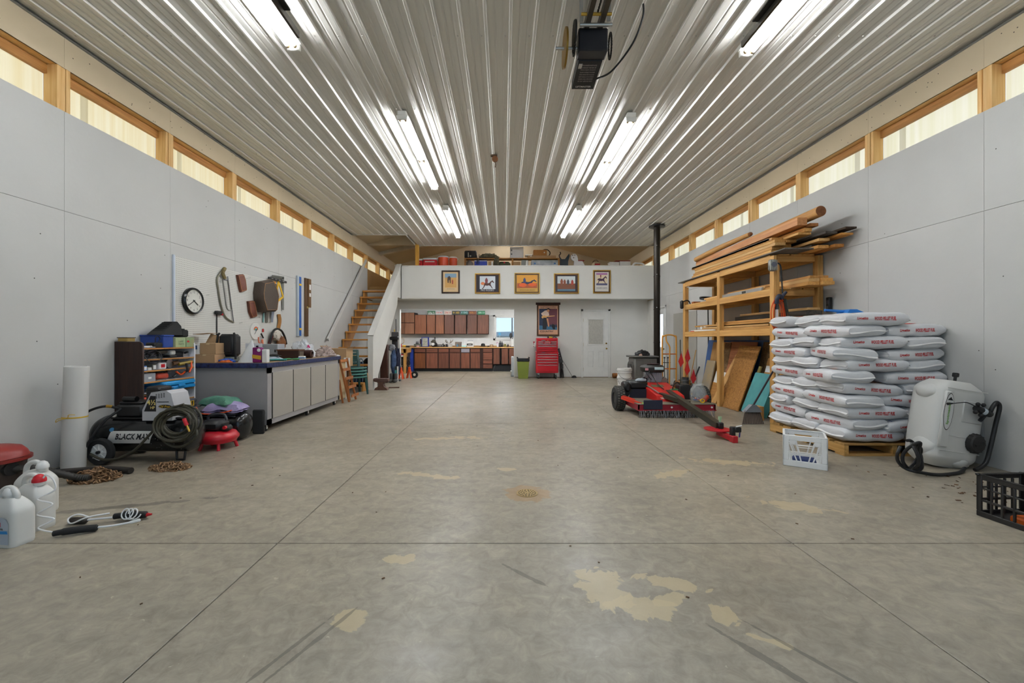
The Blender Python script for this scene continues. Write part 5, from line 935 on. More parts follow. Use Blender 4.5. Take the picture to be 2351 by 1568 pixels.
UL = ['narrow tall two-tier wall cabinet at the end by the opening', 'tall two-tier wall cabinet with pale doors', 'light brown wall cabinet beside the tall pair', 'orange brown wall cabinet under the green and white plate', 'orange brown wall cabinet under the pale red-lettered plates', 'grey brown wall cabinet under the black plate', 'dark red-brown wall cabinet left of the white gap', 'dark red-brown wall cabinet right of the white gap', 'end wall cabinet beside the kitchen window']
for i, (a, b, k) in enumerate(ud):
    x0, x1 = fx(a, du), fx(b, du); tp = 2.155 if k == 0 else 2.075; cm = (CWL, CB('9a6040', '784830'), CB('754a38', '533224'))[k]
    ps = [P(M().box(x0-.004, x1+.004, du+.02, YE-.01, 1.355, tp), 'carcass', CDK)]
    if k == 0: ps += [P(M().rb(x0, x1, du, du+.02, 1.37, 1.76, .004), 'door', cm), P(M().rb(x0, x1, du, du+.02, 1.785, tp-.01, .004), 'door', cm)]
    else: ps += [P(M().rb(x0+.004, x1-.004, du, du+.02, 1.37, tp-.01, .004), 'door', cm)]
    W('wall_cabinet', UL[i], 'cabinet', *ps, group='kitchen wall cabinets')
pl = [(981.5, '2f7d4e', 'e8ece6', 'OJN 1R', 'green and white mountain licence plate', 1), (1000, 'dfe6e6', 'd2452f', '15V 8D', 'white licence plate with orange lettering', 0), (1019.5, 'e8dccb', 'b8412f', 'Z86 50', 'cream licence plate with red lettering', 0), (1038.5, '23261c', 'e0b93e', 'IN 1832', 'black licence plate with yellow lettering', 0), (1057.5, '1f5c4a', 'bfe6ea', 'F-1042', 'dark green licence plate with pale blue lettering', 0), (1076, '6e3216', 'c98a3a', '408-5', 'rust brown licence plate', 0), (1096, '1f7d4e', 'c8f0dc', 'XIRS C4', 'bright green licence plate with mint lettering', 0)]
for px, bg, fg, t, l, mt in pl:
    x = fx(px, 15.55); w_ = .285; ps = [P(M().rb(x, x+w_, 15.55, 15.556, 2.078, 2.222, .003), 'plate', c(bg, .4))]
    if mt: ps.append(P(M().flat([(0.01, .004), (w_-.01, .004), (w_-.03, .05), (.2, .03), (.14, .06), (.09, .03), (.04, .06)], (x, 15.549, 2.08), (1, 0, 0), (0, 0, 1)), 'mountains', WHT))
    ps.append(P(M().text(t, (x+w_/2, 15.5485, 2.155), (1, 0, 0), (0, 0, 1), .07, w_*.82, bold=.02, off=.002), 'lettering', c(fg, .5)))
    W('licence_plate', l+' on the wall cabinets', 'licence plate', *ps, group='licence plates along the cabinet tops')
W('dark_hat', 'small dark object on the tall wall cabinet corner', 'cap', P(M().lathe([(0, .07), (.06, .06), (.075, 0)], (fx(955, 15.6), 15.62, 2.078), 18), 'crown', c('3a3336', .7)), P(M().lathe([(0, .0), (.10, .0), (.10, .008), (0, .01)], (fx(955, 15.6), 15.61, 2.078), 18), 'brim', c('3a3336', .7)))
# counter clutter
zc = .887; dc = 15.45
def kx(v): return fx(900+v/7.837, dc)
W('crate_of_bottles', 'grey crate holding dark bottles on the counter', 'crate', P(M().rb(kx(400), kx(515), 15.4, 15.6, zc, zc+.11, .008), 'crate', c('6e7064', .6)), *[P(M().lathe([(0, 0), (.028, 0), (.028, .09), (.012, .13), (.012, .17), (0, .17)], (kx(v), 15.48, zc+.03), 14), 'bottle', c('26222a', .3)) for v in (435, 462)])
W('thermos', 'dark maroon thermos beside the framed plan', 'flask', P(M().lathe([(0, 0), (.035, 0), (.035, .22), (.028, .25), (0, .25)], (kx(500), 15.62, zc), 16), 'flask', c('4a2a33', .4)), P(M().cyl((kx(500), 15.62, zc+.25), (kx(500), 15.62, zc+.29), .026), 'cap', BLK))
bt('pink_box', 'small pink and white box in front of the bottle crate', 'box', kx(450), kx(500), 15.34, 15.39, zc, zc+.05, c('dcb0b4', .6), b=.003)
W('framed_plan', 'blue framed drawing propped on the kitchen counter', 'frame', P(M().rb(kx(520), kx(655), 15.56, 15.59, zc, zc+.36, .004), 'frame', c('2b3b8f', .4)), P(M().box(kx(534), kx(632), 15.556, 15.56, zc+.02, zc+.335), 'sheet', mat('c9c8bb', .6, h2='8f917f', scale=30, var=0)))
W('floor_polisher', 'black machine with white round gauge on the counter', 'machine', P(M().rb(kx(700), kx(810), 15.42, 15.6, zc, zc+.17, .05), 'body', BLK), P(M().lathe([(0, -.01), (.06, -.01), (.06, 0)], (kx(740), 15.415, zc+.10), 20, 'y'), 'gauge', WHT), P(M().lump((kx(745), 15.5, zc+.16), (.10, .07, .11), 71, .4, 3), 'top', c('3d382c', .6)), P(M().tube([(kx(770), 15.52, zc+.15), (kx(765), 15.55, zc+.36)], .018, 8), 'handle', BLK))
bt('radio_receiver', 'black receiver with white lettering on the counter', 'radio', kx(808), kx(955), 15.35, 15.5, zc, zc+.085, BLK, P(M().text('FORD V8', (kx(880), 15.349, zc+.045), (1, 0, 0), (0, 0, 1), .03, .2, bold=.02), 'lettering', WHT), P(M().cyl((kx(922), 15.42, zc+.085), (kx(922), 15.42, zc+.13), .018), 'knob', BLK))
W('antler_mount', 'grey and white antler trophy lying on the counter', 'antlers', P(M().lump((kx(1020), 15.5, zc), (.13, .08, .16), 75, .5, 3), 'skull', c('b9b4ae', .7)), *[P(M().tube(cat([(kx(1020), 15.5, zc+.1), (kx(a), 15.52, zc+.2), (kx(b), 15.52, zc+.27)], 5), [.018, .017, .016, .015, .014, .012, .011, .01, .009, .006, .004][:11], 8), 'antler', c('6a5a48', .6)) for a, b in ((985, 975), (1050, 1045), (1075, 1095), (960, 965))], P(M().lump((kx(990), 15.42, zc), (.05, .04, .1), 76, .4, 3), 'dark_base', c('24242c', .6)))
bt('photo_box', 'dark picture box with a blue mark on the counter', 'box', kx(1130), kx(1250), 15.5, 15.56, zc, zc+.185, c('5d544e', .6, h2='8b8078', scale=14), P(M().box(kx(1160), kx(1185), 15.497, 15.5, zc+.01, zc+.09), 'blue_mark', c('4a8ab0', .5)), b=.003)
bt('white_caddy', 'white plastic caddy next to the picture box', 'caddy', kx(1252), kx(1340), 15.38, 15.52, zc, zc+.13, c('dfe3e2', .5), P(M().box(kx(1255), kx(1338), 15.378, 15.38, zc+.005, zc+.05), 'pale_blue_label', c('a9dfe0', .5)), P(M().lathe([(.02, 0), (.012, .06), (.004, .12), (0, .12)], (kx(1300), 15.45, zc+.13), 12), 'spout', WHT), b=.02)
bt('first_aid_case', 'white case with a black lettered band on the counter', 'case', kx(1350), kx(1470), 15.4, 15.54, zc+.0, zc+.2, WHT, P(M().box(kx(1352), kx(1452), 15.397, 15.4, zc+.055, zc+.125), 'black_band', BLK), P(M().text('DeWALT', (kx(1405), 15.396, zc+.09), (1, 0, 0), (0, 0, 1), .03, .13, bold=.02), 'lettering', WHT), P(M().tube(cat([(kx(1365), 15.47, zc+.2), (kx(1375), 15.47, zc+.24), (kx(1445), 15.47, zc+.24), (kx(1455), 15.47, zc+.2)], 5), .008, 8), 'handle', c('b9bcc6', .4)))
W('cowboy_hat', 'black brimmed hat on the kitchen counter', 'hat', P(M().lathe([(0, .13), (.05, .125), (.07, .10), (.08, .03), (.15, .012), (.16, .022)], (kx(1637), 15.46, zc), 24), 'hat', c('1c1c20', .7)), P(M().lathe([(.082, .03), (.082, .05), (.078, .05)], (kx(1637), 15.46, zc), 24, ring=True), 'band', c('4a4030', .6)))
bt('small_wood_box', 'small brown wooden box with open front on the counter', 'box', kx(1762), kx(1822), 15.42, 15.5, zc, zc+.085, wood('8a5a34', '6b4223', 'x'), P(M().box(kx(1772), kx(1812), 15.417, 15.42, zc+.015, zc+.07), 'opening', c('c9b08a', .6)), b=.003)
W('mouse', 'small black object beside the wooden box', 'gadget', P(M().ball((kx(1735), 15.44, zc+.022), (.045, .03, .022), 14, 8), 'body', BLK), P(M().ball((kx(1718), 15.43, zc+.014), (.02, .02, .014), 10, 6), 'foot', BLK))
for i, (v, h_, l) in enumerate(((1945, .22, 'left hand black bottle of the pair'), (1978, .20, 'shorter black bottle of the pair'))): W('black_bottle', l+' under the kitchen window', 'bottle', P(M().lathe([(0, 0), (.045, 0), (.045, h_*.6), (.02, h_*.78), (.018, h_), (0, h_)], (kx(v), 15.46, zc), 18), 'bottle', c('17161a', .3)), P(M().lathe([(.046, .04), (.0465, .05), (.0465, .08), (.046, .09)], (kx(v), 15.46, zc), 18), 'label', c('3a3a3e', .5)))
W('spray_bottle', 'white spray bottle with blue label under the window', 'bottle', P(M().lathe([(0, 0), (.035, 0), (.035, .10), (.014, .14), (0, .14)], (kx(1900), 15.46, zc), 16), 'bottle', c('e6e4ea', .4)), P(M().rb(kx(1880), kx(1908), 15.45, 15.47, zc+.13, zc+.165, .006), 'trigger_head', c('c98ab0', .4)))
W('glass_jar', 'greenish jar with pale lid on the counter', 'jar', P(M().lathe([(0, 0), (.045, 0), (.05, .04), (.04, .10), (0, .10)], (kx(2033), 15.46, zc), 18), 'jar', c('7d7a4a', .25)), P(M().cyl((kx(2033), 15.46, zc+.1), (kx(2033), 15.46, zc+.125), .038), 'lid', c('d9d6c4', .5)))
W('dark_cup', 'small dark cup beside the white paper roll stand', 'cup', P(M().lathe([(0, 0), (.025, 0), (.03, .08), (.018, .09), (0, .09)], (kx(2085), 15.44, zc), 14), 'cup', c('23232a', .4)), P(M().lathe([(.028, .05), (.03, .07), (.0285, .07)], (kx(2085), 15.44, zc), 14, ring=True), 'band', DKS))
W('paper_towel', 'white paper towel roll on the counter by the jamb', 'paper towel', P(M().lathe([(.02, 0), (.065, 0), (.065, .27), (.02, .27)], (kx(2165), 15.4, zc+.02), 24), 'roll', WHT), P(M().lathe([(0, 0), (.08, 0), (.08, .018), (0, .02)], (kx(2165), 15.4, zc), 20), 'foot', DKS), P(M().cyl((kx(2165), 15.4, zc+.28), (kx(2165), 15.4, zc+.34), .012), 'post', BLK), P(M().bar((kx(2100), 15.4, zc+.02), (kx(2125), 15.4, zc+.26), .008, .008), 'arm', c('b9a58a', .5)))
W('desk_lamp', 'dark rounded lamp head by the kitchen window', 'lamp', P(M().lump((kx(2140), 15.62, zc+.42), (.06, .05, .10), 77, .2, 2, flat=False), 'head', c('3a3d42', .4)), P(M().cyl((kx(2140), 15.64, zc), (kx(2140), 15.64, zc+.4), .01), 'stem', BLK), P(M().lathe([(0, 0), (.06, 0), (.055, .02), (0, .02)], (kx(2140), 15.64, zc), 16), 'foot', BLK))
W('yellow_drill', 'yellow and black cordless drill on the pine table', 'drill', P(M().tube([(fx(925, 14.7), 14.7, .93), (fx(932, 14.7), 14.7, .93)], .03, 12), 'body', YEL), P(M().rb(fx(932, 14.7), fx(940, 14.7), 14.66, 14.74, .882, .94, .01), 'battery', BLK))
W('desk_fan', 'small round wire fan with tan rim on the pine table', 'fan', P(M().lathe([(.10, -.02), (.115, 0), (.10, .02), (.095, 0)], (fx(921, 14.8), 14.8, 1.11), 26, 'y', ring=True), 'rim', c('9a8464', .5)), P(M().cyl((fx(921, 14.8), 14.8, .882), (fx(921, 14.8), 14.8, 1.0), .02), 'stand', RED), P(M().cyl((fx(921, 14.8), 14.78, 1.11), (fx(921, 14.8), 14.83, 1.11), .03), 'motor', WHT), *[P(M().bar((fx(921, 14.8), 14.79, 1.11), (fx(921, 14.8)+.1*math.cos(a), 14.79, 1.11+.1*math.sin(a)), .002, .03, (0, 1, 0)), 'blade', c('c9c2b4', .5)) for a in (.3, 1.87, 3.44, 5.01)])
W('wall_heater', 'narrow grey white panel heater beside the opening jamb', 'heater', P(M().rb(fx(1174, 13.1), fx(1180, 13.1), 13.02, 13.5, .05, .62, .015), 'panel', c('c4c9cc', .4)), P(M().rb(fx(1173, 13.1), fx(1181, 13.1), 13.04, 13.48, 0, .05, .01), 'base', c('9aa0a4', .4)), P(M().cyl((fx(1172, 13.0), 13.02, .17), (fx(1175, 13.0), 13.02, .17), .03), 'knob', WHT))
# ================================================================== along the wall under the loft
tcx, tcy = .57, 12.5
W('trash_can', 'olive green plastic waste bin with a black liner', 'trash can', P(M().prism([(tcx-.14, 0), (tcx+.14, 0), (tcx+.175, .50), (tcx-.175, .50)], tcy-.12, tcy+.12), 'bin', c('7c8a33', .45)), P(M().rb(tcx-.185, tcx+.185, tcy-.14, tcy+.14, .50, .60, .02).rb(tcx-.19, tcx-.15, tcy-.13, tcy+.13, .59, .64, .01).rb(tcx+.15, tcx+.19, tcy-.13, tcy+.13, .59, .64, .01), 'liner', c('17181a', .25, bump=.3, bscale=20)))
x0, x1, y0, y1 = .945, 1.60, 12.30, 12.74
ps = [P(M().rb(x0, x1, y0+.02, y1, .17, .80, .008), 'cabinet_body', c('c41c28', .3)), P(M().rb(x0+.02, x1-.015, y0+.03, y1-.02, .81, 1.20, .008), 'top_chest', c('c41c28', .3))]
def drw(a, b, z0_, z1_): return P(M().rb(a, b, y0, y0+.02, z0_, z1_, .003), 'drawer', c('bf1b26', .3), P(M().rb(a+.01, b-.01, y0-.014, y0+.001, z1_-.022, z1_-.006, .003), 'pull', c('d6d4d2', .25, .7)))
for z0_, z1_ in ((1.065, 1.105), (1.022, 1.062)):
    for k in range(3): ps.append(drw(x0+.045+k*.19, x0+.225+k*.19, z0_, z1_))
for z0_, z1_ in ((.97, 1.018), (.885, .966)): ps.append(drw(x0+.045, x0+.605, z0_, z1_))
for z0_, z1_ in ((.665, .735), (.585, .66), (.505, .58), (.425, .50), (.215, .42)): ps.append(drw(x0+.03, x1-.03, z0_, z1_))
ps += [P(M().rb(x0+.03, x1-.025, y0+.0, y0+.02, 1.115, 1.19, .004), 'lid_front', c('c41c28', .3), P(M().box(x0+.15, x0+.27, y0-.002, y0, 1.12, 1.14), 'badge', c('8a8a8e', .3, .6)), P(M().cyl((x0+.34, y0-.003, 1.13), (x0+.34, y0, 1.13), .012), 'lock', BRASS)), P(M().rb(x0+.02, x1-.015, y0+.0, y0+.02, .755, .80, .003), 'rail', c('b01822', .3), P(M().box(x0+.15, x0+.27, y0-.002, y0, .765, .785), 'badge', c('5a4a5a', .4)))]
for x in (x0+.07, x1-.07):
    for y in (y0+.07, y1-.07): ps.append(P(M().lathe([(0, -.018), (.055, -.018), (.06, 0), (.055, .018), (0, .018)], (x, y, .06), 18, 'x'), 'caster', RUB, P(M().box(x-.026, x+.026, y-.03, y+.03, .12, .172).box(x-.026, x-.021, y-.02, y+.02, .05, .12).box(x+.021, x+.026, y-.02, y+.02, .05, .12), 'bracket', STL)))
ps.append(P(M().tube([(x0-.0, y0+.1, .95), (x0-.06, y0+.1, .95), (x0-.06, y1-.1, .95), (x0-.0, y1-.1, .95)], .012, 8), 'side_handle', c('9a1a22', .3)))
W('tool_chest', 'tall red rolling tool chest with silver drawer pulls', 'tool chest', *ps)
W('flashlight', 'yellow and black work light lying on the red tool chest', 'flashlight', P(M().tube([(1.33, 12.45, 1.225), (1.44, 12.45, 1.22)], .02, 12), 'barrel', c('e3d23a', .4)), P(M().tube([(1.29, 12.45, 1.226), (1.33, 12.45, 1.226)], .025, 12), 'head', BLK), P(M().tube(cat([(1.44, 12.45, 1.22), (1.5, 12.44, 1.23), (1.56, 12.45, 1.212)], 5), .012, 8), 'cord', BLK))
W('pliers_rack', 'red pliers and a white tag hung on the tool chest side', 'pliers', P(M().tube([(.90, 12.36, 1.10), (.885, 12.36, 1.0)], .012, 8).tube([(.87, 12.38, 1.1), (.893, 12.38, 1.0)], .01, 8), 'handles', c('a8272f', .4)), P(M().rb(.885, .935, 12.33, 12.345, .94, 1.06, .004), 'tag', WHT))
pz0, pz1 = fz(770, YB), fz(700, YB); pxa, pxb = fx(1233, YB), fx(1283.5, YB)
SKN = c('c98f68', .6)
o = (pxa, YB-.02, pz0); w_ = pxb-pxa; h_ = pz1-pz0
def art(m, poly): return m.flat([(a*w_, b*h_) for a, b in poly], o, (1, 0, 0), (0, 0, 1), .002+.0004*len(m.f))
gm = M()
gm.mt(0); art(gm, [(.06, .03), (.94, .03), (.94, .97), (.06, .97)])
gm.mt(1); art(gm, [(.09, .18), (.91, .18), (.91, .87), (.09, .87)])
gm.mt(2); art(gm, [(.52, .35), (.91, .35), (.91, .87), (.5, .87)])
gm.mt(3); art(gm, [(.09, .18), (.91, .18), (.91, .26), (.09, .33)])
gm.mt(4); art(gm, [(.18, .72), (.35, .81), (.5, .83), (.55, .66), (.4, .60), (.22, .66)])
gm.mt(5); art(gm, ell(.32, .60, .12, .055)); gm.mt(5); art(gm, [(.4, .60), (.80, .63), (.80, .65), (.4, .635)])
gm.mt(6); art(gm, [(.28, .58), (.5, .58), (.46, .4), (.42, .2), (.25, .2), (.25, .4)])
gm.mt(7); art(gm, ell(.5, .81, .06, .045)); gm.mt(6); art(gm, [(.36, .84), (.52, .90), (.64, .83), (.52, .85)])
gm.mt(8); art(gm, [(.72, .2), (.82, .2), (.80, .34), (.70, .38), (.66, .3)])
gm.mt(7); art(gm, [(.42, .56), (.5, .56), (.56, .3), (.5, .28)])
W('guitar_poster', 'hanging scroll poster of a guitar player with wooden rails', 'poster', P(M().rb(pxa-.005, pxb+.005, YB-.018, YB-.002, pz0-.01, pz1+.005, .003), 'backing', c('4e2e16', .6)), P(M().rb(fx(1230, YB), fx(1286.5, YB), YB-.035, YB-.003, pz1+.0, pz1+.07, .006), 'top_rail', wood('4a2614', '321508', 'x')), P(M().rb(pxa-.005, pxb+.005, YB-.03, YB-.003, pz0-.02, pz0+.02, .005), 'bottom_rail', wood('5f3e1a', '3d250e', 'x')),
  P(gm, 'print', [c(x, .6) for x in ('d9a98a', '2a3550', '6b3a44', '3f6f8f', 'dfc9bb', 'e0b070', '23272e', 'c98f68', '15171c')], smooth=False), P(M().text('COUNTRY', (pxa+w_*.44, YB-.0255, pz0+h_*.13), (1, 0, 0), (0, 0, 1), .05, w_*.62, bold=.02, off=.004).text('A LONESOME COWBOY', (pxa+w_*.5, YB-.0255, pz0+h_*.945), (1, 0, 0), (0, 0, 1), .022, w_*.7, off=.004).text('AND HIS GUITAR', (pxa+w_*.5, YB-.0255, pz0+h_*.90), (1, 0, 0), (0, 0, 1), .03, w_*.7, off=.004), 'lettering', c('2a1c16', .6)))
W('rifle_case', 'black long case leaning on the wall right of the tool chest', 'case', P(M().bar((1.73, 12.70, .45), (1.63, 12.78, .87), .12, .08, (0, 1, 0)), 'case', BLK, *[P(M().ball((1.695-.022*k, 12.655, .60+.07*k), .012, 8, 6), 'stud', c('c9c9c9', .4)) for k in range(4)]), P(M().bar((1.635, 12.78, .86), (1.60, 12.79, .98), .02, .02), 'barrel', BLK), P(M().tube([(1.72, 12.68, .47), (1.70, 12.62, .0)], .022, 8).tube([(1.74, 12.68, .47), (1.79, 12.62, .0)], .022, 8).tube([(1.73, 12.7, .47), (1.745, 12.74, .0)], .022, 8), 'tripod_legs', c('1f1d1c', .5)), P(M().bar((1.74, 12.69, .42), (1.74, 12.66, .28), .10, .05, (0, 1, 0)), 'sling', BLK))
W('fishing_rod', 'thin black rod with a dark reel lying toward the door', 'rod', P(M().cyl((1.72, 12.70, .62), (2.07, 12.72, .04), .006), 'rod', c('4a4742', .4)), P(M().lump((2.12, 12.68, 0), (.08, .05, .07), 81, .4, 3), 'reel', BLK))
W('split_log', 'short split orange brown firewood log by the door casing', 'log', P(M().lathe([(0, 0), (.07, 0), (.075, .03), (.07, .30), (0, .30)], (3.27, 12.62, .075), 12, 'x'), 'log', mat('a8682f', .8, h2='6b4020', scale=20, var=0)), P(M().lathe([(0, .302), (.068, .302)], (3.27, 12.62, .075), 12, 'x'), 'cut_end', c('c98c4c', .7)))
# framed western prints on the loft front
def pic(x0p, x1p, y0p, y1p, frame, matc, shapes, cols, label, cap=None, land=True):
    d = YM; x0, x1 = fx(x0p, d), fx(x1p, d); z0, z1 = fz(y1p, d), fz(y0p, d); f = .045
    fr = M()
    for q in ((x0, x0+f, z0, z1), (x1-f, x1, z0, z1), (x0, x1, z0, z0+f), (x0, x1, z1-f, z1)): fr.rb(q[0], q[1], d-.03, d-.002, q[2], q[3], .008)
    ps = [P(fr, 'frame', frame[0])]
    if len(frame) > 1:
        g_ = M()
        for q in ((x0-.008, x0+.012, z0-.008, z1+.008), (x1-.012, x1+.008, z0-.008, z1+.008), (x0-.008, x1+.008, z0-.008, z0+.012), (x0-.008, x1+.008, z1-.012, z1+.008)): g_.rb(q[0], q[1], d-.035, d-.002, q[2], q[3], .004)
        ps.append(P(g_, 'gilt_edge', frame[1]))
    ps.append(P(M().box(x0+f-.005, x1-f+.005, d-.012, d-.004, z0+f-.005, z1-f+.005), 'mount', matc))
    iw, ih = x1-x0-2*f, z1-z0-2*f; pm_ = M()
    for k, (ci, poly) in enumerate(shapes): pm_.mt(ci); pm_.flat([(a*iw, b*ih) for a, b in poly], (x0+f, d-.0125, z0+f), (1, 0, 0), (0, 0, 1), .001+.0006*k)
    ps.append(P(pm_, 'print', [c(h, .5) for h in cols], smooth=False))
    if cap: ps.append(P(M().text(cap[0], ((x0+x1)/2, d-.0125, z0+f+ih*cap[1]), (1, 0, 0), (0, 0, 1), cap[2], iw*cap[3], off=.012), 'caption', c(cap[4], .6)))
    W('framed_print', label, 'framed picture', *ps, group='western prints on the loft front')
def horse(cx, cy, s, f=1): return [(cx+f*s*a, cy+s*b) for a, b in ((-.42, .14), (-.58, .10), (-.66, -.08), (-.52, .0), (-.46, -.08), (-.52, -.26), (-.70, -.44), (-.64, -.50), (-.42, -.28), (-.34, -.12), (-.05, -.14), (.14, -.10), (.34, -.20), (.52, -.42), (.58, -.38), (.40, -.12), (.34, .02), (.46, .22), (.56, .20), (.72, .10), (.76, .18), (.60, .34), (.54, .42), (.50, .34), (.34, .28), (.20, .14), (.0, .10), (-.2, .15))]
def rider(cx, cy, s): return [(cx+s*a, cy+s*b) for a, b in ((-.1, -.3), (.1, -.3), (.14, .1), (.07, .18), (.16, .22), (.06, .25), (.05, .36), (-.05, .36), (-.06, .25), (-.16, .22), (-.07, .18), (-.14, .1))]
R0 = lambda a, b, c_, d: [(a, b), (c_, b), (c_, d), (a, d)]
DKF = wood('3f2413', '27140a', 'z'); GLT = c('c9a03a', .35, .6)
pic(1014, 1055.8, 621, 673.8, [DKF], c('e6c89a', .7), [(0, R0(.12, .22, .88, .92)), (1, R0(.12, .72, .88, .92)), (2, [(.3, .75), (.42, .80), (.5, .72), (.5, .45), (.44, .42), (.42, .6), (.38, .6), (.36, .44), (.3, .46), (.28, .6)]), (3, rider(.62, .5, .35))], ['d9a864', '8ba9c4', '3a2a22', 'a8442f'], 'portrait print of a lone horse in dark frame with cream mount', ('JACKSON HOLE', .14, .03, .5, '2a3a6a'))
pic(1091, 1147.6, 628.5, 673.5, [c('6b4a2c', .5), GLT], c('23202a', .6), [(0, R0(.14, .16, .86, .94)), (1, [(a*.55+.1, b*.9+.05) for a, b in horse(.75, .45, .7)]), (2, rider(.45, .66, .5)), (3, ell(.28, .5, .09, .09))], ['d5dbe2', '4a2620', '7a3a40', 'e08050'], 'print of a galloping rider on a pale ground in a gilt frame', ('PRO RODEO', .09, .05, .6, 'd9d9de'))
pic(1182, 1238.2, 627.5, 673.5, [c('5a3f2a', .5), GLT], c('c9a052', .6), [(0, R0(.03, .22, .97, .98)), (1, R0(.03, .22, .97, .5)), (2, horse(.55, .52, .52)), (3, rider(.38, .66, .45)), (4, ell(.75, .42, .2, .1)), (4, ell(.3, .4, .18, .12))], ['e2a03c', 'a8542c', '23304f', '34406e', 'e2622c'], 'orange sunset print of riders, in the middle of the row', ('SANTA FE NEW MEXICO', .1, .03, .7, '3a2a1a'))
pic(1272.3, 1328, 628.5, 673.5, [c('6b4a26', .5), GLT], c('2c2a34', .6), [(0, R0(.08, .16, .92, .94)), (1, R0(.08, .16, .92, .5)), (2, rider(.28, .6, .5)), (2, rider(.42, .58, .45)), (3, rider(.58, .58, .45)), (4, rider(.78, .56, .45)), (5, R0(.08, .05, .92, .16))], ['cfd6d8', '7a4a32', '8a4a30', '4a4a55', 'b03a2c', '5f7f94'], 'print of four figures before pale sky in a gilt frame')
pic(1362, 1400.8, 621, 673, [wood('6b4420', '4a2c10', 'z'), GLT], c('dcd9d2', .7), [(0, R0(.1, .32, .9, .95)), (1, R0(.1, .32, .9, .42)), (2, horse(.5, .60, .5)), (3, rider(.42, .8, .32)), (4, R0(.1, .85, .9, .95))], ['e6d7b8', '5a5a78', '4a3048', '8a3a40', 'b07aa8'], 'portrait print of a bucking horse in brown frame by the stovepipe', ('RODEO DAYS', .18, .045, .75, '4a3a5a'))
# ================================================================== loft storage
LW = wood('c08a48', '9d6b30', 'x')
W('loft_platform', 'low plywood platform behind the loft parapet', 'platform', P(M().box(-2.45, 4.2, 12.46, 13.3, 2.742, 3.05), 'box', LW), P(M().box(-2.47, 4.22, 12.44, 13.32, 3.05, 3.07), 'top', LW))
def jugc(px0, px1, py, label, col='d8512a', lidc='d5dde2'):
    d = 12.62; x0, x1 = fx(px0, d), fx(px1, d); r = (x1-x0)/2; xc = (x0+x1)/2; z1 = fz(py, d)
    W('drink_cooler', label, 'cooler', P(M().lathe([(0, 0), (r*.9, 0), (r, .03), (r, z1-3.071-.05), (0, z1-3.071-.05)], (xc, d+r, 3.071), 24), 'body', c(col, .4)), P(M().lathe([(r*1.02, z1-3.071-.05), (r*1.02, z1-3.071-.02), (r*.8, z1-3.071), (0, z1-3.071)], (xc, d+r, 3.071), 24), 'lid', c(lidc, .4)), P(M().cyl((xc, d, 3.34), (xc, d-.02, 3.34), .025), 'spigot', WHT), *[P(M().tube(cat([(xc+s_*r, d+r, z1-.1), (xc+s_*(r+.03), d+r, z1-.07), (xc+s_*r, d+r, z1-.04)], 4), .01, 8), 'ear', WHT) for s_ in (-1, 1)])
def cool(px0, px1, py, label, col, lidc='dfe3e6', y=12.6):
    x0, x1 = fx(px0, y), fx(px1, y); z1 = fz(py, y)
    W('ice_chest', label, 'cooler', P(M().rb(x0, x1, y, y+.34, 3.071, z1-.05, .02), 'body', c(col, .4)), P(M().rb(x0-.006, x1+.006, y-.006, y+.346, z1-.05, z1, .015), 'lid', c(lidc, .4)), P(M().rb(x0+.06, x1-.06, y-.02, y-.004, z1-.13, z1-.1, .006), 'handle', WHT))
cool(959, 969.3, 594, 'small red ice chest behind the yellow loft post', 'c3242c', y=12.62)
cool(971, 1002.5, 592, 'wide red ice chest with white lid on the loft', 'bb1f2a')
jugc(1004, 1028.5, 586, 'larger orange round drink cooler on the loft'); jugc(1030, 1048.5, 588, 'smaller orange round drink cooler on the loft', lidc='e8e2dc')
d = 12.95
sx0, sx1 = fx(1066, d), fx(1285, d); st = fz(592, d)
W('loft_shelf', 'long low yellow pine shelf rack along the loft', 'shelf', P(M().box(sx0, sx1, d, d+.32, st-.03, st), 'top_board', LW), *[P(M().box(x, x+.05, d, d+.32, 3.071, st-.03), 'upright', LW) for x in (sx0, fx(1175, d), sx1-.05)])
zt = st+.001
def lb(name, label, cat_, a, b, t, m, *ex, z=None, y=None, dep=.25, bb=.01):
    y = y or d+.03; z_ = zt if z is None else z
    return W(name, label, cat_, P(M().rb(fx(a, y), fx(b, y), y, y+dep, z_, fz(t, y), bb), 'body', m), *ex)
lb('camera_bag', 'black bag with bright buckle at the shelf end', 'bag', 1066, 1094, 575, c('1a1b1f', .5), P(M().cyl((fx(1075, d), d+.02, zt+.03), (fx(1075, d), d+.02, zt+.17), .015).ball((fx(1080, d), d+.02, zt+.06), .025, 10, 6), 'buckle', c('c9c6bd', .4)), P(M().tube(cat([(fx(1094, d), d+.03, zt+.1), (fx(1096, d), d-.02, zt-.05), (fx(1095, d), d-.02, zt-.2)], 5), .012, 6), 'strap', BLK), bb=.03)
W('camouflage_pack', 'dark camouflage pack slumped over the loft shelf edge', 'backpack', P(M().lump((fx(1122, d), d+.06, zt), (.31, .14, .15), 91, .5, 3, 40, 20), 'pack', mat('3b382c', .9, h2='6b6750', scale=22, var=0)), P(M().lump((fx(1140, d), d-.02, zt-.22), (.09, .04, .3), 93, .4, 3, flat=False), 'hanging_flap', mat('3b382c', .9, h2='6b6750', scale=22, var=0)), P(M().tube([(fx(1100, d), d-.02, zt+.1), (fx(1099, d), d-.02, zt-.2)], .01, 6), 'strap', BLK))
lb('white_appliance', 'white square carton standing highest on the loft shelf', 'box', 1171, 1202, 567, c('d3d3d6', .5), P(M().box(fx(1173, d), fx(1176, d), d+.025, d+.03, zt+.22, zt+.26).box(fx(1173, d), fx(1176, d), d+.025, d+.03, zt+.1, zt+.14), 'latches', c('4a4a4e', .5)))
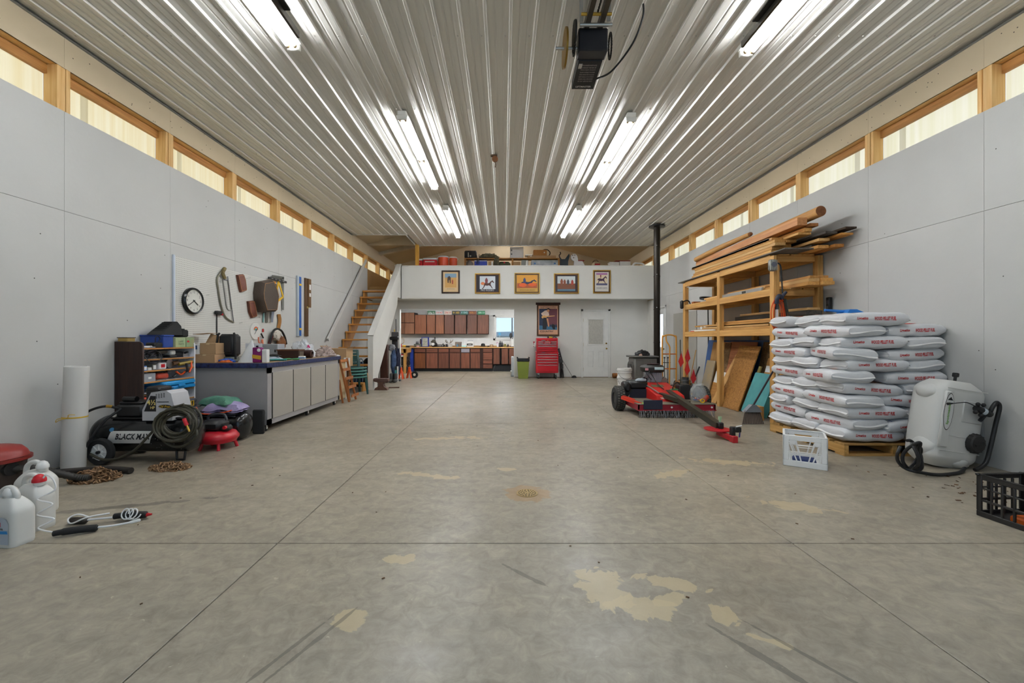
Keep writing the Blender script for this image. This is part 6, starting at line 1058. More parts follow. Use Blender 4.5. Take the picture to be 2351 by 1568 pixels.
lb('flat_carton', 'long flat brown carton on the loft shelf', 'box', 1212, 1276.5, 586.5, CARD, P(M().box(fx(1217, d), fx(1221, d), d+.026, d+.03, zt+.04, zt+.06), 'label', WHT), bb=.003)
lb('guitar_box', 'tan wooden box with a round white dial on the flat carton', 'box', 1225, 1255.5, 573.5, c('ab7439', .6), P(M().lathe([(0, -.005), (.022, -.005), (.022, 0)], (fx(1250, d), d+.03, zt+.17), 14, 'y'), 'dial', WHT), z=fz(586.5, d+.03)+.001, bb=.004)
W('basket_net', 'dark wire mesh net standing behind the tan box', 'net', P(M().tube(cat([(fx(1236, 13.28), 13.28, 3.8), (fx(1245, 13.28), 13.28, 3.97), (fx(1256, 13.28), 13.28, 4.0), (fx(1263, 13.28), 13.28, 3.9), (fx(1258, 13.28), 13.28, 3.75)], 6), .016, 8), 'hoop', c('33291f', .6)), P(M().tube(cat([(fx(1213, 13.28), 13.28, 3.73), (fx(1214, 13.28), 13.28, 3.82), (fx(1222, 13.28), 13.28, 3.83), (fx(1226, 13.28), 13.28, 3.78)], 6), .014, 8), 'small_hoop', c('33291f', .6)))
lb('paper_stack', 'white paper lying under the tan wooden box', 'paper', 1206, 1222, 584, WHT, z=fz(586.5, d+.03)+.001, bb=.003)
zu = 3.072
lb('blue_ice_chest', 'royal blue cooler tucked under the loft shelf', 'cooler', 1089, 1118, 597, c('2440b0', .4), P(M().box(fx(1089, d), fx(1118, d), d+.025, d+.03, fz(597, d)-.03, fz(597, d)-.01), 'white_seam', WHT), z=zu)
lb('grey_bundle', 'grey rolled bundle under the loft shelf end', 'bundle', 1068, 1086, 596, c('8f8a84', .8), z=zu, bb=.09)
lb('brown_carton', 'brown carton between blue cooler and camouflage flap', 'box', 1121, 1138, 600, CARD, P(M().box(fx(1128, d), fx(1132, d), d+.026, d+.03, zu+.3, fz(600, d)), 'tape', WHT), z=zu, bb=.004)
lb('green_bag', 'olive green duffel under the middle of the loft shelf', 'bag', 1144, 1172, 600, c('5a5f46', .8), P(M().box(fx(1156, d), fx(1160, d), d+.02, d+.03, fz(604, d), fz(600, d)-.01), 'red_tag', RED), z=zu, bb=.06)
lb('small_carton', 'small brown carton next to the shelf upright', 'box', 1179, 1195, 601, CARD, z=zu, bb=.004)
lb('slide_projector', 'grey and white machine under the loft shelf', 'machine', 1197, 1213, 597, c('8d918c', .4), P(M().prism([(fx(1206, d), 3.3), (fx(1212, d), 3.3), (fx(1212, d), fz(598, d)), (fx(1208, d), fz(598, d))], d+.02, d+.03), 'white_panel', WHT), z=zu)
lb('clear_tote', 'clear storage tote with blue latches under the shelf', 'tote', 1220, 1282, 597, c('8d97a3', .35, h2='c4c9cc', scale=8), P(M().box(fx(1226, d), fx(1230, d), d+.02, d+.03, fz(606, d), fz(603, d)).box(fx(1272, d), fx(1276, d), d+.02, d+.03, fz(606, d), fz(603, d)), 'latches', BLU), z=zu)
W('saddle', 'dark teal saddle on a stand on the loft', 'saddle', P(M().lathe([(.10, 0), (.14, .1), (.12, .3)], (0, 0, 0), 8) if False else M().prism([(fx(1286, 12.9), zu), (fx(1303, 12.9), zu), (fx(1304, 12.9), 3.55), (fx(1307.5, 12.9), 3.72), (fx(1306, 12.9), 3.79), (fx(1302, 12.9), 3.72), (fx(1297, 12.9), 3.62), (fx(1289, 12.9), 3.62), (fx(1286, 12.9), 3.68)], 12.85, 13.2), 'seat', c('23323a', .5)), P(M().tube(cat([(fx(1287, 12.9), 13.0, 3.66), (fx(1285, 12.9), 13.0, 3.76), (fx(1288, 12.9), 13.0, 3.82), (fx(1287, 12.9), 13.0, 3.87)], 5), .018, 8), 'horn', c('3a2a22', .5)), P(M().box(fx(1286, 12.9), fx(1303, 12.9), 12.84, 12.85, 3.36, 3.42), 'yellow_pad', c('c9a23a', .6)))
W('rocking_toy', 'white rocking horse toy with a red seat on the loft', 'toy', P(M().prism([(fx(a, 12.8), fz(b, 12.8)) for a, b in ((1317, 612), (1318, 600), (1313, 597), (1310.5, 592), (1311.5, 586), (1316, 583), (1321, 583), (1325, 588), (1327, 598), (1337, 599.5), (1344, 613))], 12.78, 12.86), 'body', c('e3e2e0', .5)), P(M().rb(fx(1327, 12.8), fx(1341, 12.8), 12.74, 12.92, fz(599.5, 12.8), fz(598, 12.8), .004), 'seat', c('a3303c', .5)), *[P(M().ball((fx(a, 12.8), 12.775, fz(b, 12.8)), .014, 8, 6), 'eye', BLK) for a, b in ((1314.5, 586.5), (1319.5, 586.2), (1316.8, 592))], P(M().box(fx(1312, 12.8), fx(1346, 12.8), 12.8, 12.84, 3.071, 3.12), 'rocker', WHT))
lb('wicker_bundle', 'pale basket with a red stripe near the rocking toy', 'basket', 1361, 1378, 601, c('b9a284', .7), P(M().box(fx(1366, d), fx(1378, d), d+.02, d+.03, fz(608, d), fz(605, d)), 'red_stripe', RED), P(M().tube(cat([(fx(1362, d), d+.1, fz(601, d)), (fx(1366, d), d+.1, fz(597, d)), (fx(1372, d), d+.1, fz(596, d)), (fx(1376, d), d+.1, fz(601, d))], 5), .012, 8), 'handle', c('5a4a40', .6)), z=zu, bb=.05)
lb('white_storage_box', 'small white lidded box on the far side of the loft', 'box', 1400, 1422, 602.5, WHT, P(M().rb(fx(1399.5, d), fx(1422.5, d), d+.025, d+.28, fz(602.5, d), fz(601, d)), 'lid', WHT), z=zu)
lb('white_carton', 'wide white carton with a red lid edge on the loft', 'box', 1423, 1448, 599.5, c('dfe0dc', .6), P(M().rb(fx(1414, d), fx(1448, d), d+.025, d+.27, fz(599.5, d)+.002, fz(597.5, d)+.002, .003), 'red_lid', c('8a3a2c', .6)), z=zu)
W('white_chair_toppled', 'white plastic chair arms showing above the loft parapet', 'chair', P(M().tube(cat([(fx(1447, 12.7), 12.7, 3.2), (fx(1455, 12.7), 12.7, 3.44), (fx(1466, 12.7), 12.7, 3.46), (fx(1478, 12.7), 12.7, 3.42), (fx(1482, 12.7), 12.7, 3.2)], 6), .03, 8), 'arm', WHT), P(M().rb(fx(1450, 12.7), fx(1480, 12.7), 12.7, 13.0, 3.071, 3.38, .03), 'seat', WHT))
# ================================================================== RIGHT SIDE
# ---- stove, pipe, shield
SG = c('6d6c68', .55, .3)
px_, py_ = 3.72, 10.2
pz = [.55, 1.2, 2.0, 2.8, 3.6]
W('stovepipe', 'tall black stovepipe rising from the wood stove to the ceiling', 'stovepipe', *[P(M().lathe([(.075, a), (.075, b-.03), (.079, b-.03), (.079, b)], (px_, py_, 0), 28), 'pipe_section', c('262019', .35, .5)) for a, b in zip([.5, 1.1, 1.9, 2.7, 3.4], [1.1, 1.9, 2.7, 3.4, ZC-.02])],
  P(M().lathe([(.079, ZC-.06), (.19, ZC-.05), (.19, ZC-.025), (.079, ZC-.02)], (px_, py_, 0), 32), 'ceiling_collar', c('2e2d2c', .4, .5)), *[P(M().ball((px_-.03, py_-.074, z_), .012, 8, 6), 'rivet', c('cfcfcf', .3, .6)) for z_ in (1.93, 2.73, 3.43)], P(M().tube([(px_, py_, .5), (px_, py_, .56)], .075, 20), 'elbow', c('262019', .35, .5)))
s0, s1, t0, t1 = 3.02, 3.60, 9.84, 10.36
W('wood_stove', 'grey cast iron wood stove with arched door beside the stovepipe', 'wood stove', P(M().rb(s0+.05, s1, t0, t1, .16, .73, .03), 'firebox', SG), P(M().rb(s0-.0, s1+.03, t0-.03, t1+.03, .73, .77, .012), 'top_plate', SG), *[P(M().tube([(x, y, .17), (x-.02*(1 if x < 3.3 else -1), y, 0)], [.035, .025], 8), 'leg', SG) for x in (s0+.1, s1-.08) for y in (t0+.06, t1-.06)], P(M().rb(s0+.0, s1-.2, t0+.02, t1-.02, .10, .20, .02), 'ash_lip', SG),
  P(M().prism([(t0+.06, .26), (t1-.06, .26), (t1-.06, .55), (t1-.13, .62), (t0+.13, .62), (t0+.06, .55)], s0+.01, s0+.055, 'yz'), 'door', c('615f5a', .5, .3), P(M().prism([(t0+.11, .31), (t1-.11, .31), (t1-.11, .52), (t1-.16, .57), (t0+.16, .57), (t0+.11, .52)], s0+.0, s0+.012, 'yz'), 'glass', c('23221f', .15))), P(M().tube([(s0-.01, t0+.03, .42), (s0-.05, t0+.02, .42), (s0-.05, t0+.02, .52)], .012, 8), 'door_handle', STL),
  P(M().rb(s1-.02, 3.66, 10.1, 10.3, .46, .62, .02), 'flue_box', SG), *[P(M().rb(s0+.10+k*.17, s0+.22+k*.17, t0-.008, t0+.002, .30, .66, .004), 'side_rib', SG) for k in range(3)])
W('welding_gloves', 'heap of black leather gloves and tools on the wood stove', 'gloves', P(M().lump((3.30, 10.02, .771), (.19, .13, .14), 101, .5, 3), 'gloves', BLK), P(M().lump((3.24, 9.93, .771), (.05, .04, .06), 103, .4, 3), 'pale_rag', c('c9a894', .7)), P(M().bar((3.38, 9.90, .80), (3.42, 9.84, .74), .05, .02), 'strap', BLK), P(M().tube([(3.16, 9.95, .80), (3.42, 9.98, .85)], .014, 8), 'tool_handle', c('3a3532', .5)))
W('heat_shield', 'plain grey sheet fixed on the wall behind the stove', 'panel', P(M().box(XR-.012, XR-.002, 9.55, 10.86, .15, 1.82), 'sheet', mat('a9a59c', .7, var=.03)), P(M().box(XR-.014, XR-.012, 9.55, 9.57, .15, 1.82), 'edge', c('8f8b84', .7)))
def bucket(cx, cy, z0, label):
    W('white_bucket', label, 'bucket', P(M().lathe([(0, 0), (.13, 0), (.15, .33), (.158, .33), (.158, .35), (.15, .35), (.15, .37), (.142, .37), (.12, .02), (0, .02)], (cx, cy, z0), 28), 'pail', c('e0deda', .45)), P(M().lathe([(.151, .27), (.158, .272), (.158, .285), (.151, .287)], (cx, cy, z0), 28, ring=True), 'rib', c('e0deda', .45)), P(M().lathe([(.151, .31), (.16, .312), (.16, .325), (.151, .327)], (cx, cy, z0), 28, ring=True), 'rib', c('e0deda', .45)), P(M().tube(cat([(cx-.155, cy, z0+.30), (cx-.12, cy-.12, z0+.20), (cx, cy-.17, z0+.14), (cx+.12, cy-.12, z0+.20), (cx+.155, cy, z0+.30)], 6), .003, 6), 'bail', DKS), group='nested white buckets')
bucket(2.60, 9.05, 0, 'white plastic bucket, lower of the nested pair'); bucket(2.60, 9.05, .17, 'white plastic bucket, upper of the nested pair')
# ---- orange hand truck
OR = c('e09a34', .4); OR2 = c('d2702a', .45); hy = 9.40
def U(x0, x1, zt, y, r, m): return M().tube(cat([(x0, y, .12), (x0, y, zt-.12), (x0+.03, y, zt-.03), (x0+.10, y, zt), (x1-.10, y, zt), (x1-.03, y, zt-.03), (x1, y, zt-.12), (x1, y, .12)], 6), r, 10)
W('hand_truck', 'yellow orange tubular hand truck standing by the stovepipe', 'hand truck', P(U(3.55, 3.86, 1.255, hy, .016, OR), 'frame', OR), P(M().tube(cat([(3.63, hy, 1.25), (3.63, hy-.03, 1.12), (3.69, hy-.05, 1.0), (3.70, hy-.04, .85), (3.70, hy-.02, .12)], 6), .014, 10), 'centre_tube', OR), *[P(M().cyl((3.55, hy, z_), (3.86, hy, z_), .012), 'crossbar', OR2) for z_ in (.50, .83)], P(M().rb(3.56, 3.85, hy-.24, hy, .085, .10, .004), 'toe_plate', YEL), *[P(M().lathe([(.05, -.03), (.11, -.03), (.12, 0), (.11, .03), (.05, .03)], (x, hy+.10, .12), 22, 'x', ring=True), 'tyre', RUB, P(M().lathe([(0, -.02), (.052, -.02), (.052, .02), (0, .02)], (x, hy+.10, .12), 18, 'x'), 'hub', RED)) for x in (3.50, 3.91)], P(M().cyl((3.5, hy+.10, .12), (3.91, hy+.10, .12), .01), 'axle', DKS))
W('fire_tools', 'black iron fireplace tool stand behind the hand truck', 'fire tools', *[P(M().cyl((x, 9.72, .05), (x, 9.72, .72), .008), 'rod', BLK) for x in (3.72, 3.80)], P(M().cyl((3.68, 9.72, .62), (3.86, 9.72, .62), .008), 'crossbar', BLK), *[P(M().ball((x, 9.72, .735), .02, 10, 8), 'knob', BLK) for x in (3.72, 3.80)], P(M().lathe([(0, 0), (.1, 0), (.09, .02), (0, .03)], (3.76, 9.72, 0), 18), 'foot', BLK))
W('kindling_basket', 'brown wooden box of kindling behind the hand truck wheels', 'box', P(M().rb(3.74, 4.05, 9.0, 9.25, 0, .22, .01), 'box', wood('6b4524', '4a2c14', 'x')), *[P(M().rb(3.76+.07*k, 3.81+.07*k, 9.02, 9.22, .20, .26+.02*(k % 2), .01), 'kindling', wood('9a6a34', '6e481f', 'y')) for k in range(4)])
W('glass_lantern', 'small clear glass lantern by the rack post foot', 'lantern', P(M().lathe([(0, 0), (.06, 0), (.06, .03), (0, .03)], (3.98, 8.82, 0), 18), 'base', BRASS), P(M().lathe([(.03, .03), (.065, .10), (.06, .17), (.03, .22)], (3.98, 8.82, 0), 18), 'globe', mat('d8d2c0', .1, alpha=.45, var=0)), P(M().cyl((3.98, 8.82, .22), (3.98, 8.82, .26), .03), 'cap', BRASS))
# ---- lumber rack
rk = wood('ddad66', 'c08b48', 'z'); rky = wood('ddad66', 'c08b48', 'y'); rkx = wood('ddad66', 'c08b48', 'x')
ry_ = (5.75, 7.20, 8.58); rf, rb_ = 3.70, 4.30
ps = []
for y in ry_:
    ps += [P(M().rb(rf, rf+.038, y, y+.09, 0, 2.31, .002), 'post', rk), P(M().rb(rf+.040, rf+.078, y, y+.09, 0, 2.22, .002), 'post', rk), P(M().rb(rb_, rb_+.038, y, y+.09, 0, 2.31, .002), 'post', rk), P(M().rb(rb_+.04, rb_+.078, y, y+.09, 0, 2.31, .002), 'post', rk)]
for z_ in (2.33, 1.86, 1.31):
    for a, b in ((ry_[0]+.09, ry_[1]), (ry_[1]+.09, ry_[2])):
        ps += [P(M().rb(rf+.002, rf+.038, a, b, z_-.10, z_, .002), 'front_rail', rky), P(M().rb(rb_+.002, rb_+.038, a, b, z_-.10, z_, .002), 'back_rail', rky)]
    for y in (ry_[0]+.05, ry_[1]-.04, ry_[1]+.09, ry_[2]-.04): ps.append(P(M().rb(rf+.08, rb_, y, y+.036, z_-.10, z_-.02, .002), 'cross_beam', rkx))
    for k in range(3):
        ps.append(P(M().rb(rf+.08+k*.17, rf+.23+k*.17, ry_[0]+.02, ry_[2]+.06, z_-.018, z_, .002), 'deck_board', rky))
W('lumber_rack', 'tall yellow pine lumber rack with three decks against the wall', 'rack', *ps)
def board(x0, x1, y0, y1, z0, z1, label, m=None, group=None, bend=0, name='board'):
    r = W(name, label, 'lumber', P(M().rb(x0, x1, y0, y1, z0, z1, .003), name, m or rky, smooth=False), group=group)
    if bend: r.rotation_euler = bend
    return r
LP_ = [wood('ddaa60', 'bd8641', 'y', .6, .2), wood('cf9a55', 'a8763a', 'y', .6, .2), wood('e2b878', 'c4945a', 'y', .6, .2)]; LDK = wood('5b544c', '37312b', 'y', .8, .2); LGR = wood('77716a', '55504a', 'y', .8, .1)
T = 2.335
board(3.67, 4.05, 5.48, 8.85, T, T+.018, 'dark grey sheet laid over the rack top', LGR, name='sheet_board')
g_ = 'flat boards in the rack-top stack'
for k in range(5):
    for j in range(2):
        if k == 4 and j: continue
        o_ = R.uniform(0, .12)
        board(3.70+.15*j, 3.845+.15*j, 5.72+o_, 8.12+o_+R.uniform(0, .1), T+.02+k*.042, T+.06+k*.042, 'pine board, %s layer of the stack on the grey sheet, %s side' % (('bottom', 'second', 'third', 'fourth', 'top')[k], ('open', 'wall')[j]), LP_[(k+j) % 3], g_)
board(4.06, 4.20, 5.42, 8.3, T, T+.04, 'reddish board on the rack top beside the grey sheet', LP_[1]); board(4.22, 4.34, 5.35, 8.2, T, T+.04, 'orange brown board next to the wall on the rack top', wood('c4853f', '9d6427', 'y'))
board(4.07, 4.33, 5.55, 8.1, T+.045, T+.075, 'wide dark weathered plank low on the wall side of the rack top', LDK)
board(3.86, 4.03, 5.50, 8.0, T+.195, T+.225, 'pine plank with a rough end, on top of the flat stack', LP_[0])
board(4.04, 4.18, 5.38, 8.3, T+.085, T+.12, 'thick pine plank in the middle of the rack top', LP_[2]); board(4.20, 4.35, 5.22, 8.0, T+.125, T+.15, 'long honey board sticking out farthest by the wall', wood('d99a4c', 'b87a34', 'y'))
board(4.05, 4.20, 5.28, 7.9, T+.155, T+.185, 'dark charred plank sticking out under the timbers', LDK); board(4.22, 4.36, 5.18, 7.9, T+.19, T+.215, 'dark bark-edged slab sticking out beside the wall', wood('4a3a2a', '2a1f17', 'y', .9))
board(3.70, 3.84, 5.85, 8.25, T+.195, T+.235, 'weathered grey plank along the front of the rack top', LGR)
board(3.94, 4.04, 5.50, 8.2, T+.235, T+.285, 'square pine stud below the big timber', LP_[0])
r = board(3.82, 3.95, 5.46, 8.35, T+.29, T+.39, 'big squared timber with a rough red end', wood('cf9560', 'ab7040', 'y'), name='timber'); r.rotation_euler = (-.012, 0, 0)
lg = M().tube([(4.05, 5.36, T+.46), (4.04, 6.8, T+.42), (4.0, 8.1, T+.37)], [.068, .072, .06], 20)
W('peeled_log', 'peeled round log with a cut brown end on top of the lumber', 'log', P(lg, 'trunk', wood('d9a868', 'b98045', 'y')), P(M().lathe([(0, -.002), (.066, -.002), (.066, 0)], (4.05, 5.358, T+.46), 20, 'y'), 'cut_end', mat('8a5a34', .8, h2='6b3f22', scale=20, var=0)))
board(3.97, 4.08, 5.44, 8.0, T+.29, T+.33, 'splintered offcut under the peeled log', wood('a8703a', '7d4c22', 'y'))
lg = M().tube([(3.84, 6.55, T+.46), (3.82, 7.5, T+.44), (3.8, 8.3, T+.40)], [.035, .05, .045], 14)
W('thin_log', 'thin split log lying along the front of the timber', 'log', P(lg, 'trunk', wood('d0a05c', 'a87438', 'y')), P(M().ball((3.84, 6.53, T+.46), .03, 10, 8), 'knot', c('7a4a26', .8)))
g_ = 'boards on the middle rack deck'
Z2 = 1.862
for k, (x0, x1, y0, y1, h_, mi) in enumerate(((3.80, 3.94, 5.9, 7.9, .04, 0), (3.95, 4.10, 5.45, 7.7, .045, 1), (4.11, 4.26, 5.40, 7.6, .045, 0), (3.97, 4.11, 5.46, 7.6, .045, 2), (4.12, 4.27, 5.44, 7.7, .045, 0), (4.0, 4.24, 5.48, 7.5, .035, 1), (3.80, 3.93, 6.1, 8.0, .03, 2))):
    z0 = Z2+(0, 0, 0, .047, .047, .094, .042)[k]
    board(x0, x1, y0, y1, z0, z0+h_, 'pine board on the middle deck, '+('foremost by the level', 'bottom of the near-end pile, open side', 'bottom of the near-end pile, wall side', 'second layer of the near-end pile, open side', 'second layer of the near-end pile, wall side', 'wide one topping the near-end pile', 'thin one lying on the foremost board')[k], LP_[mi], g_)
W('black_hose_coil', 'coil of black tubing in the far bay of the middle deck', 'hose', P(M().tube([(3.95+.16*math.cos(a)*(1+.04*math.sin(a*3)), 8.05+.20*math.sin(a), Z2+.03+.04*math.sin(a)+.012*a/6.28+.03) for a in [k*.35 for k in range(46)]], .012, 8), 'coil', BLK))
W('carpenter_level', 'long bright aluminium level lying behind the front rail', 'level', P(M().rb(3.745, 3.775, 6.1, 7.2, Z2, Z2+.055, .003), 'beam', c('bfc2c0', .3, .7)), P(M().box(3.742, 3.745, 6.5, 6.6, Z2+.01, Z2+.045), 'vial_window', c('3a3f3a', .3)))
bt('brick_block', 'orange brown block on the far bay of the middle deck', 'block', 3.78, 3.92, 8.36, 8.46, Z2, Z2+.05, c('a8602f', .7))
g_ = 'boards on the lower rack deck'; Z3 = 1.312
for k, (x0, x1, y0, y1, z0, h_, mi) in enumerate(((3.76, 3.88, 5.9, 8.3, 0, .035, 0), (3.90, 4.05, 5.9, 8.1, 0, .04, 1), (4.07, 4.25, 5.7, 8.0, 0, .04, 2), (3.78, 3.90, 6.0, 8.0, .04, .03, 2), (3.92, 4.06, 5.85, 7.9, .045, .035, 0), (4.08, 4.24, 5.6, 7.7, .045, .04, 1), (3.80, 3.95, 5.9, 8.35, .085, .03, 0), (4.0, 4.2, 5.65, 7.9, .09, .03, 2), (3.84, 3.98, 5.88, 7.6, .12, .03, 1))):
    board(x0, x1, y0, y1, Z3+z0, Z3+z0+h_, 'pine board on the lower deck, '+('bottom layer, foremost', 'bottom layer, middle', 'bottom layer, wall side', 'second layer, foremost', 'second layer, middle', 'second layer, wall side', 'third layer, open side', 'third layer, wall side', 'single one topping the pile')[k], LP_[mi], g_)
board(4.0, 4.2, 5.55, 7.4, Z3+.13, Z3+.16, 'olive bark slab on the near end of the lower deck', wood('7d6a3c', '4f4224', 'y')); board(4.05, 4.22, 5.6, 7.2, Z3+.235, Z3+.27, 'single pine stud resting high at the near end of the lower deck', LP_[2]); board(4.02, 4.24, 5.58, 7.3, Z3+.165, Z3+.23, 'dark plank under the single stud of the lower deck', LDK)
bt('white_trim_piece', 'white plastic trim strip with red end on the lower deck', 'trim strip', 3.72, 3.78, 7.45, 8.35, Z3, Z3+.025, WHT, P(M().box(3.718, 3.782, 8.2, 8.36, Z3-.002, Z3+.012), 'red_end', RED), b=.004)
for k, y in enumerate((7.95, 8.08)): W('tape_roll', ('first white tape roll standing', 'second white tape roll standing')[k]+' on the lower deck trim strip', 'tape roll', P(M().lathe([(.02, 0), (.045, 0), (.045, .09), (.02, .09)], (3.80+.03, y, Z3), 18, ring=True), 'roll', WHT), P(M().lathe([(.018, .001), (.02, .001), (.02, .089), (.018, .089)], (3.83, y, Z3), 16, ring=True), 'core', CARD))
# things hung on the rack
for x, y, z_, l in ((3.655, 5.72, 2.16, 'caged grey work lamp clamped to the near rack post'),):
    W('work_lamp', l, 'work lamp', P(M().rb(x-.06, x+.05, y-.05, y+.01, z_-.08, z_+.08, .02), 'housing', c('8a8a84', .4, .4)), P(M().lathe([(0, -.004), (.035, -.004), (.035, 0)], (x-.005, y-.052, z_+.01), 16, 'y'), 'lens', c('3d4560', .2)), P(M().tube(cat([(x+.05, y, z_+.04), (x+.10, y-.02, z_), (x+.12, y-.02, z_-.2), (x+.13, y-.03, z_-.5)], 6), .010, 8), 'lead', BLK), *[P(M().box(x-.055+.022*k, x-.05+.022*k, y-.058, y-.05, z_-.07, z_+.07), 'cage_bar', c('b5b5ae', .4, .5)) for k in range(5)])
W('clamp_lamp', 'black clamp fixed to the far rack post', 'clamp', P(M().rb(3.60, 3.66, 8.52, 8.60, 1.78, 1.95, .02), 'body', BLK), P(M().tube(cat([(3.66, 8.56, 1.93), (3.74, 8.55, 1.95), (3.79, 8.55, 1.90), (3.80, 8.55, 1.78)], 5), .012, 8), 'strap', BLK))
bt('wall_outlet', 'black outlet box on the wall behind the rack end', 'outlet', 4.34, 4.39, 5.60, 5.66, 1.52, 1.72, BLK, P(M().box(4.337, 4.34, 5.61, 5.65, 1.55, 1.60).box(4.337, 4.34, 5.61, 5.65, 1.63, 1.68), 'sockets', DKS))
loops = []
for k in range(6):
    w = .07+.012*(k % 3); h_ = .20+.02*(k % 4)
    pts = [(3.70+w*math.sin(a)+.008*k*.5, 5.70-.012*k, 1.50+h_*math.cos(a)*(.9 if math.cos(a) > 0 else 1.05)) for a in [i*2*math.pi/22 for i in range(22)]]
    loops.append(P(M().tube(pts, .007, 7, True), 'loop', c('d8541f', .5)))
W('orange_extension_cord', 'orange extension cord hung in loops on the near rack post', 'cord', *loops)
W('hose_gun', 'blue black hose gun and dark hose hung over the orange cord', 'hose gun', P(M().tube(cat([(3.73, 5.62, 1.70), (3.69, 5.62, 1.74), (3.66, 5.62, 1.70), (3.655, 5.62, 1.63)], 5), .026, 10), 'grip', c('23283a', .5)), P(M().tube([(3.72, 5.62, 1.72), (3.78, 5.62, 1.79)], .02, 10), 'barrel', c('23283a', .5)), *[P(M().tube(cat([(3.76+.02*k, 5.63, 1.70), (3.80+.02*k, 5.64, 1.5), (3.82+.03*k, 5.64, 1.35), (3.78+.01*k, 5.64, 1.25)], 6), .011, 8), 'hose', c('2f3128', .6)) for k in range(2)])
W('white_pipe', 'white plastic pipe standing against the near rack post', 'pipe', P(M().cyl((3.69, 5.66, 0), (3.695, 5.68, 1.60), .018), 'pipe', WHT), P(M().cyl((3.695, 5.68, 1.56), (3.695, 5.68, 1.63), .023), 'collar', DKS))
# ---- sheets and boards leaning under the rack
def leaner(y0, y1, xb, xt, zt_, th, m, label, name='leaning_board', skew=0, group=None):
    a = Vector((xb, 0, 0)); b = Vector((xt, 0, zt_)); n = Vector((-(b-a).z, 0, (b-a).x)).normalized()*th
    n = -n if n.x < 0 else n
    V = []
    for q in (Vector((0, 0, 0)), n):
        V += [a+q+Vector((0, y0, 0)), a+q+Vector((0, y1, 0)), b+q+Vector((0, y1+skew, 0)), b+q+Vector((0, y0+skew, 0))]
    lo = min(v.z for v in V); V = [v-Vector((0, 0, lo)) for v in V]
    return W(name, label, 'board', P(M().add(V, [(0, 1, 2, 3), (7, 6, 5, 4), (0, 4, 5, 1), (1, 5, 6, 2), (2, 6, 7, 3), (3, 7, 4, 0)]), name, m, smooth=False), group=group)
OSB = mat('b5803c', .75, h2='7d5222', var=0, scale=34, dist=1.5, bump=.1); PLY = wood('d0a262', 'b58549', 'z', .7); PLYR = wood('a56a42', '8a5230', 'y', .7); CHIP = mat('8a6a42', .85, h2='4e3a24', var=0, scale=40, dist=1)
leaner(6.3, 8.75, 4.10, 4.27, 1.14, .012, c('3e5f94', .6), 'blue painted sheet, rearmost of those under the rack', 'leaning_sheet')
leaner(7.55, 8.45, 4.02, 4.22, 1.10, .014, PLY, 'pale plywood sheet under the far rack bay', 'leaning_sheet')
leaner(6.95, 7.75, 3.98, 4.20, 1.11, .014, PLYR, 'reddish plywood sheet behind the big strand board', 'leaning_sheet')
leaner(6.05, 6.85, 4.02, 4.24, 1.11, .016, CHIP, 'dark coarse chipboard sheet under the near rack bay', 'leaning_sheet')
leaner(7.72, 7.92, 4.0, 4.18, 1.09, .012, CHIP, 'narrow coarse chipboard strip by the middle post', 'leaning_sheet')
leaner(6.10, 6.62, 3.97, 4.17, .86, .012, wood('b98848', '9a6a32', 'y'), 'mid brown board above the white strip', 'leaning_sheet')
leaner(6.12, 6.60, 3.94, 4.13, .74, .012, WHT, 'white faced board strip under the near rack bay', 'leaning_sheet')
leaner(6.10, 6.60, 3.90, 4.10, .64, .012, wood('c08a48', '9d6a30', 'y'), 'honey plywood offcut behind the teal board', 'leaning_sheet')
leaner(6.56, 7.20, 3.86, 4.06, .45, .012, PLY, 'low plywood offcut behind the teal board edge', 'leaning_sheet')
leaner(7.25, 8.0, 3.90, 4.05, .55, .012, WHT, 'white panel glimpsed behind the middle post', 'leaning_sheet')
leaner(7.35, 8.3, 3.86, 3.99, .34, .012, wood('b8823f', '97652c', 'y'), 'low orange plywood strip at the far bay foot', 'leaning_sheet')
leaner(7.95, 8.28, 3.84, 4.06, .74, .02, mat('8f8676', .85, h2='a58d62', var=0, scale=5), 'weathered grey board with tan edge at the far bay', skew=.1)
leaner(7.50, 7.66, 3.78, 4.08, .88, .04, PLY, 'pine plank leaning just beyond the middle post', skew=-.28)
leaner(7.30, 7.48, 3.80, 4.08, .85, .03, LP_[2], 'pale pine plank leaning behind the strand board', skew=-.2)
leaner(6.71, 7.30, 3.735, 4.09, 1.04, .018, OSB, 'large strand board sheet leaning in front of the others', 'leaning_sheet', skew=-.02)
leaner(6.62, 6.68, 3.80, 4.06, .72, .02, wood('9a8a4a', '6f6232', 'z'), 'thin mossy batten beside the strand board')
leaner(6.12, 6.62, 3.74, 3.97, .60, .10, mat('4f9a98', .6, h2='3f8488', var=0, scale=5), 'thick teal painted board leaning by the bag stack', 'leaning_slab', skew=.0)
board(3.62, 3.69, 5.95, 6.10, 0, .20, 'short brown block standing next to the teal board', PLY, name='block')
# broom
br = M()
for k in range(26):
    t = k/25; br.mt(k % 2); br.tube([(3.33+.22*t*.6+.10*t, 5.80+.05*t, .16+.01*math.sin(k)), (3.24+.30*t, 5.70+.02*t, .004)], .006, 5)
W('broom', 'grey bristle broom leaning between teal board and pallet', 'broom', P(br, 'bristles', [c('75675a', .9), c('3f3731', .9)], kind='stuff'), P(M().prism([(3.32, .15), (3.56, .15), (3.53, .20), (3.48, .25), (3.42, .25)], 5.78, 5.86), 'head', c('7d8288', .4)), P(M().cyl((3.46, 5.82, .24), (3.66, 5.64, .80), .012), 'handle', c('3a3036', .5)))
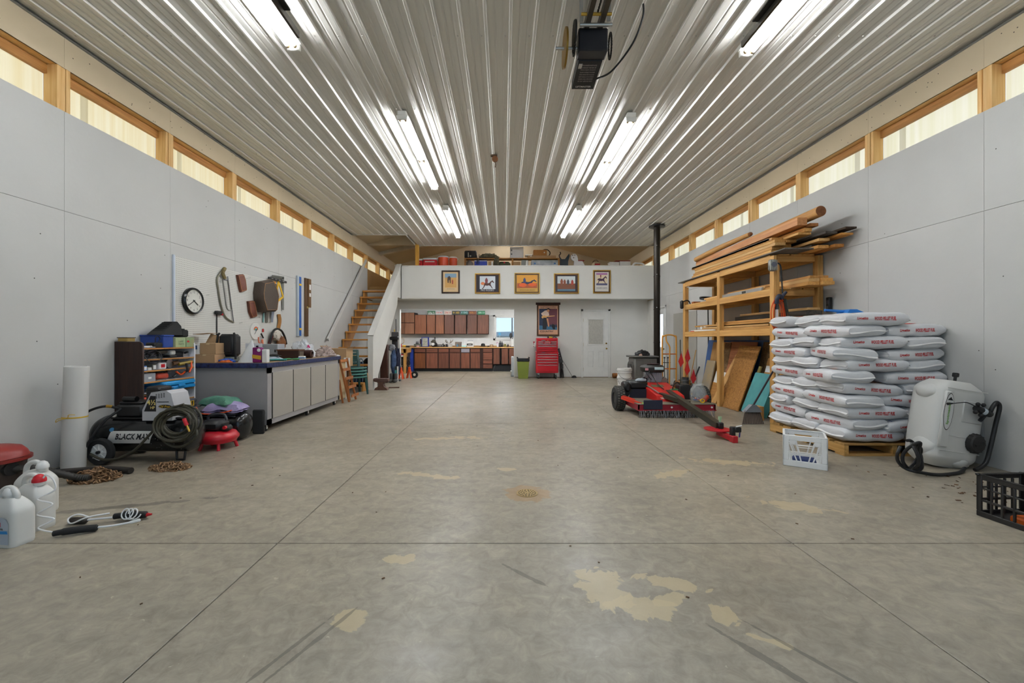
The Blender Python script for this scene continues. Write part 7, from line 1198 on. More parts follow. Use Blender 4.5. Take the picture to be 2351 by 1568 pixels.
# ---- flags and sticks
fl = [(3.58, 8.35, 1.3, 0), (3.60, 8.33, 1.05, 1), (3.62, 8.36, 1.6, 0), (3.56, 8.32, .95, 1), (3.66, 8.34, 1.0, 0)]
W('stick_bucket', 'tall grey tube holding markers at the far rack post', 'bin', P(M().lathe([(0, 0), (.07, 0), (.07, .4), (.064, .4), (.06, .02), (0, .02)], (3.61, 8.36, 0), 18), 'tube', c('3a3c3d', .5)), P(M().lathe([(.071, .33), (.074, .335), (.074, .35), (.071, .355)], (3.61, 8.36, 0), 18, ring=True), 'rim', c('55585a', .5)))
for k, (x, y, zt_, col, l) in enumerate(((3.50, 8.30, .82, 'c02a2a', 'red pennant on the side facing the hand truck'), (3.62, 8.28, .90, 'b8282c', 'red and white pennant highest in the bunch'), (3.60, 8.25, .66, 'c4302a', 'small red pennant in the middle of the bunch'), (3.70, 8.2, .50, 'b8282c', 'low red pennant hanging toward the jar'))):
    W('marker_flag', l, 'flag', P(M().cyl((x*.5+3.61*.5, 8.36, .02), (x+.02, y+.02, zt_+.1), .004), 'stick', c('8a6a3a', .6)), P(M().add([(x+.02, y+.02, zt_+.08), (x-.05, y, zt_-.10), (x-.01, y-.01, zt_-.22), (x+.06, y, zt_-.12)], [(0, 1, 2, 3)]), 'pennant', c(col, .8)), group='marker flags at the far rack post')
W('wooden_dowels', 'thin wooden sticks leaning with the marker flags', 'sticks', P(M().cyl((3.64, 8.34, .05), (3.80, 8.3, .95), .008), 'stick', c('b58a4a', .6)), P(M().cyl((3.65, 8.32, .05), (3.86, 8.28, .62), .014), 'black_handle', BLK), P(M().cyl((3.58, 8.5, .0), (3.58, 8.52, 1.15), .010), 'long_rod', c('4a5048', .5)))
W('wall_bracket_rod', 'tall thin black rod standing at the wall in the far bay', 'rod', P(M().cyl((4.28, 8.75, 0.0), (4.28, 8.8, 1.85), .012), 'rod', c('23221f', .5)), P(M().rb(4.25, 4.31, 8.72, 8.78, .70, .78, .01), 'bracket', BLK))
# ================================================================== TOW-BEHIND MOWER
MR = c('b3202a', .35); MRD = c('8e1f30', .4); MK = c('6c6757', .5)
ps = [P(M().prism([(1.98, .115), (3.12, .115), (3.12, .195), (1.98, .195)], 6.18, 6.20), 'front_skirt', MRD, *[P(M().cyl((x, 6.178, .155), (x, 6.168, .155), .014, n=12), 'bolt', WHT) for x in (2.47, 3.06, 2.08, 2.30)]),
      P(M().rb(1.98, 3.12, 6.18, 7.15, .185, .20, .004), 'deck_plate', MK), P(M().box(1.98, 2.0, 6.18, 7.15, .10, .19).box(3.10, 3.12, 6.18, 7.15, .10, .19).box(1.98, 3.12, 7.13, 7.15, .08, .19), 'side_skirts', MRD)]
hood = [(2.30, 7.08, .43), (2.75, 7.08, .43), (2.79, 6.50, .285), (2.36, 6.50, .285), (2.30, 7.08, .20), (2.75, 7.08, .20), (2.79, 6.44, .20), (2.36, 6.44, .20)]
ps.append(P(M().add(hood, [(0, 1, 2, 3), (4, 5, 6, 7), (0, 4, 5, 1), (1, 5, 6, 2), (2, 6, 7, 3), (3, 7, 4, 0)]), 'belt_cover', c('c02620', .35), P(M().text('TRAILCUTTER 44', (2.575, 6.475, .243), (1, 0, 0), (0, .57, .82), .03, .32, bold=.02, off=.006), 'lettering', c('e4d7c8', .5)), P(M().quad((2.43, 6.96, .4035), (2.63, 6.96, .4035), (2.63, 6.86, .3785), (2.43, 6.86, .3785)), 'decal', c('6b6a4a', .5))))
t_, h_ = M(), M()
def wheelx(cx, cy, r, w):
    t = M().lathe([(r*.5, -w/2), (r*.9, -w/2), (r, -w*.32), (r, w*.32), (r*.9, w/2), (r*.5, w/2)], (cx, cy, r), 32, 'x', ring=True)
    lug = M()
    for k in range(30):
        a = 2*math.pi*k/30
        for j in (-1, 0, 1): lug.at((cx+j*w*.27, cy+r*math.cos(a+.1*j), r+r*math.sin(a+.1*j)), (a+.1*j-math.pi/2, 0, 0)).rb(-w*.11, w*.11, -.014, .014, -.012, .008, .004)
    lug.X = None
    hub = M().lathe([(0, -w*.3), (r*.3, -w*.3), (r*.52, -w*.4), (r*.52, w*.4), (0, w*.4)], (cx, cy, r), 24, 'x')
    return P(t, 'tyre', RUB, P(lug, 'tread_blocks', c('47453f', .8), kind='stuff')), P(hub, 'rim', c('4a4a48', .4, .3))
for cx in (1.88, 3.24):
    a, b = wheelx(cx, 6.88, .195, .15); ps += [a, b]
ps += [P(M().bar((1.86, 6.62, .24), (2.06, 6.27, .18), .03, .05), 'wheel_arm', c('cf3a28', .4)), P(M().bar((1.90, 6.70, .245), (2.04, 6.55, .20), .03, .04), 'wheel_arm', c('cf3a28', .4)), P(M().bar((1.96, 6.86, .20), (2.06, 6.86, .36), .05, .08), 'fender_post', BLK),
       P(M().rb(2.05, 2.33, 6.155, 6.165, .125, .265, .004), 'number_plate', c('23273a', .45)), P(M().rb(2.06, 2.36, 6.86, 7.16, .34, .47, .03), 'fuel_tank', BLK), P(M().box(2.05, 2.34, 6.84, 6.86, .20, .345), 'splash_guard', c('1d2130', .5)), P(M().rb(1.96, 2.06, 6.80, 7.05, .30, .46, .03), 'lever_box', BLK),
       P(M().lump((2.26, 6.93, .47), (.09, .06, .05), 111, .3, 2), 'grey_rag', c('8d949a', .7)), P(M().quad((2.06, 6.36, .2012), (2.14, 6.34, .2012), (2.12, 6.24, .2012), (2.06, 6.25, .2012)), 'warning_sticker', c('9ad23a', .5))]
ex, ey = 2.56, 7.20
ps += [P(M().rb(ex-.08, ex+.14, ey-.06, ey+.16, .42, .60, .012), 'engine_block', c('b4b8bf', .4, .3), *[P(M().box(ex-.085+.02*k, ex-.078+.02*k, ey-.075, ey-.058, .44, .59), 'fin', c('c4c8ce', .4, .4)) for k in range(11)]), P(M().lathe([(.19, .60), (.205, .63), (.205, .68), (.17, .715), (0, .72)], (ex, ey+.05, 0), 28), 'shroud', c('2c2b28', .45)), P(M().lathe([(0, .721), (.10, .723), (.11, .735), (.05, .74), (0, .74)], (ex+.02, ey+.05, 0), 24), 'screen', c('3a1d1d', .5)),
       P(M().rb(ex-.03, ex+.12, ey-.165, ey-.15, .645, .69, .003), 'label', c('c9dfe0', .5)), P(M().rb(ex-.17, ex-.12, ey-.12, ey-.10, .63, .67, .003), 'red_label', c('d9a0a4', .5)), P(M().lathe([(0, -.03), (.05, -.03), (.055, 0), (.05, .03), (0, .03)], (ex-.17, ey-.06, .47), 18, 'y'), 'oil_filter', BLK, P(M().lathe([(0, -.036), (.02, -.034), (.02, -.03)], (ex-.17, ey-.06, .47), 12, 'y'), 'cap', WHT)),
       P(M().tube(cat([(ex-.16, ey-.1, .60), (ex-.12, ey-.14, .52), (ex-.15, ey-.15, .46)], 5), .008, 6).tube(cat([(ex-.1, ey-.12, .62), (ex-.14, ey-.15, .56), (ex-.08, ey-.15, .48)], 5), .008, 6), 'fuel_lines', DKS), P(M().rb(ex-.17, ex-.09, ey-.10, ey+.02, .50, .60, .01), 'carburettor', c('8a8d90', .35, .6)), P(M().cyl((ex+.17, ey-.08, .45), (ex+.17, ey+.1, .47), .055), 'muffler', c('b5a294', .4, .5)), P(M().tube(cat([(ex-.09, ey-.12, .6), (ex-.05, ey-.2, .5), (ex-.03, 6.9, .42), (ex-.01, 6.7, .36)], 6), .008, 6), 'throttle_cable', BLK), P(M().bar((2.31, 7.02, .44), (2.42, 6.55, .32), .015, .015), 'lift_rod', c('c9c5bd', .3, .6))]
ps += [P(M().bar((2.63, 6.72, .31), (2.555, 4.98, .125), .075, .075), 'tongue', c('2e2d22', .45)), P(M().bar((2.46, 6.6, .29), (2.66, 6.05, .23), .075, .06), 'tongue_brace', c('2e2d22', .45)), P(M().lathe([(0, .0), (.15, .0), (.15, .012), (0, .014)], (2.53, 4.97, .085), 28), 'swivel_plate', MR), P(M().cyl((2.575, 5.0, .09), (2.575, 5.0, .235), .012).cyl((2.575, 5.0, .20), (2.575, 5.0, .235), .02), 'pivot_pin', c('a8c9a0', .5)), P(M().rb(2.535, 2.60, 4.95, 5.03, .095, .17, .01), 'pivot_block', BLK),
       P(M().bar((2.53, 4.95, .06), (2.575, 4.72, .035), .055, .05), 'hitch_bar', MR), P(M().rb(2.545, 2.605, 4.66, 4.74, .0, .075, .006), 'hitch_foot', MR), P(M().rb(2.555, 2.60, 4.70, 4.76, .06, .17, .008).rb(2.59, 2.66, 4.69, 4.76, .11, .17, .008), 'coupler', BLK), P(M().tube([(2.60, 4.70, .175), (2.66, 4.69, .19)], .008, 6), 'latch', WHT), P(M().tube([(2.66, 4.73, .11), (2.655, 4.73, .05)], .008, 6), 'safety_pin', c('3a3a8a', .4))]
chn = M()
for k in range(42):
    x = 2.0+k*.0268
    for j in range(4):
        z_ = .106-j*.027; chn.at((x+.003*math.sin(k*3+j), 6.175+.006*math.sin(k*2.3+j), z_-.012), (0, 0, (j % 2)*1.4+.3*math.sin(k)))
        chn.tube([(.0075*math.cos(t), 0, .017*math.sin(t)) for t in [i*math.pi/4 for i in range(8)]], .0032, 4, True)
chn.X = None
ps.append(P(chn, 'chain_guard', c('a3a6ab', .3, .7), kind='stuff'))
ps.append(P(M().box(1.97, 3.13, 6.172, 6.182, .106, .118), 'chain_rod', c('b0202c', .4)))
W('trail_mower', 'red and black tow-behind rough cut mower with chain guards', 'mower', *ps)
# things left on the mower
jx, jy, jz = 2.99, 6.46, .201
GLS = mat('eef4f4', .03, alpha=.22, var=0, spec=.8)
W('plastic_jar', 'clear round plastic jar of pens on the mower deck', 'jar', P(M().lathe([(.05, 0), (.10, .01), (.118, .05), (.12, .14), (.105, .20), (.082, .225), (.082, .265), (.086, .265), (.086, .272), (.078, .272)], (jx, jy, jz), 32), 'jar_wall', GLS), *[P(M().cyl((jx+.06*math.cos(k*1.1), jy+.06*math.sin(k*1.7), jz+.02+.006*(k % 5)), (jx-.07*math.cos(k*1.3), jy-.06*math.sin(k*.9), jz+.025+.008*(k % 6)), .007, n=8), 'pen', c(('2a3a9a', 'c02a5a', 'd9d4d0', '7a2a6a', 'e07a2a', '23232a')[k % 6], .4)) for k in range(14)])
bt('battery_box', 'black battery box with green wires on the mower deck', 'battery', 2.80, 2.98, 6.68, 6.86, .201, .42, BLK, P(M().rb(2.68, 2.80, 6.72, 6.84, .30, .36, .01), 'green_parts', c('3f7a4a', .5)), P(M().tube(cat([(2.84, 6.76, .42), (2.78, 6.72, .47), (2.72, 6.7, .44), (2.70, 6.72, .36)], 5), .008, 6), 'wire', BLK), P(M().rb(2.81, 2.97, 6.70, 6.84, .42, .435, .004), 'lid', c('2f3331', .4)))
bt('black_side_bin', 'low black bin behind the clear jar', 'bin', 2.80, 3.06, 6.90, 7.12, .201, .33, BLK, b=.02)
W('tape_ring', 'small yellow ring lying in front of the clear jar', 'ring', P(M().lathe([(.018, -.012), (.032, -.012), (.032, .012), (.018, .012)], (2.98, 6.30, .233), 20, 'y', ring=True), 'ring', YEL))
W('red_fuel_cap', 'short red cylinder at the mower deck corner', 'canister', P(M().cyl((3.06, 6.40, .235), (3.13, 6.46, .27), .034), 'can', c('c8402a', .4)), P(M().ball((3.135, 6.464, .273), .02, 10, 6), 'cap', RED))
W('brown_sack', 'small brown sack beside the mower wheel and buckets', 'sack', P(M().lump((2.42, 8.3, 0), (.13, .12, .16), 121, .4, 2.4), 'sack', mat('8a7462', .9, var=.15)))
# ================================================================== PELLET BAGS
PLW = wood('c49a5c', '9d7438', 'y'); PLX = wood('c49a5c', '9d7438', 'x')
px0, px1, py0, py1 = 3.36, 4.36, 4.12, 5.32
ps = [P(M().rb(px0, px1, py0+.02+k*.195, py0+.145+k*.195, .105, .125, .002), 'top_slat', PLX) for k in range(6)]+[P(M().rb(a, a+.045, py0+.02, py1-.02, .02, .105, .002), 'stringer', PLW) for a in (px0, (px0+px1)/2-.02, px1-.045)]+[P(M().rb(px0, px1, y, y+.12, 0, .02, .002), 'bottom_slat', PLX) for y in (py0+.02, (py0+py1)/2-.06, py1-.14)]
W('pallet', 'wooden pallet under the stack of pellet bags', 'pallet', *ps)
BL, BW, BH = .585, .395, .134
def bagf(seed):
    def f(u, v):                                  # u along the length 0..1, v around 0..1
        s_ = 2*u-1; t = 2*math.pi*v
        h_ = BH/2*(1-.42*abs(s_)**12); w = BW/2*(1-.05*abs(s_)**6)
        e1, e2 = .38, .62
        y = math.copysign(abs(math.cos(t))**e1, math.cos(t))*w; z_ = math.copysign(abs(math.sin(t))**e2, math.sin(t))*h_
        n_ = mnoise.noise(Vector((s_*2.2+seed*5, y*7, z_*7+seed)))
        k = 1+.17*n_; wr = .006*math.sin(s_*46+seed+4*y)*max(0, abs(s_)-.62)
        return Vector((s_*BL/2, y*(1+.03*n_), z_*k+wr+BH/2))
    return f
BAGM = mat('dadadb', .38, var=.05, scale=5, bump=.16, bscale=24); BAGP = [c('c4241e', .5), c('2b3f96', .5), c('e0762c', .5)]
protos = []
for sd in range(4):
    f = bagf(sd*1.7+.3); b_ = M().grid(lambda u, v: f(u, v), 26, 29)
    for u_ in (0, 1): b_.add([f(u_, i/28) for i in range(28)]+[Vector(((u_*2-1)*(BL/2+.012), 0, BH/2))], [(i, (i+1) % 28, 28) for i in range(28)])
    seams = [P(M().grid(lambda u, v, s_=s_: (s_*(BL/2+.004+u*.016), (v-.5)*BW*.93, BH/2+.010*math.sin(v*5+sd)-.014*u), 3, 12), 'seam_flap', mat('dddcd9', .45, var=.02)) for s_ in (-1, 1)]
    tp = M()
    def side(u0, z0, tx, w, hh, sgn, bold=.01):
        V, F, tw, th = textdata(tx, bold, .15)
        out = []
        for x, y in V:
            u = u0+(x/tw*w)*sgn; z_ = z0+y/th*hh
            p = f(u, .5 if sgn < 0 else 0)
            zz = BH/2+(z_)
            # nearest point of the flank at this height
            t = math.asin(max(-.99, min(.99, math.copysign(abs(z_/(BH/2))**(1/.62), z_))))
            vv = (t/(2*math.pi)) % 1 if sgn > 0 else (.5-t/(2*math.pi)) % 1
            q = f(u, vv); out.append(q+Vector((0, .0025*sgn, 0)))
        tp.add(out, F)
    txt = (('Lignetics', .09, .17), ('WOOD PELLET FUEL', .36, .34))
    for sgn in (1, -1):
        for tx, u0, w in txt:
            a = u0+.06 if sgn > 0 else 1-u0-.06
            # text reads left to right seen from outside: from +Y side that is toward -X
            V, F, tw, th = textdata(tx, .03, .15); out = []
            for x, y in V:
                u = (1-u0-.08-x/tw*w) if sgn > 0 else (u0+.08+x/tw*w); z_ = -.016+y/th*.036
                t = math.asin(max(-.99, min(.99, math.copysign(abs(z_/(BH/2))**(1/.62), z_))))
                vv = (t/(2*math.pi)) % 1 if sgn > 0 else (.5-t/(2*math.pi)) % 1
                out.append(f(u, vv)+Vector((0, .003*sgn, 0)))
            tp.add(out, F)
    def topq(m_, u0, u1, y0_, y1_):
        V = []; nu = 6; nv = 5
        for i in range(nu+1):
            for j in range(nv+1):
                u = u0+(u1-u0)*i/nu; y = y0_+(y1_-y0_)*j/nv
                w = BW/2; t = math.acos(max(-1, min(1, math.copysign(abs(y/w)**(1/.38), y)))); V.append(f(u, t/(2*math.pi))+Vector((0, 0, .003)))
        m_.add(V, [(i*(nv+1)+j, (i+1)*(nv+1)+j, (i+1)*(nv+1)+j+1, i*(nv+1)+j+1) for i in range(nu) for j in range(nv)])
    tq = M(); tq.mt(0); topq(tq, .38, .54, -.06, .10); topq(tq, .30, .33, -.1, .1); tq.mt(1); topq(tq, .17, .23, -.10, -.03); topq(tq, .09, .11, -.16, -.12); tq.mt(0); topq(tq, .17, .23, -.03, .03); tq.mt(2); topq(tq, .62, .68, -.1, .06); topq(tq, .72, .76, -.1, .02)
    lab_ = 'white plastic bag of wood pellets with red print, in the pallet stack'
    r = W('pellet_bag', lab_, 'bag', P(b_, 'bag', BAGM), *seams, P(tp, 'side_lettering', c('c01d18', .5), kind='stuff'), P(tq, 'top_print', BAGP, kind='stuff'), group='pellet bags stacked on the pallet', base=(0, 0, 0))
    protos.append(r)
used_ = [False]*4
def putbag(x, y, z_, rz, rx=0, ry2=0, k=0, label=None):
    if not used_[k]: o_ = protos[k]; used_[k] = True; o_.location = (x, y, z_); o_.rotation_euler = (rx, ry2, rz)
    else: o_ = tree(protos[k], (x, y, z_), (rx, ry2, rz))
    if label: o_['label'] = label
LH = .1165
for k in range(11):
    z0 = .126+k*LH
    lay = []
    if k % 2 == 0:
        lay += [(3.68, y, 0) for y in (4.32, 4.72, 5.12)]
        if k < 10: lay += [(4.17, y, math.pi/2) for y in (4.42, 5.02)]
    else:
        lay += [(3.57, y, math.pi/2) for y in (4.42, 5.02)]+[(4.07, y, 0) for y in (4.32, 4.72, 5.12)]
    for x, y, rz in lay:
        px_k = (x, y)
        dr = R.gauss(0, .075)+(math.pi if R.random() < .5 else 0)
        if k in (5, 7) and y < 4.5 and x < 3.8: dr += -.16; x -= .03
        dx = R.uniform(-.045, .03)
        front = y < 4.5
        nm = {(3.68, 4.32): 'crate corner', (3.68, 4.72): 'middle of the open side', (3.68, 5.12): 'broom corner', (4.17, 4.42): 'sprayer corner', (4.17, 5.02): 'wall corner by the rack', (3.57, 4.42): 'crate corner', (3.57, 5.02): 'broom corner', (4.07, 4.32): 'sprayer corner', (4.07, 4.72): 'middle of the wall side', (4.07, 5.12): 'wall corner by the rack'}[(px_k[0], px_k[1])]
        lb_ = 'white pellet bag in the %s layer of the stack, %s' % (('bottom', 'second', 'third', 'fourth', 'fifth', 'sixth', 'seventh', 'eighth', 'ninth', 'tenth', 'top')[k], nm)
        if k == 10: lb_ = ('top pellet bag with bold red logo, front one of the top row', 'top pellet bag with bold red logo, middle one of the top row', 'top pellet bag with bold red logo, rear one of the top row')[(4.32, 4.72, 5.12).index(y)]
        putbag(x+dx, y+R.uniform(-.02, .02), z0+R.uniform(-.004, .004), rz+dr, R.gauss(0, .035), R.gauss(0, .035), R.randrange(4), lb_)
sc_ = W('feed_scoop', 'blue plastic scoop lying on top of the pellet bags', 'scoop', P(M().prism([(3.82, 1.428), (3.98, 1.428), (4.08, 1.432), (3.94, 1.49), (3.86, 1.49)], 4.68, 4.84), 'bowl', c('2378c8', .35)), P(M().tube([(3.85, 4.76, 1.47), (3.64, 4.76, 1.485)], [.02, .014], 10), 'handle', c('2378c8', .35)))
# ---- white milk crate
def milkcrate(cx, cy, w, h, m, label, rz, style):
    t = .012; ps = []
    def wall(sx, sy, horizontal, long_):
        mm = M(); out = []
        def bx_(a0, a1, z0, z1, th=t):
            if horizontal: return M().rb(cx+a0, cx+a1, cy+sy*w/2-(th if sy > 0 else 0), cy+sy*w/2+(0 if sy > 0 else th), z0, z1, .003)
            return M().rb(cx+sx*w/2-(th if sx > 0 else 0), cx+sx*w/2+(0 if sx > 0 else th), cy+a0, cy+a1, z0, z1, .003)
        def dg(a0, z0, a1, z1, wd):
            if horizontal: return M().bar((cx+a0, cy+sy*(w/2-t/2), z0), (cx+a1, cy+sy*(w/2-t/2), z1), t*.8, wd, (1, 0, 0))
            return M().bar((cx+sx*(w/2-t/2), cy+a0, z0), (cx+sx*(w/2-t/2), cy+a1, z1), t*.8, wd, (0, 1, 0))
        q = w/2
        if style == 'white':
            ps.extend([P(bx_(-q, q, 0, .055), 'lower_band', m), P(bx_(-q, -q+.045, .055, h), 'corner_panel', m), P(bx_(q-.045, q, .055, h), 'corner_panel', m), P(bx_(-q+.045, q-.045, h-.04, h), 'top_band', m), P(bx_(-q, q, h-.002, h+.006, t*1.5), 'rim', m), P(bx_(-q+.045, q-.045, .13, .137), 'mid_rib', m)])
            for s_ in (-1, 1):
                for a0, a1 in ((.118, .06), (.07, .028), (.118, .105)): ps.append(P(dg(s_*a0, h-.045 if a0 < .11 or a1 < .1 else .13, s_*a1, .055, .010), 'diagonal_rib', m))
                ps.append(P(bx_(min(s_*.07, s_*.115), max(s_*.07, s_*.115), h-.075, h-.04), 'web', m))
            for z_ in (h-.10, h-.082): ps.append(P(bx_(-.06, .06, z_, z_+.005), 'grip_rib', m))
        else:
            ps.extend([P(bx_(-q, q, 0, .035), 'lower_band', m), P(bx_(-q, -q+.03, .035, h), 'corner_panel', m), P(bx_(q-.03, q, .035, h), 'corner_panel', m), P(bx_(-q+.03, q-.03, h-.035, h), 'top_band', m), P(bx_(-q-.008, q+.008, h-.012, h, t*1.6), 'rim', m), P(bx_(-q+.03, q-.03, .10, .115), 'mid_rib', m), P(bx_(-q+.03, q-.03, .18, .19), 'mid_rib', m)])
            for a in (-.085, -.03, .03, .085): ps.append(P(bx_(a-.007, a+.007, .035, h-.035), 'upright_rib', m))
    wall(0, -1, True, 1); wall(0, 1, True, 1); wall(-1, 0, False, 1); wall(1, 0, False, 1)
    ps.append(P(M().box(cx-w/2+.005, cx+w/2-.005, cy-w/2+.005, cy+w/2-.005, .004, .012), 'floor_grid', m))
    r = W('milk_crate', label, 'crate', *ps); r.rotation_euler[2] = rz
    return r
milkcrate(2.79, 3.90, .33, .275, c('f0efec', .45), 'white plastic milk crate in front of the pellet pallet', -.58, 'white')
bt('denim_rag', 'folded dark blue denim in the white milk crate', 'cloth', 2.70, 2.88, 3.82, 3.98, .013, .05, c('2c3a66', .9), rz=-.58, b=.012)
# ---- black milk crate with orange things
milkcrate(3.275, 2.60, .33, .275, c('23211f', .5), 'black plastic milk crate holding orange tools', .06, 'black')
W('orange_chain_binder', 'orange plastic tool lying in the black crate', 'tool', P(M().rb(3.15, 3.30, 2.52, 2.62, .013, .06, .012), 'body', c('d9641f', .45)), P(M().bar((3.16, 2.50, .03), (3.30, 2.46, .03), .03, .03), 'arm', c('d9641f', .45)))
W('pink_bottle', 'pink plastic bottle standing in the black crate', 'bottle', P(M().lathe([(0, 0), (.035, 0), (.035, .13), (.015, .17), (0, .17)], (3.37, 2.58, .013), 18), 'bottle', c('c85a98', .4)), P(M().cyl((3.37, 2.58, .18), (3.37, 2.58, .205), .016), 'cap', WHT))
# ---- white spot sprayer tank
sx, sy = 3.85, 3.86
WT = mat('d8d7d2', .4, var=.03, scale=2)
body = M()
def tf(u, v):
    t = 2*math.pi*u; z_ = .78*v
    w = .25*(1+.06*math.sin(v*3.1)); dpt = .155
    if v < .14: w *= .62+.38*math.sin(v/.14*math.pi/2); dpt *= .6+.4*math.sin(v/.14*math.pi/2)
    if v > .86: w *= .55+.45*math.cos((v-.86)/.14*math.pi/2*.95); dpt *= .55+.45*math.cos((v-.86)/.14*math.pi/2*.95)
    e = .42
    x = math.copysign(abs(math.cos(t))**e, math.cos(t))*w; y = math.copysign(abs(math.sin(t))**e, math.sin(t))*dpt
    return (sx+x, sy+y, z_)
body.grid(tf, 44, 40, True)
body.add([tf(i/44, 0) for i in range(44)], [tuple(range(44))]).add([tf(i/44, 1) for i in range(44)], [tuple(range(44))])
yf = sy-.158
ps = [P(body, 'tank', WT, P(M().rb(sx-.235, sx-.135, yf-.006, yf+.02, .18, .68, .012), 'raised_panel', WT), P(M().rb(sx-.03, sx+.20, yf-.004, yf+.02, .42, .62, .012), 'pump_recess', c('c9c9c5', .45)), *[P(M().tube([(sx-.21, yf+.004, z_), (sx+.22, yf+.004, z_)], .004, 6), 'mould_line', WT) for z_ in (.155, .29, .71)]),
      P(M().lump((sx-.22, sy, .66), (.08, .10, .07), 131, .1, 1, flat=False), 'shoulder_lug', WT), P(M().lump((sx+.22, sy, .70), (.09, .10, .06), 132, .1, 1, flat=False), 'shoulder_lug', WT), P(M().lump((sx+.08, sy-.04, .07), (.15, .12, .075), 133, .1, 1, flat=False), 'foot_lug', WT), P(M().lump((sx-.20, sy-.03, .17), (.09, .11, .10), 134, .1, 1, flat=False), 'foot_lug', WT),
      P(M().flat(ell(0, 0, .052, .165, 24), (sx-.185, yf-.0065, .50), (1, 0, 0), (0, 0, 1)), 'decal_rim', c('3a302f', .5)), P(M().flat(ell(0, 0, .047, .158, 24), (sx-.185, yf-.0075, .50), (1, 0, 0), (0, 0, 1)), 'decal', c('e0dfdc', .5)), P(M().text('Spotmaster', (sx-.185, yf-.009, .485), (0, 0, 1), (-1, 0, 0), .034, .20, bold=.02), 'decal_lettering', c('6fae2a', .5)), P(M().flat([(-.03, 0), (.03, 0), (.012, .018), (.004, .03), (-.012, .018)], (sx-.185, yf-.009, .60), (1, 0, 0), (0, 0, 1)), 'decal_hat', BLK),
      P(M().lathe([(.0, -.052), (.07, -.05), (.082, -.04), (.084, 0)], (sx+.135, yf+.005, .255), 26, 'y'), 'filler_cap', c('2b2928', .6), *[P(M().bar((sx+.135+.082*math.cos(a), yf-.035, .255+.082*math.sin(a)), (sx+.135+.086*math.cos(a), yf+.0, .255+.086*math.sin(a)), .01, .008), 'grip_rib', c('23211f', .6)) for a in [k*math.pi/7 for k in range(14)]], P(M().bar((sx+.09, yf-.05, .24), (sx+.18, yf-.05, .27), .016, .02), 'cap_bar', c('23211f', .6))),
      P(M().tube([(sx+.04, yf-.05, .565), (sx+.13, yf-.05, .545), (sx+.20, yf-.045, .53)], .028, 12), 'pump', BLK, P(M().tube([(sx+.10, yf-.05, .552), (sx+.135, yf-.05, .543)], .0295, 12), 'pump_label', c('b9c4cc', .4)), *[P(M().ball((sx+a, yf-.06, b), .018, 10, 8), 'fitting', BLK) for a, b in ((.04, .60), (.025, .53), (.10, .60), (.085, .51))]),
      P(M().tube(cat([(sx+.20, yf-.04, .53), (sx+.215, yf-.05, .60), (sx+.25, yf-.05, .64), (sx+.285, yf-.05, .60), (sx+.27, yf-.05, .45), (sx+.25, yf-.05, .25), (sx+.22, yf-.05, .10), (sx+.12, yf-.05, .03)], 8), .0165, 10), 'pump_hose', BLK), P(M().tube([(sx+.17, yf-.04, .53), (sx+.12, yf-.035, .46)], .016, 10), 'outlet_stub', BLK),
      P(M().tube(cat([(sx+.03, yf-.06, .575), (sx-.06, yf-.05, .60), (sx-.13, yf-.045, .59), (sx-.20, yf-.04, .575)], 6), .004, 6), 'switch_wire', BLK), P(M().tube([(sx-.20, yf-.04, .575), (sx-.25, yf-.04, .565)], [.006, .012], 8), 'switch', BLK), P(M().cyl((sx+.03, sy-.02, .77), (sx+.03, sy-.02, .84), .012).rb(sx+.01, sx+.05, sy-.04, sy+.0, .82, .86, .006), 'top_fitting', BLK)]
SPR = W('sprayer_tank', 'white spot sprayer tank tipped on end against the wall', 'sprayer', *ps); SPR.rotation_euler = (0, .15, .04); SPR.scale = (.86, 1, 1); SPR.location.x += .14
pts = []
for k in range(44):
    a = k*2*math.pi/15; pts.append((3.49+.10*math.sin(a)*(.6+.4*math.cos(k*.3)), 3.58+.05*math.cos(a*.7)+.02*math.sin(k), .16+.13*math.cos(a)*(.9+.1*math.sin(k*.7))))
W('sprayer_hose', 'coil of black hose standing beside the sprayer tank', 'hose', P(M().tube(cat(pts, 4), .013, 8), 'coil', BLK), P(M().tube(cat([(3.49, 3.58, .03), (3.62, 3.53, .016), (3.78, 3.55, .015), (3.92, 3.60, .015), (4.02, 3.66, .03)], 8), .014, 8), 'floor_run', BLK))
# leaf litter and wood chips on the slab by the sprayer
lv = M()
for k in range(70):
    x = R.gauss(3.75, .28); y = R.gauss(3.15, .22); a = R.uniform(0, 6.28); q = R.uniform(.004, .016)
    lv.at((x, y, .002), (R.uniform(-.3, .3), R.uniform(-.3, .3), a)).box(-q, q, -q*.45, q*.45, -.001, .002)
for k in range(60):
    x = R.uniform(-3.0, 3.0); y = R.uniform(1.6, 8); a = R.uniform(0, 6.28); q = R.uniform(.003, .008)
    lv.at((x, y, .002), (0, 0, a)).box(-q, q, -q*.5, q*.5, -.001, .002)
lv.X = None
W('floor_debris', 'scattered dry leaf bits and chips on the concrete', 'debris', P(lv, 'chips', mat('6b4a2a', .9, h2='3a2a1c', var=0, scale=9)), kind='stuff')
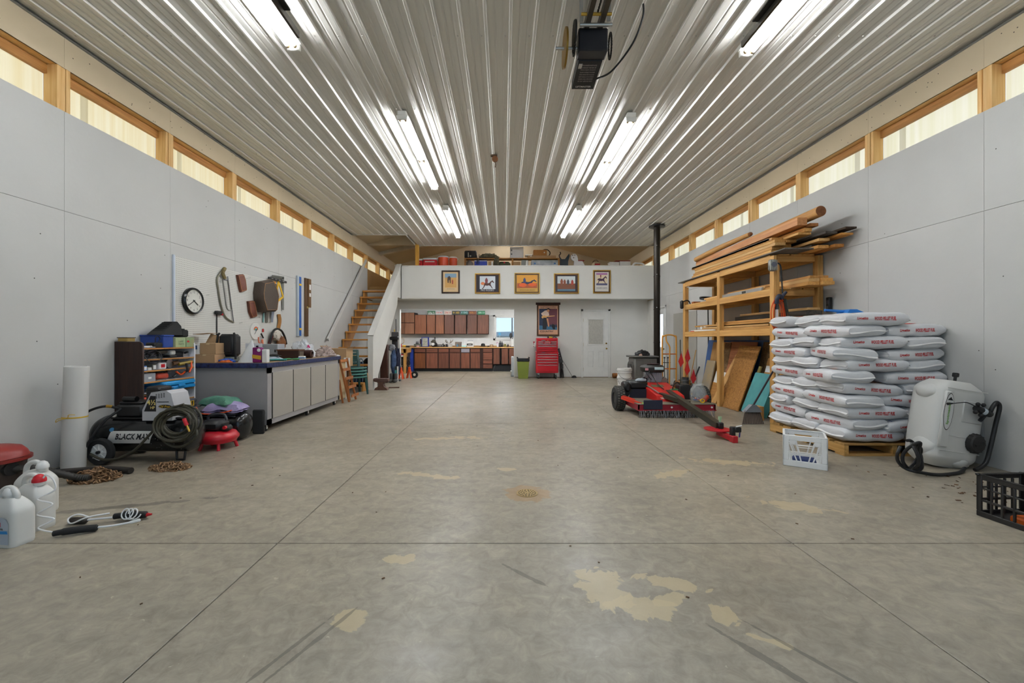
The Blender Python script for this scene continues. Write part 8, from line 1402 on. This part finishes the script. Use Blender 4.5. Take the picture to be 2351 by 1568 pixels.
# ================================================================== CEILING FITTINGS AND DRAIN
gx = .73
op = [P(M().prism([(3.52, 3.60), (3.90, 3.55), (3.90, 3.48), (3.54, 3.50)], gx-.10, gx+.10, 'yz'), 'motor_housing', BLK, P(M().box(gx-.09, gx-.06, 3.57, 3.65, 3.495, 3.499), 'pale_sticker', c('c9c4bd', .5))), P(M().rb(gx-.12, gx+.12, 3.42, 3.55, 3.51, 3.70, .01), 'gear_box', c('25252a', .4)),
      P(M().bar((gx-.055, -.3, 3.72), (gx-.055, 3.46, 3.72), .04, .06), 'rail', c('5a5248', .4, .5)), P(M().bar((gx+.055, -.3, 3.72), (gx+.055, 3.46, 3.72), .04, .06), 'rail', c('5a5248', .4, .5)), P(M().cyl((gx-.12, 3.37, 3.68), (gx+.14, 3.37, 3.68), .014), 'drive_shaft', STL), P(M().cyl((gx-.12, 3.31, 3.72), (gx+.12, 3.31, 3.72), .012), 'front_spacer', BRASS),
      P(M().lathe([(.0, -.008), (.15, -.008), (.15, .008), (0, .008)], (gx-.22, 3.50, 3.58), 30, 'x'), 'chain_wheel', c('8a6a2a', .4, .6)), P(M().lathe([(0, -.006), (.10, -.006), (.10, .006), (0, .006)], (gx-.155, 3.42, 3.64), 26, 'x'), 'sprocket', c('23221f', .5, .4)), P(M().cyl((gx-.30, 3.50, 3.58), (gx-.12, 3.50, 3.58), .014), 'axle', STL)]
chm = M()
for k in range(120): chm.at((gx, -.2+k*.029, 3.70), (0, 0, 0)).box(-.006, .006, -.009, .009, -.006, .006)
for k in range(26):
    a = k*2*math.pi/26; chm.at((gx+.155, 3.50+.05*math.cos(a), 3.60+.10*math.sin(a)), (0, 0, 0)).box(-.006, .006, -.008, .008, -.008, .008)
    chm.at((gx-.155, 3.44+.07*math.cos(a), 3.62+.13*math.sin(a)), (0, 0, 0)).box(-.006, .006, -.008, .008, -.008, .008)
chm.X = None
op.append(P(chm, 'chain', c('2a2826', .4, .5), kind='stuff'))
tx_ = M()
for k, s_ in enumerate(('WARNING', 'TO REDUCE THE RISK OF', 'SERIOUS INJURY OR DEATH', 'DO NOT CONNECT TO POWER', 'UNTIL INSTRUCTED TO DO SO', 'KEEP HANDS AWAY FROM', 'CHAIN AND SPROCKET', 'USE ONLY APPROVED PARTS')):
    tx_.text(s_, (gx, 3.585+.029*k, 3.4972-.0015*k), (1, 0, 0), (0, -1, .05), .016, .13, off=.003)
op.append(P(tx_, 'warning_lettering', c('b5aaa8', .5), kind='stuff')); op.append(P(M().text('LIFTMASTER', (gx, 3.86, 3.4815), (1, 0, 0), (0, -1, .05), .022, .14, bold=.02, off=.003), 'maker_lettering', c('d9d6d0', .5)))
op.append(P(M().bar((gx-.11, 3.36, 3.70), (gx-.11, 3.36, ZC-.0), .03, .004, (0, 1, 0)), 'hanger', STL)); op.append(P(M().bar((gx+.11, 3.36, 3.70), (gx+.11, 3.36, ZC-.0), .03, .004, (0, 1, 0)), 'hanger', STL))
op.append(P(M().tube(cat([(gx+.10, 3.78, 3.50), (gx+.22, 3.70, 3.52), (gx+.36, 3.56, 3.66), (gx+.42, 3.48, 3.82), (gx+.42, 3.46, ZC-.02)], 8), .008, 8), 'power_cord', BLK))
W('door_opener', 'black chain-drive garage door opener hung on its rail', 'door opener', *op)
for x, s_, ye, l in ((-1.75, 1, 3.62, 'dark steel overhead door track beside the left strip light'), (2.10, -1, 3.74, 'dark steel overhead door track beside the right strip light')):
    W('door_track', l, 'door track', P(M().bar((x, -.3, 3.80), (x, ye-.25, 3.80), .07, .012), 'angle_flange', c('2e2c28', .45, .5)), P(M().bar((x-s_*.025, -.3, 3.78), (x-s_*.025, ye, 3.78), .022, .055), 'channel', c('4a463e', .4, .6)), *[P(M().bar((x, y, 3.80), (x, y, ZC), .03, .004, (0, 1, 0)), 'hanger', STL) for y in (.6, 2.6)])
W('ceiling_hook', 'rusty pulley hook fixed to the middle of the ceiling', 'hook', P(M().rb(-.20, -.10, 6.26, 6.32, ZC-.04, ZC-.02, .004), 'plate', c('4a3826', .6, .4)), P(M().lathe([(0, -.015), (.045, -.015), (.045, .015), (0, .015)], (-.135, 6.28, ZC-.085), 18, 'y'), 'pulley', c('6b4526', .7, .3)), P(M().tube(cat([(-.135, 6.28, ZC-.12), (-.125, 6.28, ZC-.17), (-.13, 6.28, ZC-.21)], 4), .008, 8), 'hook', c('4a3826', .6, .4)))
dr_ = [P(M().lathe([(0, .001), (.076, .001), (.08, .004), (.08, -.005)], (.173, 3.14, 0), 36), 'grate', c('b39a6a', .6, .3))]
hl = M()
for rr_, nn in ((.062, 18), (.044, 10), (.025, 7)):
    for k in range(nn):
        a = 2*math.pi*k/nn; hl.lathe([(0, 0), (.0055, 0)], (.173+rr_*math.cos(a), 3.14+rr_*math.sin(a), .0052), 8)
dr_.append(P(hl, 'grate_holes', c('14120f', .9), kind='stuff'))
W('floor_drain', 'round tan floor drain grate set in the concrete', 'drain', *dr_)
